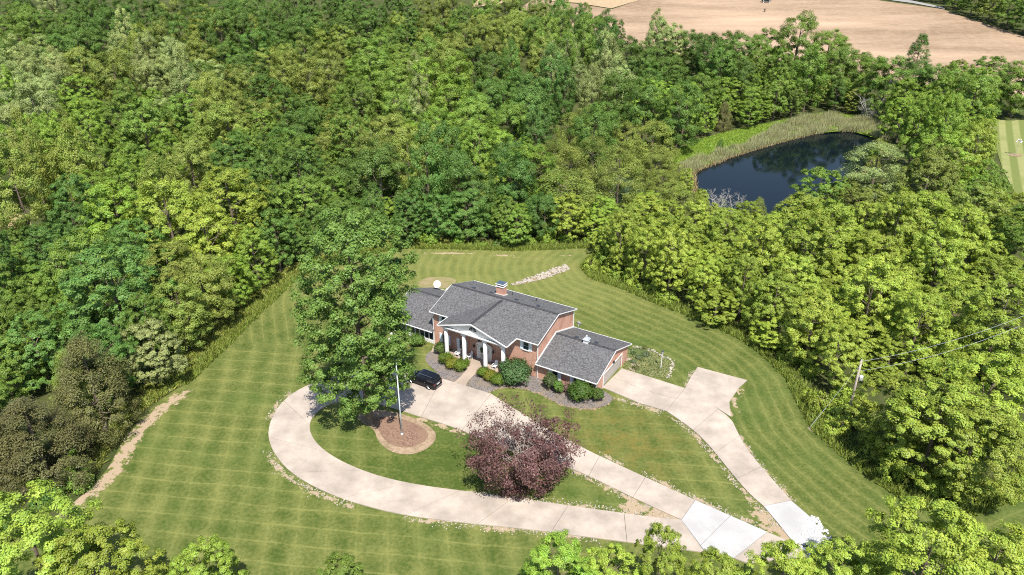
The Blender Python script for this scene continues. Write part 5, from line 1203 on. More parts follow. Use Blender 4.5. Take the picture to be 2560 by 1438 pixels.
stones('bed_edging_stones', [BED_R_EDGE], 6, .10, .07, .15, MT['soil'], 'tan edging along the front shrub bed')
stones_in('swale_rocks', SWALE, 230, .12, .32, MT['stone'], 'pale rocks filling the drainage swale behind the house')
stones_in('riprap', RIPRAP, 420, .08, .2, MT['whitestone'], 'heap of white crushed stone beside the new slab')
for i, (x, y) in enumerate(STEPS):
    m = M(); a = [(x + (.55 + .12 * math.sin(3 * k + i)) * math.cos(k * math.pi / 4), y + (.42 + .1 * math.cos(5 * k + i)) * math.sin(k * math.pi / 4)) for k in range(8)]
    m.prism([(p[0], p[1], .0) for p in a], [(p[0], p[1], .07) for p in a])
    tag(m.build('stepping_stone', MT['porch']), ['stepping stone touching the garage corner', 'large stepping stone, second from the garage corner', 'third stepping stone from the garage corner', 'stepping stone nearest the garage drive'][i], 'stepping stone', 'stepping stones in the garden bed')

# ------------------------------------------------------------------ the house (local: x right along the front, y to the back, z up)
HX, HY, HROT = 3.523, 85.67, -rad(31.01)
house = tag(empty('brick_house', (HX, HY, 0), HROT), 'two-storey brick house with grey roof, white portico, sunroom wing and garage', 'house')
def to_world(u, v, z=0.0):
    c, s = math.cos(HROT), math.sin(HROT); return (HX + u * c - v * s, HY + u * s + v * c, z)
E0, RZ, VR = 5.75, 7.68, 5.885
GE, GR = 2.554, 4.56
WE, WR = 2.33, 4.80
t_, S_, B_ = MT['trim'], MT['shingle'], MT['brick']
# walls
def gable(name, u0, u1, v0, v1, ze, zr, vr, z0=-.05):
    M().ext([(v0, z0), (v1, z0), (v1, ze), (vr, zr), (v0, ze)], 'x', u0, u1).build(name, B_, house)
def top_at(v, ez, rz, depth=11.77): return ez + (rz - ez) * (min(v, depth - v) / (depth / 2)) - .16
Box('wall', B_, house, -17.9, -.35, .55, .75, -.05, top_at(.55, E0, RZ))
Box('wall', B_, house, -17.9, -.35, 11.02, 11.22, -.05, top_at(.55, E0, RZ))
gable('wall', -.55, -.352, .752, 11.018, top_at(.752, E0, RZ), top_at(VR, E0, RZ), VR)
gable('wall', -17.898, -17.7, .752, 11.018, top_at(.752, E0, RZ), top_at(VR, E0, RZ), VR)
Box('wall', B_, house, -.348, 8.57, .55, .75, -.05, top_at(.55, GE, GR))
Box('wall', B_, house, -.348, 8.57, 11.02, 11.22, -.05, top_at(.55, GE, GR))
def garage_end():
    m = M(); zt = top_at(.752, GE, GR); zr = top_at(VR, GE, GR)
    f = lambda v: zt + (zr - zt) * min((v - .752) / (VR - .752), (11.018 - v) / (VR - .752))
    m.ext([(.752, -.05), (3.0, -.05), (3.0, f(3.0)), (.752, zt)], 'x', 8.37, 8.568)
    m.ext([(9.0, -.05), (11.018, -.05), (11.018, zt), (9.0, f(9.0))], 'x', 8.37, 8.568)
    m.ext([(3.0, 2.12), (9.0, 2.12), (9.0, f(9.0)), (VR, zr), (3.0, f(3.0))], 'x', 8.37, 8.568)
    m.build('wall', B_, house)
garage_end()
gable('wall', -26.0, -25.8, .752, 11.018, top_at(.752, WE, WR), top_at(VR, WE, WR), VR)
Box('wall', B_, house, -26.0, -17.9, 11.02, 11.22, -.05, top_at(.55, WE, WR))
# roof planes
def roof(u0, u1, ez, rz, d=11.77, v0=0.0):
    vm = v0 + d / 2
    M().slab([(u0, v0, ez), (u1, v0, ez), (u1, vm, rz), (u0, vm, rz)], .14).build('roof_slope', S_, house)
    M().slab([(u0, vm, rz), (u1, vm, rz), (u1, v0 + d, ez), (u0, v0 + d, ez)], .14).build('roof_slope', S_, house)
    sl = (rz - ez) / (d / 2)
    M().ext([(vm - .22, rz - .22 * sl - .02), (vm - .22, rz - .22 * sl + .03), (vm, rz + .05), (vm + .22, rz - .22 * sl + .03), (vm + .22, rz - .22 * sl - .02)], 'x', u0 + .01, u1 - .01).build('ridge_cap', MT['shingle_dark'], house)
    # eave gutters and fascia
    for v, sg in ((v0, -1), (v0 + d, 1)):
        Box('gutter', t_, house, u0 + .004, u1 - .004, min(v + sg * .003, v + sg * .11), max(v + sg * .003, v + sg * .11), ez - .12, ez - .02)
MT['shingle_dark'] = plain('ridge_shingles', (.045, .045, .05), .9, .1, var=.3)
roof(-18.23, 0, E0, RZ); roof(-.345, 8.92, GE, GR); roof(-26.4, -17.905, WE, WR, 12.0, -.05)
def rake(u, v0, vm, v1, ez, rz, th=.12, w=.05):
    for a, b in ((v0, vm), (v1, vm)):
        m = M(); z0, z1_ = ez - .01, rz - .01
        m.prism([(u, a, z0 - th), (u, b, z1_ - th), (u, b, z1_), (u, a, z0)], [(u + w, a, z0 - th), (u + w, b, z1_ - th), (u + w, b, z1_), (u + w, a, z0)])
        m.build('rake_board', t_, house)
rake(.003, 0, VR, 11.77, E0, RZ); rake(-18.283, 0, VR, 11.77, E0, RZ); rake(8.923, 0, VR, 11.77, GE, GR); rake(-26.453, -.05, 5.95, 11.95, WE, WR)
for a, b in ((0.0, VR), (11.77, VR)):      # white flashing where the garage roof meets the gable wall
    M().prism([(-.35, a, GE + .01), (-.35, b, GR + .01), (-.35, b, GR + .2), (-.35, a, GE + .2)], [(-.27, a, GE + .01), (-.27, b, GR + .01), (-.27, b, GR + .2), (-.27, a, GE + .2)]).build('flashing', t_, house)
# soffits
Box('soffit', t_, house, -18.2, -.02, .02, .548, E0 - .20, E0 - .155)
Box('soffit', t_, house, -.3, 8.9, .02, .548, GE - .20, GE - .155)
# portico roof
PU0, PU1, PV, PZ, PC = -14.86, -3.38, -2.67, 7.58, -9.12
vv = (PZ - E0) / ((RZ - E0) / VR)
M().slab([(PC, PV, PZ), (PC, vv, PZ), (PU1, .02, E0 + .012), (PU1, PV, E0 + .012)][::-1], .14).build('portico_roof_slope', S_, house)
M().slab([(PC, PV, PZ), (PC, vv, PZ), (PU0, .02, E0 + .012), (PU0, PV, E0 + .012)], .14).build('portico_roof_slope', S_, house)
k_ = (PZ - E0) / (PU1 - PC)
M().ext([(PC - .22, PZ - .22 * k_), (PC - .22, PZ - .22 * k_ + .04), (PC, PZ + .055), (PC + .22, PZ - .22 * k_ + .04), (PC + .22, PZ - .22 * k_)], 'y', PV + .01, vv - .1).build('ridge_cap', MT['shingle_dark'], house)
for s, ue in ((-1, PU0), (1, PU1)):        # raking cornice, seen from the front
    M().prism([(PC, PV - .06, PZ - .20), (ue, PV - .06, E0 - .19), (ue, PV - .06, E0 + .0), (PC, PV - .06, PZ - .01)][::s], [(PC, PV - .003, PZ - .20), (ue, PV - .003, E0 - .19), (ue, PV - .003, E0 + .0), (PC, PV - .003, PZ - .01)][::s]).build('raking_cornice', t_, house)
    a = ue + (.003 if s > 0 else -.003); b = ue + s * .11
    Box('gutter', t_, house, min(a, b), max(a, b), PV, -.12, E0 - .14, E0 - .01)
    M().prism([(PC - s * .0, PV + .05, PZ - .22), (ue, PV + .05, E0 - .20), (ue, -2.12, E0 - .20), (PC, -2.12, PZ - .22)][::s], [(PC, PV + .05, PZ - .16), (ue, PV + .05, E0 - .145), (ue, -2.12, E0 - .145), (PC, -2.12, PZ - .16)][::s]).build('rake_soffit', t_, house)
TU0, TU1, TV = -14.2, -4.05, -2.2
ped = M().ext([(TU0, 5.64), (TU1, 5.64), (TU1, 5.75), (PC, PZ - .24), (TU0, 5.75)], 'y', TV, TV + .08).build('pediment', t_, house)
fan = M().ext([(PC + .62 * math.cos(math.pi * k / 12), 6.25 + .55 * math.sin(math.pi * k / 12)) for k in range(13)], 'y', TV - .05, TV - .003).build('fan_vent', MT['shadowgap'], ped)
for k in range(1, 6):
    a = math.pi * k / 6
    M().tube([(PC, TV - .06, 6.26), (PC + .58 * math.cos(a), TV - .06, 6.26 + .5 * math.sin(a))], .018, 5).build('vent_bar', t_, fan)
Box('entablature', t_, house, TU0 - .05, TU1 + .05, TV - .08, TV + .5, 5.2, 5.56)
Box('cornice', t_, house, TU0 - .3, TU1 + .3, TV - .34, TV - .083, 5.5, 5.62)
Box('porch_ceiling', t_, house, TU0 + .1, TU1 - .1, TV + .502, .548, 5.42, 5.5)
Box('entablature', t_, house, TU0 - .045, TU0 + .35, TV + .502, .548, 5.2, 5.418)
Box('entablature', t_, house, TU1 - .35, TU1 + .045, TV + .502, .548, 5.2, 5.418)
COLS = (-13.85, -10.8, -7.25, -4.32)
for u in COLS:
    c = M().lathe([(.30, .32), (.31, 1.2), (.30, 2.8), (.26, 4.92)], 20, (u, -2.0, 0)).build('column', t_, house, smooth=True)
    M().box(u - .33, u + .33, -2.33, -1.67, .15, .24).box(u - .29, u + .29, -2.29, -1.71, .24, .32).build('column_base', t_, c)
    M().box(u - .25, u + .25, -2.25, -1.75, 4.92, 5.02).box(u - .32, u + .32, -2.32, -1.68, 5.02, 5.195).build('capital', t_, c)
Box('porch_floor', MT['porch'], house, -14.6, -3.7, -2.45, .548, -.05, .15)
# openings
def window(u0, u1, z0, z1, v=.55, shut=True, axis='y', mull=True):
    root = M().box(u0, u1, v - .05, v - .003, z0, z1).build('window', t_, house)
    Box('pane', MT['glass'], root, u0 + .07, u1 - .07, v - .062, v - .052, z0 + .07, (z0 + z1) / 2 - .02)
    Box('pane', MT['glass'], root, u0 + .07, u1 - .07, v - .062, v - .052, (z0 + z1) / 2 + .02, z1 - .07)
    Box('sill', t_, root, u0 - .05, u1 + .05, v - .14, v - .053, z0 - .07, z0 - .002)
    if shut:
        for a, b in ((u0 - .47, u0 - .03), (u1 + .03, u1 + .47)):
            s = Box('shutter', MT['shutter'], house, a, b, v - .07, v - .003, z0 - .04, z1 + .04)
window(-2.64, -1.69, 3.95, 5.25); window(1.95, 2.90, .70, 2.08); window(5.20, 6.15, .70, 2.08)
window(-16.45, -15.5, 3.95, 5.22); window(-16.5, -15.5, .62, 2.2); window(-13.4, -12.5, .62, 2.3)
# front door group
dr = Box('front_door', t_, house, -10.25, -7.75, .45, .547, .15, 2.35)
for u0, u1 in ((-9.75, -9.02), (-8.98, -8.25)):
    lf = Box('door_leaf', t_, dr, u0, u1, .40, .447, .17, 2.25)
    Box('pane', MT['glass'], lf, u0 + .1, u1 - .1, .385, .398, 1.2, 2.12)
    Box('lower_panel', MT['gdoor'], lf, u0 + .1, u1 - .1, .388, .398, .35, 1.05)
    M().lathe([(.0, 0)] + [(.24 + .07 * math.cos(a), .07 * math.sin(a)) for a in (3.1, 2, 1, 0, -1, -2, -3.1)] + [(0, .001)], 12).build('wreath', plain('wreath_green', (.05, .08, .03), .9), lf)
    wr_ = lf.children[-1]; wr_.rotation_euler = (math.pi / 2, 0, 0); wr_.location = ((u0 + u1) / 2, .37, 1.7)
for u in (-10.1, -7.9): Box('pilaster', t_, dr, u - .17, u + .17, .36, .448, .15, 2.45)
M().ext([(-10.4, 2.36), (-7.6, 2.36), (-7.6, 2.5)] + [(-9 + 1.35 * math.cos(math.pi * k / 10), 2.5 + .5 * math.sin(math.pi * k / 10)) for k in range(11)] + [(-10.4, 2.5)], 'y', .36, .447).build('door_pediment', t_, dr)
for u in (-10.75, -7.45):
    ln = M().box(u - .11, u + .11, .25, .42, 1.75, 2.15).build('wall_lantern', MT['darkmetal'], house)
    M().tube([(u, .34, 2.15), (u, .34, 2.28), (u, .5, 2.32)], .02, 6).build('lantern_arm', MT['darkmetal'], ln)
hl = M().lathe([(.02, .55), (.2, .5), (.2, .05), (.05, 0)], 6, (-9.0, -.9, 4.0)).build('hanging_lantern', MT['darkmetal'], house)
M().tube([(-9.0, -.9, 4.5), (-9.0, -.9, 5.42)], .015, 5).build('chain', MT['darkmetal'], hl)
# garage door
gd = M().box(8.36, 8.62, 2.82, 3.0, 0, 2.3).box(8.36, 8.62, 9.0, 9.18, 0, 2.3).box(8.36, 8.62, 3.002, 8.998, 2.12, 2.3).build('garage_door', t_, house)
for k in range(4):
    for j in range(4):
        Box('panel', MT['gdoor'], gd, 8.38, 8.44, 3.01 + j * 1.4975, 3.0 + (j + 1) * 1.4975 - .01, .02 + k * .525, .02 + (k + 1) * .525 - .012)
gl = M().box(8.575, 8.8, 5.85, 6.1, 2.42, 2.72).build('wall_lantern', MT['darkmetal'], house)
# downspouts and corner boards
for u, v, z1_ in ((-.28, .44, E0 - .2), (-17.97, .44, E0 - .2), (8.64, .44, GE - .2), (-.28, 11.33, E0 - .2)):
    Box('downspout', t_, house, u - .05, u + .05, v - .05, v + .05, 0.03, z1_)
# sunroom wing front: white posts and dark glass
Box('knee_wall', t_, house, -25.99, -17.95, .45, .70, -.05, .5)
Box('header', t_, house, -25.99, -17.95, .45, .70, 1.98, 2.2)
for k in range(10):
    u = -25.9 + k * .87
    Box('post', t_, house, u - .06, u + .06, .44, .70, .502, 1.978)
    if k < 9: Box('window', MT['glass'], house, u + .062, u + .808, .56, .59, .502, 1.978)
# chimney, vents, cupola
ch = M().box(-11.4, -10.2, 7.6, 8.6, 6.2, 8.35).build('chimney', B_, house)
M().box(-11.5, -10.1, 7.5, 8.7, 8.352, 8.45).build('chimney_crown', t_, ch)
M().box(-11.35, -10.25, 7.65, 8.55, 8.452, 8.72).build('spark_screen', MT['darkmetal'], ch)
M().box(-11.5, -10.1, 7.5, 8.7, 8.722, 8.80).build('cap_edge', t_, ch)
M().box(-11.42, -10.18, 7.58, 8.62, 8.802, 8.88).build('chimney_cap', MT['copper'], ch)
sl = (RZ - E0) / VR
def bs(v): return E0 + (11.77 - v) * sl
M().prism([(-11.55, 7.45, bs(7.45) + .005), (-10.05, 7.45, bs(7.45) + .005), (-10.05, 8.75, bs(8.75) + .005), (-11.55, 8.75, bs(8.75) + .005)], [(-11.55, 7.45, bs(7.45) + .04), (-10.05, 7.45, bs(7.45) + .04), (-10.05, 8.75, bs(8.75) + .04), (-11.55, 8.75, bs(8.75) + .04)]).build('flashing', t_, ch)
for u, v in ((-15.06, 6.98), (-11.9, 7.0), (-7.64, 7.06), (-3.91, 6.98)):
    M().box(u - .24, u + .24, v - .2, v + .2, bs(v) - .12, bs(v) + .14).build('roof_vent', MT['darkmetal'], house)
for u, v in ((-5.7, 9.66), (-9.7, 9.5)):
    M().tube([(u, v, bs(v) - .1), (u, v, bs(v) + .5)], .06, 8).build('vent_pipe', MT['darkmetal'], house)
sg = (GR - GE) / VR
def gs(v): return GE + (11.77 - v) * sg
for u, v in ((2.61, 6.5), (5.59, 6.63)):
    M().box(u - .24, u + .24, v - .2, v + .2, gs(v) - .12, gs(v) + .14).build('roof_vent', MT['darkmetal'], house)
cu = M().box(4.1, 4.8, VR - .35, VR + .35, 4.1, 4.98).build('cupola', t_, house)
M().prism([(3.98, VR - .47, 4.982), (4.92, VR - .47, 4.982), (4.92, VR + .47, 4.982), (3.98, VR + .47, 4.982)], [(4.38, VR - .07, 5.42), (4.52, VR - .07, 5.42), (4.52, VR + .07, 5.42), (4.38, VR + .07, 5.42)]).build('cupola_roof', MT['metal'], cu)
M().lathe([(.02, 0), (.06, .06), (.09, .14), (.05, .22), (.0, .26)], 8, (4.45, VR, 5.42)).build('finial', t_, cu)

# ------------------------------------------------------------------ things on and around the house
def dish(name, u, v, z0, zc, r, az, label, mat):
    x, y, _ = to_world(u, v)
    root = tag(empty(name, (x, y, z0), az), label, 'satellite dish')
    M().tube([(0, 0, -.05), (0, 0, (zc - z0) * .7), (0, -.1, zc - z0)], .035, 8).build('mast', MT['metal'], root)
    d = M().lathe([(.02, 0), (r * .5, r * .06), (r, r * .24), (r * .985, r * .27), (r * .5, r * .1), (.02, .03)], 20).build('reflector', mat, root, smooth=True)
    d.location = (0, -.12, zc - z0); d.rotation_euler = (rad(62), 0, 0)
    M().tube([(0, -.1, zc - z0 - r * .8), (0, -.1 - r * 1.1, zc - z0 - r * .1)], .02, 6).build('feed_arm', MT['metal'], root)
    M().box(-.06, .06, -.2 - r * 1.1, -.08 - r * 1.1, zc - z0 - r * .15, zc - z0 + .02).build('receiver', MT['darkmetal'], root)
    return root
wing = (WR - WE) / 6.0
dish('satellite_dish', -25.2, 11.2, WE + .75 * wing, 3.6, .62, rad(20), 'large white satellite dish at the back of the sunroom wing', MT['whitepaint'])
dish('satellite_dish', .5, 11.4, gs(11.4), 3.5, .42, rad(150), 'small grey satellite dish on the garage roof\'s back eave', MT['metal'])
# patio canopy behind the wing: white frame over dark panels
x, y, _ = to_world(-22.5, 13.4)
cn = tag(empty('patio_canopy', (x, y, 0), HROT), 'white-framed patio canopy with dark panels behind the sunroom', 'canopy')
for sx in (-1.6, 1.6):
    for sy in (-1.0, 1.0): M().box(sx - .05, sx + .05, sy - .05, sy + .05, 0, 2.3).build('post', t_, cn)
M().box(-1.75, 1.75, -1.15, -1.02, 2.302, 2.42).box(-1.75, 1.75, 1.02, 1.15, 2.302, 2.42).box(-1.75, -1.62, -1.018, 1.018, 2.302, 2.42).box(1.62, 1.75, -1.018, 1.018, 2.302, 2.42).box(-.06, .06, -1.018, 1.018, 2.302, 2.42).build('frame', t_, cn)
for a, b in ((-1.6, -.08), (.08, 1.6)): M().box(a, b, -1.0, 1.0, 2.33, 2.36).build('panel', MT['shadowgap'], cn)

def porch_chair(u, v, rz, label):
    x, y, _ = to_world(u, v); r = tag(empty('porch_chair', (x, y, .15), HROT + rz), label, 'chair', 'white porch chairs')
    w_ = MT['whitepaint']
    for k in range(4): M().box(-.27, .27, -.30 + k * .14, -.18 + k * .14, .40 - k * .02, .43 - k * .02).build('seat_slat', w_, r)
    for k in range(5):
        a = -.26 + k * .106; hgt_ = 1.08 + (.0, .06, .08, .06, .0)[k]
        M().prism([(a, .25, .36), (a + .095, .25, .36), (a + .095, .28, .36), (a, .28, .36)], [(a, .46, hgt_), (a + .095, .46, hgt_), (a + .095, .49, hgt_), (a, .49, hgt_)]).build('back_slat', w_, r)
    for s in (-1, 1):
        M().box(s * .33 - .05, s * .33 + .05, -.36, .36, .60, .63).build('armrest', w_, r)
        M().box(s * .31 - .03, s * .31 + .03, -.33, -.26, 0, .598).build('leg', w_, r)
        M().prism([(s * .31 - .03, .28, 0), (s * .31 + .03, .28, 0), (s * .31 + .03, .36, 0), (s * .31 - .03, .36, 0)], [(s * .31 - .03, .22, .598), (s * .31 + .03, .22, .598), (s * .31 + .03, .30, .598), (s * .31 - .03, .30, .598)]).build('leg', w_, r)
porch_chair(-12.9, -.7, .1, 'white porch chair beside the leftmost column')
porch_chair(-11.05, -.45, -.5, 'white porch chair turned sideways left of the front door')
porch_chair(-6.5, -.7, .0, 'white porch chair right of the front door')
# ------------------------------------------------------------------ SUV
def suv():
    x, y, _ = to_world(-13.0, -8.75)
    r = tag(empty('parked_car', (x, y, .11), HROT + math.pi), 'black SUV parked on the front drive, half under the tall tree', 'car')
    paint = NT('black_car_paint'); paint.col((.005, .005, .006), .22, .35); paint.b.inputs['Coat Weight'].default_value = .25; paint.b.inputs['Coat Roughness'].default_value = .05
    paint = paint.m; glass = plain('car_glass', (.012, .015, .02), .05, .7, var=0); tyre = plain('tyre_rubber', (.018, .018, .018), .9, .1, var=0); chrome = plain('bright_metal', (.62, .62, .64), .25, .5, .9, var=0); red = plain('tail_light_red', (.16, .008, .008), .15, .6, var=0)
    # local +x = nose.  cross sections (x, half width, z low, z high)
    def loft(name, secs, mat, parent, bev=.05):
        m = M(); n = 8; vs = []
        for X, hw0, hw1, z0, z1_ in secs:
            zm = z0 + (z1_ - z0) * .62
            vs += [(X, -hw0 * .9, z0), (X, -hw0, z0 + .12), (X, -hw0, zm), (X, -hw1, z1_), (X, hw1, z1_), (X, hw0, zm), (X, hw0, z0 + .12), (X, hw0 * .9, z0)]
        f = [(i * n + j, (i + 1) * n + j, (i + 1) * n + (j + 1) % n, i * n + (j + 1) % n) for i in range(len(secs) - 1) for j in range(n)]
        f += [tuple(range(n)), tuple(range((len(secs) - 1) * n, len(secs) * n))[::-1]]
        m.add(vs, f); return m.build(name, mat, parent, bevel=bev)
    body = loft('body', [(-2.48, .86, .80, .42, .98), (-2.38, .95, .90, .30, 1.06), (-1.6, .99, .94, .26, 1.10), (-.2, .99, .93, .26, 1.10), (.9, .99, .92, .26, 1.07), (1.5, .98, .88, .26, 1.02), (2.2, .95, .80, .28, .93), (2.45, .80, .66, .36, .80)], paint, r)
    cab = loft('cabin_glass', [(-2.34, .84, .66, 1.0, 1.12), (-2.05, .86, .68, 1.0, 1.68), (-1.2, .88, .70, 1.02, 1.74), (.1, .88, .70, 1.02, 1.74), (.55, .87, .68, 1.02, 1.66), (1.25, .84, .72, 1.0, 1.08)], glass, r, .03)
    rf = M(); rf.add([(-2.22, -.66, 1.70), (-1.2, -.71, 1.755), (.1, -.71, 1.755), (.55, -.66, 1.68), (.55, .66, 1.68), (.1, .71, 1.755), (-1.2, .71, 1.755), (-2.22, .66, 1.70)] + [(a, b, c + .05) for a, b, c in [(-2.22, -.62, 1.70), (-1.2, -.66, 1.755), (.1, -.66, 1.755), (.5, -.62, 1.68), (.5, .62, 1.68), (.1, .66, 1.755), (-1.2, .66, 1.755), (-2.22, .62, 1.70)]],
        [(8, 9, 14, 15), (9, 10, 13, 14), (10, 11, 12, 13), (0, 7, 6, 1), (1, 6, 5, 2), (2, 5, 4, 3)] + [(i, (i + 1) % 8, 8 + (i + 1) % 8, 8 + i) for i in range(8)])
    rf.build('roof', paint, r)
    for s in (-1, 1):
        M().tube([(-1.9, s * .62, 1.80), (-1.2, s * .63, 1.85), (.1, s * .63, 1.85), (.35, s * .62, 1.78)], .022, 6).build('roof_rail', chrome, r)
        for X0, X1, Z0 in ((-2.2, -1.95, 1.66), (-1.15, -1.05, 1.72), (-.1, .0, 1.73), (.55, 1.2, 1.62)):     # body-colour pillars
            M().tube([(X0 + (.05 if X1 - X0 < .3 else 0), s * .70, Z0), ((X1 if X1 - X0 > .3 else X0), s * .885, 1.06)], .045, 6).build('pillar', paint, r)
        M().box(.72, .92, s * 1.06 - .09, s * 1.06 + .09, 1.05, 1.2).build('wing_mirror', paint, r, bevel=.03)
        M().box(-2.47, -2.36, s * .83 - .1, s * .83 + .1, .78, 1.02).build('tail_light', red, r, bevel=.02)
        M().box(2.26, 2.42, s * .66 - .17, s * .66 + .17, .68, .82).build('headlight', chrome, r, bevel=.03)
        for dx in (-1.0, .2): M().box(dx, dx + .2, s * .995 - .012, s * .995 + .012, .90, .93).build('door_handle', chrome, r)
        for X in (-1.45, 1.52):
            wv = M(); ring = [(.27, -.12), (.37, -.13), (.40, -.08), (.40, .08), (.37, .13), (.27, .12)]
            wh = wv.lathe([(rr_, zz) for rr_, zz in ring], 24).build('wheel', tyre, r, smooth=True)
            wh.location = (X, s * .90, .40); wh.rotation_euler = (-math.pi / 2 * s, 0, 0)
            m = M(); m.lathe([(.05, .10), (.29, .105), (.29, .06), (.05, .05)], 20)
            for k in range(5):
                a = k * 2 * math.pi / 5; m.tube([(0, 0, .12), (.27 * math.cos(a), .27 * math.sin(a), .115)], .035, 6)
            m.build('rim', chrome, wh)
    M().box(-2.56, -2.36, -.82, .82, .40, .60).build('rear_bumper', paint, r, bevel=.04)
    M().box(-2.57, -2.50, -.6, .6, .36, .42).build('bumper_trim', chrome, r)
    M().box(-2.50, -2.44, -.27, .27, .72, .85).build('licence_plate', MT['whitepaint'], r)
    M().box(-2.46, -2.40, -.72, .72, .97, 1.01).build('tailgate_trim', chrome, r)
    M().box(2.40, 2.47, -.5, .5, .42, .74).build('grille', MT['darkmetal'], r)
suv()

# ------------------------------------------------------------------ poles, lamps, wires
x, y, _ = FLAT['flag']
fp = tag(empty('flagpole', (x, y, .03)), 'bare silver flagpole in the mulch ring under the tall tree', 'flagpole')
M().tube([(0, 0, 0), (0, 0, 5), (0, 0, 10.75)], [.085, .075, .055], 10).build('pole', MT['shutter'], fp, smooth=True)
M().lathe([(.0, 0), (.08, .04), (.1, .1), (.08, .16), (0, .2)], 10, (0, 0, 10.75)).build('ball_finial', MT['metal'], fp, smooth=True)
M().lathe([(.2, 0), (.2, .05), (.1, .12), (.08, .14)], 12).build('base_collar', MT['metal'], fp)
M().box(.06, .12, -.03, .03, 1.2, 1.36).build('cleat', MT['darkmetal'], fp)
x, y, _ = FLAT['lamp']
lp = tag(empty('lamp_post', (x, y, .02)), 'white lamp post in the garden bed beside the garage', 'lamp post')
M().tube([(0, 0, 0), (0, 0, 2.35)], [.06, .05], 10).build('post', t_, lp)
lh = M().lathe([(.06, 0), (.15, .06), (.18, .3), (.14, .36)], 8, (0, 0, 2.35)).build('lamp_head', MT['metal'], lp)
M().lathe([(.2, 0), (.19, .04), (.04, .2), (.0, .26)], 8, (0, 0, 2.71)).build('lamp_cap', MT['darkmetal'], lh)
x, y, _ = FLAT['upole']; ux, uy = x, y
up_ = tag(empty('utility_pole', (x, y, -.2)), 'weathered wooden utility pole at the edge of the right woods', 'utility pole')
M().tube([(0, 0, 0), (0, 0, 4), (0, 0, 8.6)], [.17, .15, .12], 10).build('pole', MT['wood'], up_, smooth=True)
tf = M().lathe([(.2, 0), (.24, .03), (.24, .62), (.20, .7), (.05, .72)], 14, (.42, -.1, 5.75)).build('transformer', MT['whitepaint'], up_, smooth=True)
M().lathe([(.04, 0), (.06, .08), (.03, .16), (.05, .24)], 8, (.42, -.1, 6.47)).build('bushing', MT['metal'], tf)
M().box(.1, .2, -.16, -.04, 5.9, 6.3).build('bracket', MT['darkmetal'], up_)
M().lathe([(.02, 0), (.06, .05), (.04, .12), (.06, .2)], 8, (0, 0, 8.6)).build('insulator', MT['whitepaint'], up_)
def wire(name, a, b, sag, label, r=.018):
    a, b = Vector(a), Vector(b); pts = []
    for k in range(13):
        t = k / 12; p = a.lerp(b, t); p.z -= sag * 4 * t * (1 - t); pts.append(p)
    tag(M().tube(pts, r, 5).build(name, MT['metal']), label, 'wire')
wire('power_line', (ux, uy, 8.3), (ux + 26, uy + 10, 9.2), .8, 'upper power line running right from the utility pole')
wire('power_line', (ux + .1, uy, 6.9), (ux + 26, uy + 10, 7.6), .9, 'lower power line running right from the utility pole')
gx_, gy_, _ = FLAT['guy']
wire('guy_wire', (ux - .05, uy, 7.7), (gx_, gy_, .02), .0, 'guy wire slanting from the utility pole to the lawn', .014)
wire('guy_guard', Vector((gx_, gy_, .03)).lerp(Vector((ux, uy, 7.7)), .02), Vector((gx_, gy_, .03)).lerp(Vector((ux, uy, 7.7)), .32), 0, 'pale plastic sleeve round the foot of the guy wire', .03)
# nest-box pole on the far lawn
x, y, z = PTS['bird']
bp = tag(empty('birdhouse_pole', (x, y, z)), 'tall pole with a cluster of white nest boxes on the far lawn', 'birdhouse')
M().tube([(0, 0, -.1), (0, 0, 4.6)], .05, 8).build('pole', MT['metal'], bp)
M().tube([(-.8, 0, 4.2), (.8, 0, 4.2)], .03, 6).tube([(0, -.8, 4.2), (0, .8, 4.2)], .03, 6).build('rack', MT['darkmetal'], bp)
for dx, dy, dz in ((-.75, 0, 0), (.75, 0, 0), (0, -.75, 0), (0, .75, 0), (-.3, .1, .55), (.3, -.1, .55)):
    g_ = M().lathe([(.04, .0), (.16, -.1), (.21, -.3), (.12, -.46), (0, -.5)], 10, (dx, dy, 4.2 + dz)).build('nest_gourd', MT['whitepaint'], bp, smooth=True)
    M().lathe([(.05, 0), (.05, .03)], 8, (dx, dy - .2, 3.92 + dz)).build('entrance_hole', MT['shadowgap'], g_)
tag(sheet('bed', [(x + 1.9 * math.cos(a * .5236), y + 1.5 * math.sin(a * .5236)) for a in range(12)], MT['soil'], z=z + .12), kind='structure')
# objects out in the ploughed field
x, y, z = PTS['fieldbox']
fb = tag(empty('field_tank', (x, y, z)), 'dark green tank on a white-legged frame in the ploughed field', 'tank')
tk = plain('green_tank_paint', (.05, .09, .06), .5)
M().tube([(-2.6, 0, 2.2), (2.6, 0, 2.2)], 1.15, 14).build('tank_body', tk, fb)
for a in (-1.7, 1.7):
    for b in (-.8, .8): M().box(a - .12, a + .12, b - .12, b + .12, -.1, 1.6).build('leg', t_, fb)
M().box(-2.3, 2.3, -1.0, 1.0, .75, .95).build('deck', MT['darkmetal'], fb)
x, y, z = PTS['fieldpost']
fs_ = tag(empty('field_marker', (x, y, z)), 'small brown marker post standing in the ploughed field', 'post')
M().box(-.35, .35, -.3, .3, -.1, 1.5).build('post', MT['bark'], fs_, bevel=.08); M().box(-.5, .5, -.36, .36, 1.502, 1.75).build('cap', MT['bark'], fs_)

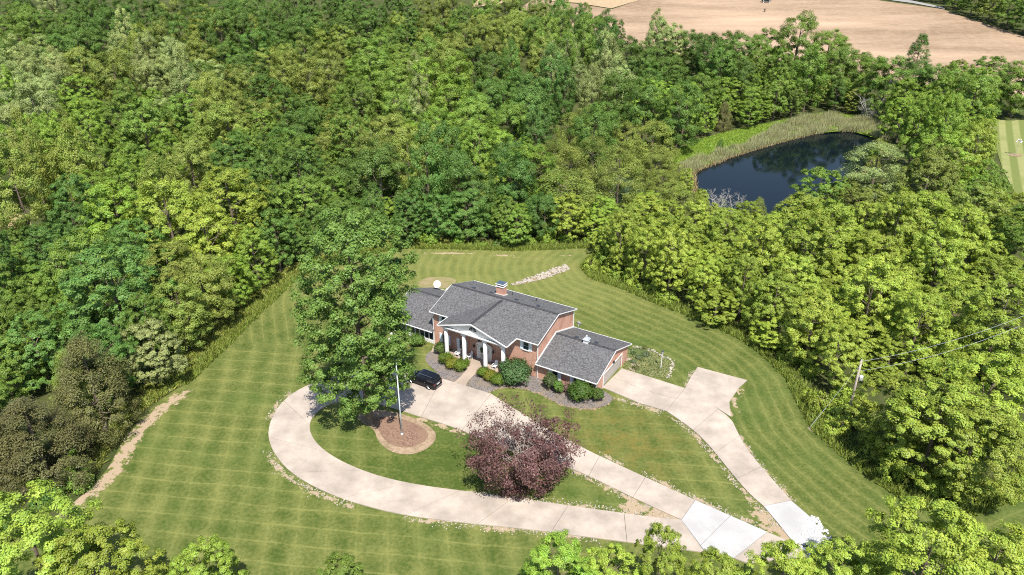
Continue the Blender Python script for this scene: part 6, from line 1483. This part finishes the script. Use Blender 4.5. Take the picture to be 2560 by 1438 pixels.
# ------------------------------------------------------------------ foliage
def leaf_mesh(name, seed, centres, radii, counts, size, flat=.75, centre=(0, 0, 0), upb=.7, outb=.8, rnd=.6, droop=0.0, asp=.62, shell=.45, mat=None, ctint=None, lobe=None):
    "leaf-sized faces spread through clumps; every leaf its own tilt and tint"
    rg = np.random.default_rng(seed)
    C = np.asarray(centres, float); Rr = np.asarray(radii, float); N = np.asarray(counts, int)
    idx = np.repeat(np.arange(len(C)), N); n = len(idx)
    d = rg.normal(size=(n, 3)); d[:, 2] += .25; d /= np.linalg.norm(d, axis=1)[:, None]
    rr = (shell + (1 - shell) * rg.random(n) ** .6)
    pos = C[idx] + d * (Rr[idx] * rr)[:, None] * np.array([1, 1, flat]) + rg.normal(size=(n, 3)) * (Rr[idx] * .14)[:, None]
    out = pos - np.asarray(centre, float); out /= np.linalg.norm(out, axis=1)[:, None] + 1e-6
    nrm = d * .7 + out * outb + np.array([0, 0, upb]) + rg.normal(size=(n, 3)) * rnd * .6
    if lobe is not None: nrm += np.asarray(lobe, float)[idx] * .8
    nrm /= np.linalg.norm(nrm, axis=1)[:, None]
    tg = np.cross(nrm, rg.normal(size=(n, 3))); tg[:, 2] -= droop; tg -= nrm * (tg * nrm).sum(1)[:, None]; tg /= np.linalg.norm(tg, axis=1)[:, None] + 1e-9
    bt = np.cross(nrm, tg)
    L = size * rg.uniform(.65, 1.35, n); Wd = L * asp
    v = np.empty((n, 4, 3))
    v[:, 0] = pos - tg * L[:, None] * .5; v[:, 2] = pos + tg * L[:, None] * .5 - nrm * (L * .12)[:, None]
    v[:, 1] = pos + bt * Wd[:, None] * .5 + nrm * (L * .06)[:, None]; v[:, 3] = pos - bt * Wd[:, None] * .5 + nrm * (L * .06)[:, None]
    me = bpy.data.meshes.new(name)
    me.vertices.add(4 * n); me.vertices.foreach_set('co', v.reshape(-1).astype(np.float32))
    me.loops.add(4 * n); me.loops.foreach_set('vertex_index', np.arange(4 * n, dtype=np.int32))
    me.polygons.add(n); me.polygons.foreach_set('loop_start', np.arange(0, 4 * n, 4, dtype=np.int32))
    me.update(calc_edges=True)
    ct = rg.random(len(C)); ch = rg.random(len(C))
    if ctint is not None: ct = np.clip(.6 * ct + .4 * np.asarray(ctint), 0, 1)
    a = me.attributes.new('tint', 'FLOAT', 'FACE'); a.data.foreach_set('value', (.45 * ct[idx] + .55 * rg.random(n)).astype(np.float32))
    a = me.attributes.new('hue', 'FLOAT', 'FACE'); a.data.foreach_set('value', (.6 * ch[idx] + .4 * rg.random(n)).astype(np.float32))
    me.materials.append(mat or MT['leaf'])
    return me
def in_profile(rg, prof, H, n, inner=.55, ang=None):
    "points in a crown whose radius follows prof [(z/H, r)]"
    z = []; pz = np.array([p[0] for p in prof]); pr = np.array([p[1] for p in prof])
    lob = rg.uniform(0, 6.28, 4)
    pts = []
    while len(pts) < n:
        t = rg.uniform(pz[0], pz[-1]); r = np.interp(t, pz, pr)
        if rg.random() > (r / pr.max()) ** .8 + .08: continue
        th = rg.uniform(0, 6.283)
        bump = 1 + .12 * math.sin(2 * th + lob[0]) + .10 * math.sin(3 * th + lob[1] + t * 5) + .08 * math.sin(5 * th + lob[2] + 9 * t)
        q = r * bump * (inner + (1 - inner) * rg.random() ** .5)
        pts.append((q * math.cos(th), q * math.sin(th), t * H))
    return np.array(pts)
def limbs(name, seed, H, R, r0, n, z0=.25, mat=None, spread=.75, levels=1, top=.8, stems=1):
    rg = random.Random(seed); m = M()
    for s in range(stems):
        ox, oy = (0, 0) if stems == 1 else (rg.uniform(-.25, .25), rg.uniform(-.25, .25))
        lean = (rg.uniform(-.03, .03) * H, rg.uniform(-.03, .03) * H) if stems == 1 else (rg.uniform(-.25, .25) * H, rg.uniform(-.25, .25) * H)
        m.tube([(ox, oy, -.3), (ox + lean[0] * .3, oy + lean[1] * .3, H * .3), (ox + lean[0] * .7, oy + lean[1] * .7, H * .6), (ox + lean[0], oy + lean[1], H * top)], [r0 * 1.25, r0 * .85, r0 * .5, r0 * .12], 8)
        for k in range(n):
            t = z0 + (top - .08 - z0) * (k + rg.random()) / n; a = rg.uniform(0, 6.283)
            p = Vector((ox + lean[0] * t, oy + lean[1] * t, H * t)); ln = R * spread * rg.uniform(.6, 1.05) * (1 - .4 * t)
            e = p + Vector((math.cos(a) * ln, math.sin(a) * ln, ln * rg.uniform(.35, .9))); mid = p.lerp(e, .5) + Vector((0, 0, -.08 * ln))
            rb = r0 * (.5 - .3 * t); m.tube([p, mid, e], [rb, rb * .6, rb * .2], 6)
            for q in range(levels * 3):
                b = p.lerp(e, rg.uniform(.4, .95)); e2 = b + Vector((rg.gauss(0, 1), rg.gauss(0, 1), rg.uniform(.2, 1.2))).normalized() * ln * rg.uniform(.25, .5)
                m.tube([b, e2], [rb * .35, rb * .08], 4)
                if levels > 1:
                    for q2 in range(3):
                        b2 = b.lerp(e2, rg.uniform(.4, 1)); m.tube([b2, b2 + Vector((rg.gauss(0, 1), rg.gauss(0, 1), rg.uniform(.0, 1.2))).normalized() * ln * .22], [rb * .15, rb * .05], 3)
    me = m.mesh(name); me.materials.append(mat or MT['bark']); return me
def lobed(rg, prof, H, nl, r0, r1, k, inner, sub=(.4, .62)):
    "boughs: each lobe a dome of small clumps, dark gaps between lobes"
    cs, rs_, ds = [], [], []
    for c in in_profile(rg, prof, H, nl, inner):
        R0 = rg.uniform(r0, r1); o = np.array([c[0], c[1], 0.0]); o /= np.linalg.norm(o) + 1e-6
        for j in range(k):
            d = rg.normal(size=3) + o * .6; d[2] = abs(d[2]) * .85 + .1; d /= np.linalg.norm(d)
            cs.append(c + d * R0 * np.array([.85, .85, .7])); rs_.append(R0 * rg.uniform(*sub)); ds.append(d)
    return np.array(cs), np.array(rs_), np.array(ds)
# prototypes, nominal crown radius 5 m and height 15 m
PROTO = {k: [] for k in 'ROSCWPDB'}
for i in range(5):          # spreading, open sprays
    rg = np.random.default_rng(100 + i)
    p, r_, d_ = lobed(rg, [(.14, 3.2), (.3, 4.5), (.5, 4.8), (.7, 4.2), (.84, 3.0), (.94, 1.2)], 15, 165, .45, .9, 5, .38)
    PROTO['S'].append((leaf_mesh('spreading_crown', 200 + i, p, r_, rg.integers(42, 70, len(p)), .20, .85, (0, 0, 6.5), upb=.4, outb=.5, lobe=d_), limbs('spreading_trunk', i, 15, 5, .24, 7)))
for i in range(4):          # round, bubbly lobes
    rg = np.random.default_rng(300 + i)
    p, r_, d_ = lobed(rg, [(.14, 3.2), (.36, 4.2), (.6, 4.2), (.78, 3.2), (.9, 1.6)], 15, 75, .8, 1.35, 6, .45)
    PROTO['R'].append((leaf_mesh('round_crown', 400 + i, p, r_, rg.integers(52, 80, len(p)), .22, .85, (0, 0, 8), upb=.35, outb=.5, lobe=d_), limbs('round_trunk', 20 + i, 15, 5, .26, 7)))
for i in range(3):          # tall oval
    rg = np.random.default_rng(500 + i)
    p = in_profile(rg, [(.12, 2.8), (.3, 4.4), (.5, 4.8), (.7, 4.2), (.88, 2.5), (1.0, .4)], 15, 120, .5)
    PROTO['O'].append((leaf_mesh('oval_crown', 600 + i, p, rg.uniform(.6, 1.05, len(p)), rg.integers(110, 190, len(p)), .27, .8, (0, 0, 7), upb=.3), limbs('oval_trunk', 40 + i, 15, 4, .24, 8)))
for i in range(2):          # willow, fine
    rg = np.random.default_rng(700 + i)
    p = in_profile(rg, [(.06, 4.2), (.25, 5.0), (.5, 4.9), (.75, 3.8), (.92, 1.8), (.98, .5)], 15, 150, .6)
    PROTO['W'].append((leaf_mesh('willow_crown', 800 + i, p, rg.uniform(.6, 1.0, len(p)), rg.integers(90, 130, len(p)), .26, .9, (0, 0, 5), upb=.3, droop=1.2, asp=.4), limbs('willow_trunk', 60 + i, 15, 5, .22, 8)))
for i in range(3):          # cedar, dense and pointed
    rg = np.random.default_rng(900 + i)
    p = in_profile(rg, [(.02, 4.4), (.2, 5.0), (.45, 4.2), (.7, 2.8), (.88, 1.5), (1.0, .25)], 15, 270, .55)
    PROTO['C'].append((leaf_mesh('cedar_crown', 1000 + i, p, rg.uniform(.45, .9, len(p)), rg.integers(110, 190, len(p)), .20, 1.15, (0, 0, 4), upb=.2, droop=-1.0, asp=.42, mat=MT['needle']), limbs('cedar_trunk', 80 + i, 15, 4, .25, 10, z0=.1, top=.9)))
rg = np.random.default_rng(1100)
cs, rs_ = [], []
for k in range(230):
    t = .12 + .86 * rg.random(); r = 4.9 * (1 - (t - .12) / .9) ** .75 + .25; th = rg.uniform(0, 6.283); q = r * rg.uniform(.35, 1) ** .5
    cs.append((q * math.cos(th), q * math.sin(th), 15 * t + q * .18)); rs_.append(rg.uniform(.45, .8))
PROTO['P'].append((leaf_mesh('pine_crown', 1101, cs, rs_, rg.integers(50, 80, len(cs)), .42, .6, (0, 0, 4), upb=.3, asp=.22, mat=MT['needle']), limbs('pine_trunk', 90, 15, 4, .25, 12, z0=.15, top=.97)))
for i in range(2):
    rg = np.random.default_rng(1150 + i); p = in_profile(rg, [(.1, 3.5), (.4, 4.5), (.7, 3.0)], 15, 24, .3)
    PROTO['D'].append((leaf_mesh('sparse_crown', 1160 + i, p, np.full(24, .9), np.full(24, 14), .25), limbs('bare_trunk', 100 + i, 15, 5.5, .2, 16, z0=.05, mat=MT['palebark'], levels=2, spread=.8, top=.95, stems=3)))
for i in range(4):          # shrub, nominal radius 5 height 5 (scaled down)
    rg = np.random.default_rng(1200 + i)
    p = in_profile(rg, [(.05, 4.0), (.35, 4.8), (.65, 4.0), (.88, 2.2)], 5, 60, .4)
    PROTO['B'].append((leaf_mesh('shrub_crown', 1300 + i, p, rg.uniform(.7, 1.4, len(p)), rg.integers(30, 60, len(p)), .62, .7, (0, 0, 1.5), upb=.6), limbs('shrub_stem', 120 + i, 5, 4, .16, 5, stems=2)))
PAL = {'DG': (.112, .190, .036), 'MG': (.168, .262, .044), 'BG': (.215, .325, .046), 'YG': (.280, .362, .054), 'OL': (.210, .262, .052), 'PG': (.285, .345, .120), 'BR': (.21, .19, .08), 'BL': (.118, .215, .046), 'CE': (.125, .122, .042)}
NAMES = {'R': 'round_crowned_tree', 'O': 'oval_crowned_tree', 'S': 'spreading_tree', 'C': 'cedar_tree', 'W': 'willow_tree', 'P': 'pine_tree', 'D': 'bare_tree', 'B': 'shrub'}
def plant(name, x, y, z, proto, sx, sz, rz, col, label, cat, group=None):
    o = tag(empty(name, (x, y, z), rz), label, cat, group)
    cm, tm = proto
    t = link(bpy.data.objects.new('trunk' if cat != 'shrub' else 'stem', tm), o); c = link(bpy.data.objects.new('crown' if cat != 'shrub' else 'foliage', cm), o)
    t.scale = c.scale = (sx, sx, sz); c.color = (*col, 1)
    return o
rt = random.Random(77)
for i, (x, y, z, k, c, r, h, lab) in enumerate(TREES):
    col = [v * rt.uniform(.96, 1.04) for v in PAL[c]]; g = rt.uniform(.78, 1.16); col = (col[0] * g, col[1] * g, col[2] * g)
    pr = rt.choice(PROTO[k]); shrub = k == 'B'
    plant(NAMES[k], x, y, z, pr, r / 5.0, h / (5.0 if shrub else 15.0), rt.uniform(0, 6.28), col, lab, 'shrub' if shrub else 'tree',
          'trees by the camera' if y < 62 else ('undergrowth along the wood edges' if shrub else 'trees of the surrounding woods'))

# the tall shade tree
rg = np.random.default_rng(5000)
p, r_, d_ = lobed(rg, [(.09, 3.0), (.17, 4.6), (.30, 5.5), (.50, 5.9), (.70, 5.8), (.84, 5.2), (.92, 4.0), (.97, 2.2)], 29.0, 560, .6, 1.15, 5, .30)
tt = tag(empty('shade_tree', (FLAT['tall'][0], FLAT['tall'][1], 0)), 'very tall oval shade tree on the front lawn beside the house', 'tree')
cr = link(bpy.data.objects.new('crown', leaf_mesh('shade_tree_crown', 5001, p, r_, rg.integers(26, 46, len(p)), .26, .85, (0, 0, 12), upb=.4, outb=.5, rnd=.7, lobe=d_)), tt); cr.color = (.138, .226, .046, 1)
link(bpy.data.objects.new('trunk', limbs('shade_tree_trunk', 51, 28, 6.5, .42, 26, z0=.08, mat=MT['bark'], top=.9)), tt)
# the burgundy tree, open at the top
rg = np.random.default_rng(5100); cs, rs_, ns = [], [], []
while len(cs) < 290:
    th = rg.uniform(0, 6.283); q = 6.9 * rg.random() ** .45; z = rg.uniform(.3, 7.4)
    if q > 3.9 + z * .55 or q > 6.9 or z > 8.6 - .04 * q * q: continue
    if z > 4.2 and q < 3.2 and rg.random() < .55: continue
    cs.append((q * math.cos(th), q * math.sin(th), z)); rs_.append(rg.uniform(.45, .95))
    dens = 1.0 if z < 4.2 else (.33 if math.sin(th) > -.2 and math.cos(th) < .55 else .8)
    ns.append(int(dens * rg.uniform(65, 135)))
bt_ = tag(empty('burgundy_tree', (FLAT['burg'][0], FLAT['burg'][1], 0)), 'low wide burgundy-leaved tree between the two drives', 'tree')
cr = link(bpy.data.objects.new('crown', leaf_mesh('burgundy_crown', 5101, cs, rs_, ns, .22, .85, (0, 0, 2.0), upb=.3, rnd=1.1, mat=leaf_mat('burgundy_leaves', (.142, .074, .068), .25))), bt_)
link(bpy.data.objects.new('trunk', limbs('burgundy_trunk', 52, 7.6, 6.0, .10, 9, z0=.1, mat=MT['wood'], levels=1, stems=5, top=.9, spread=.7)), bt_)

# clipped and loose shrubs round the house
def ball(name, u, v, rx, h, col, label, seed, leaf=.13, n=4200, cat='shrub', group='shrubs in the front beds', mat=None, loose=.10):
    rg = np.random.default_rng(seed); k = 70
    d = rg.normal(size=(k, 3)); d[:, 2] = np.abs(d[:, 2]) * 1.0 - .25; d /= np.linalg.norm(d, axis=1)[:, None]
    c = d * np.array([rx * .80, rx * .80, h * .42]) * rg.uniform(1 - loose * 3, 1 + loose, (k, 1)) + np.array([0, 0, h * .5])
    me = leaf_mesh(name + '_foliage', seed + 1, c, rg.uniform(.22, .36, k) * rx, np.full(k, n // k), leaf, .9, (0, 0, h * .45), upb=.35, outb=.9, mat=mat)
    x, y, _ = to_world(u, v); o = tag(empty(name, (x, y, .02), rg.uniform(0, 6)), label, cat, group)
    f = link(bpy.data.objects.new('foliage', me), o); f.color = (*col, 1)
    link(bpy.data.objects.new('stem', limbs(name + '_stem', seed, h * .9, rx, .05, 5, stems=3)), o)
BX = (.115, .175, .022); BX2 = (.17, .185, .024); DKG = (.06, .115, .030); RH = (.075, .135, .045)
ball('boxwood', -15.6, -1.3, .95, 1.9, (.085, .13, .03), 'dark egg-shaped shrub left of the leftmost column', 6000)
ball('boxwood', -13.3, -3.1, 1.15, 1.7, BX, 'round clipped shrub, leftmost of the left porch group', 6010)
ball('boxwood', -11.9, -3.5, 1.15, 1.65, BX2, 'golden-green clipped shrub in the middle of the left porch group', 6020)
ball('boxwood', -10.5, -3.5, 1.05, 1.6, BX, 'round clipped shrub nearest the front walk\'s left side', 6030)
ball('boxwood', -10.7, -2.4, .9, 1.4, BX, 'small clipped shrub behind the left porch group by the walk', 6040)
ball('boxwood', -6.9, -3.1, .95, 1.4, BX, 'clipped shrub nearest the front walk\'s right side', 6050)
ball('boxwood', -5.6, -3.3, 1.05, 1.45, BX2, 'clipped shrub in the middle of the right porch group', 6060)
ball('boxwood', -4.1, -3.6, 1.15, 1.5, BX, 'clipped shrub next to the big rhododendron', 6070)
ball('rhododendron', -2.6, -1.7, 2.35, 3.0, RH, 'big broad dark-leaved rhododendron at the corner of the portico', 6080, .27, 7000, loose=.14)
ball('yew_shrub', 2.4, -.9, 1.05, 2.4, (.075, .105, .035), 'upright dark shrub below the garage\'s first window', 6090, .16, 4200, loose=.16)
ball('leafy_plant', 3.9, -1.3, .65, 1.9, (.10, .19, .035), 'fresh green leafy plant beside the upright garage shrub', 6100, .26, 1400, loose=.25)
ball('twiggy_shrub', 5.0, -.5, .95, 1.5, (.22, .15, .12), 'brownish twiggy shrub between the garage windows', 6110, .12, 2200, loose=.3)
ball('holly_shrub', 7.2, -1.0, 1.75, 2.6, (.07, .125, .022), 'largest dark green shrub at the garage corner', 6120, .20, 6500, loose=.12)
ball('boxwood', 9.2, -.1, .85, 1.9, (.09, .14, .03), 'tall rounded shrub against the garage drive', 6130)
ball('flowering_shrub', -22.6, -3.0, 1.0, 2.2, (.75, .70, .72), 'white flowering shrub before the sunroom', 6140, .2, 2200, loose=.2)
ball('small_shrub', -20.0, -1.2, 1.3, 1.6, (.10, .17, .03), 'leafy shrub before the sunroom windows', 6150, .2, 3000, loose=.2)
for i, (u, v, lab) in enumerate(((-10.75, .1, 'flower pot left of the front door'), (-7.25, .0, 'flower pot right of the front door'))):
    x, y, _ = to_world(u, v); o = tag(empty('flower_pot', (x, y, .15)), lab, 'flower pot', 'flower pots by the door')
    M().lathe([(.14, 0), (.2, .34), (.22, .36), (.18, .34)], 12).build('pot', plain('glazed_pot', (.08, .10, .10), .4), o)
    rg = np.random.default_rng(6200 + i); f = link(bpy.data.objects.new('flowers', leaf_mesh('pot_flowers', 6210 + i, rg.normal(size=(12, 3)) * .14 + np.array([0, 0, .6]), np.full(12, .14), np.full(12, 26), .10)), o); f.color = (.45, .32, .34, 1)

# blades: tall grass on the wood edges, reeds round the pond, garden perennials
def blades(name, pts, hs, widths, mat, seed, lean=.3):
    rg = np.random.default_rng(seed); P_ = np.asarray(pts, float); n = len(P_); hs = np.asarray(hs); widths = np.asarray(widths)
    a = rg.uniform(0, 6.283, n); dx = np.cos(a) * widths; dy = np.sin(a) * widths
    ln = rg.normal(size=(n, 2)) * (hs * lean)[:, None]
    v = np.empty((n, 3, 3)); v[:, 0] = P_ + np.stack([dx, dy, np.zeros(n)], 1); v[:, 1] = P_ - np.stack([dx, dy, np.zeros(n)], 1)
    v[:, 2] = P_ + np.concatenate([ln, hs[:, None]], 1)
    me = bpy.data.meshes.new(name); me.vertices.add(3 * n); me.vertices.foreach_set('co', v.reshape(-1).astype(np.float32))
    me.loops.add(3 * n); me.loops.foreach_set('vertex_index', np.arange(3 * n, dtype=np.int32))
    me.polygons.add(n); me.polygons.foreach_set('loop_start', np.arange(0, 3 * n, 3, dtype=np.int32)); me.update(calc_edges=True)
    for k in ('tint', 'hue'):
        at = me.attributes.new(k, 'FLOAT', 'FACE'); at.data.foreach_set('value', rg.random(n).astype(np.float32))
    me.materials.append(mat); return link(bpy.data.objects.new(name, me))
def fill(poly, n, seed):
    rg = np.random.default_rng(seed); A = arr(poly); lo, hi = A.min(0), A.max(0); X = rg.uniform(lo[0], hi[0], n * 6); Y = rg.uniform(lo[1], hi[1], n * 6)
    k = inside(X, Y, poly); return X[k][:n], Y[k][:n]
rg = np.random.default_rng(8000)
ed = [tuple(p) for p in LAWN[1:-1]]; px_, py_ = [], []
for (ax, ay), (bx, by) in zip(ed[:-1], ed[1:]):
    L = math.hypot(bx - ax, by - ay); n = int(L * 150); t = rg.random(n); o = np.abs(rg.normal(0, 1.6, n)) - .5
    px_.append(ax + (bx - ax) * t - (by - ay) / L * o); py_.append(ay + (by - ay) * t + (bx - ax) / L * o)
X = np.concatenate(px_); Y = np.concatenate(py_)
# keep the bare soil strip open
k = line_dist(X, Y, SOIL_STRIPS['left'][0]) > 2.2; X, Y = X[k], Y[k]
b = blades('tall_grass', np.stack([X, Y, height(X, Y)], 1), rg.uniform(.25, .85, len(X)), rg.uniform(.05, .12, len(X)), leaf_mat('tall_grass_blades', (.185, .235, .045), .3), 8001, .45)
tag(b, 'tall unmown grass along the edge of the woods', 'grass', kind='stuff')
X, Y = fill(REEDS, 30000, 8010); cl = np.sin(X * .55 + 1.3 * np.sin(Y * .4)) + np.sin(Y * .8 + 2 * np.sin(X * .21)); k = cl > rg.uniform(-2.2, .3, len(X)); X, Y, cl = X[k], Y[k], cl[k]
b = blades('reeds', np.stack([X, Y, height(X, Y) - .1], 1), rg.uniform(.9, 2.0, len(X)) * (1 + .25 * cl), rg.uniform(.05, .11, len(X)), leaf_mat('reed_blades', (.37, .37, .20), .4), 8011, .2)
tag(b, 'cattail reeds along the far bank of the pond', 'reeds', kind='stuff')
sh = [tuple(p) for p in POND]; px_, py_ = [], []
for (ax, ay), (bx, by) in zip(sh, sh[1:] + sh[:1]):
    L = math.hypot(bx - ax, by - ay); n = int(L * 45); t = rg.random(n); px_.append(ax + (bx - ax) * t + rg.normal(0, .35, n)); py_.append(ay + (by - ay) * t + rg.normal(0, .35, n))
X = np.concatenate(px_); Y = np.concatenate(py_)
b = blades('shore_sedge', np.stack([X, Y, np.full(len(X), -4.2)], 1), rg.uniform(.3, 1.1, len(X)), rg.uniform(.06, .14, len(X)), leaf_mat('dry_sedge_blades', (.33, .26, .14), .3), 8015, .3)
tag(b, 'dry tan sedge along the pond waterline', 'sedge', kind='stuff')
wl_ = [p for p in ed if p[0] < -8 and p[1] > 66]; px_, py_ = [], []
for (ax, ay), (bx, by) in zip(wl_[:-1], wl_[1:]):
    L = math.hypot(bx - ax, by - ay); n = int(L * 190); t = rg.random(n); o = rg.uniform(.1, 4.6, n)
    px_.append(ax + (bx - ax) * t - (by - ay) / L * o); py_.append(ay + (by - ay) * t + (bx - ax) / L * o)
X = np.concatenate(px_); Y = np.concatenate(py_); k = line_dist(X, Y, SOIL_STRIPS['left'][0]) > 1.8; X, Y = X[k], Y[k]
b = blades('weeds', np.stack([X, Y, height(X, Y)], 1), rg.uniform(.15, .6, len(X)), rg.uniform(.07, .16, len(X)), leaf_mat('weed_leaves', (.22, .24, .05), .3), 8016, .7)
tag(b, 'low yellow-green weeds between the left lawn and the woods', 'weeds', kind='stuff')
X, Y = fill(REEDS2, 5000, 8020)
b = blades('reeds', np.stack([X, Y, height(X, Y) - .1], 1), rg.uniform(1.4, 3.0, len(X)), rg.uniform(.06, .12, len(X)), leaf_mat('reed_blades_green', (.17, .24, .13), .3), 8021, .15)
tag(b, 'small patch of blue-green reeds left of the pond', 'reeds', kind='stuff')
X, Y = fill(MEADOW, 20000, 8030)
b = blades('meadow_grass', np.stack([X, Y, height(X, Y)], 1), rg.uniform(.2, .6, len(X)), rg.uniform(.08, .16, len(X)), leaf_mat('meadow_blades', (.19, .29, .04), .4), 8031, .5)
tag(b, 'bright meadow grass on the pond bank', 'grass', kind='stuff')
X, Y = fill(GARDEN, 1500, 8040)
b = blades('garden_perennials', np.stack([X, Y, np.full(len(X), .02)], 1), rg.uniform(.08, .3, len(X)), rg.uniform(.04, .1, len(X)), leaf_mat('perennial_leaves', (.14, .19, .07), .3), 8041, .6)
tag(b, 'low green perennials filling the garage garden bed', 'plants', kind='stuff')
X, Y = fill(BED_R, 900, 8050)
k = np.array([((x - HX) * math.sin(-HROT) + (y - HY) * math.cos(HROT)) < 0 for x, y in zip(X, Y)]); X, Y = X[k], Y[k]
b = blades('bed_weeds', np.stack([X, Y, np.full(len(X), .02)], 1), rg.uniform(.08, .35, len(X)), rg.uniform(.03, .07, len(X)), leaf_mat('bed_weed_leaves', (.20, .19, .10), .3), 8051, .6)
tag(b, 'sparse weeds in the front shrub bed', 'weeds', kind='stuff')
X, Y = fill(GARDEN, 9, 8060)
for i, (x, y) in enumerate(sorted(zip(X, Y))):
    o = tag(empty('garden_plant', (x, y, .02)), ('leftmost' if i == 0 else 'rightmost' if i == 8 else ['', 'second', 'third', 'fourth', 'fifth', 'sixth', 'seventh', 'eighth', 'ninth', 'tenth', 'eleventh', 'twelfth', 'thirteenth', 'fourteenth', 'fifteenth'][i]) + (' leafy clump' if i in (0, 8) else ' leafy clump from the left') + ' in the garage garden bed', 'plant', 'leafy clumps in the garden bed')
    pr = PROTO['B'][i % 4]; c = link(bpy.data.objects.new('foliage', pr[0]), o); s = .06 + .05 * ((i * 7) % 5) / 4; c.scale = (s, s, s * 1.3); c.color = (*[(.10, .16, .05), (.15, .19, .10), (.16, .17, .06)][i % 3], 1)
    st = link(bpy.data.objects.new('stem', pr[1]), o); st.scale = (s, s, s * 1.3)
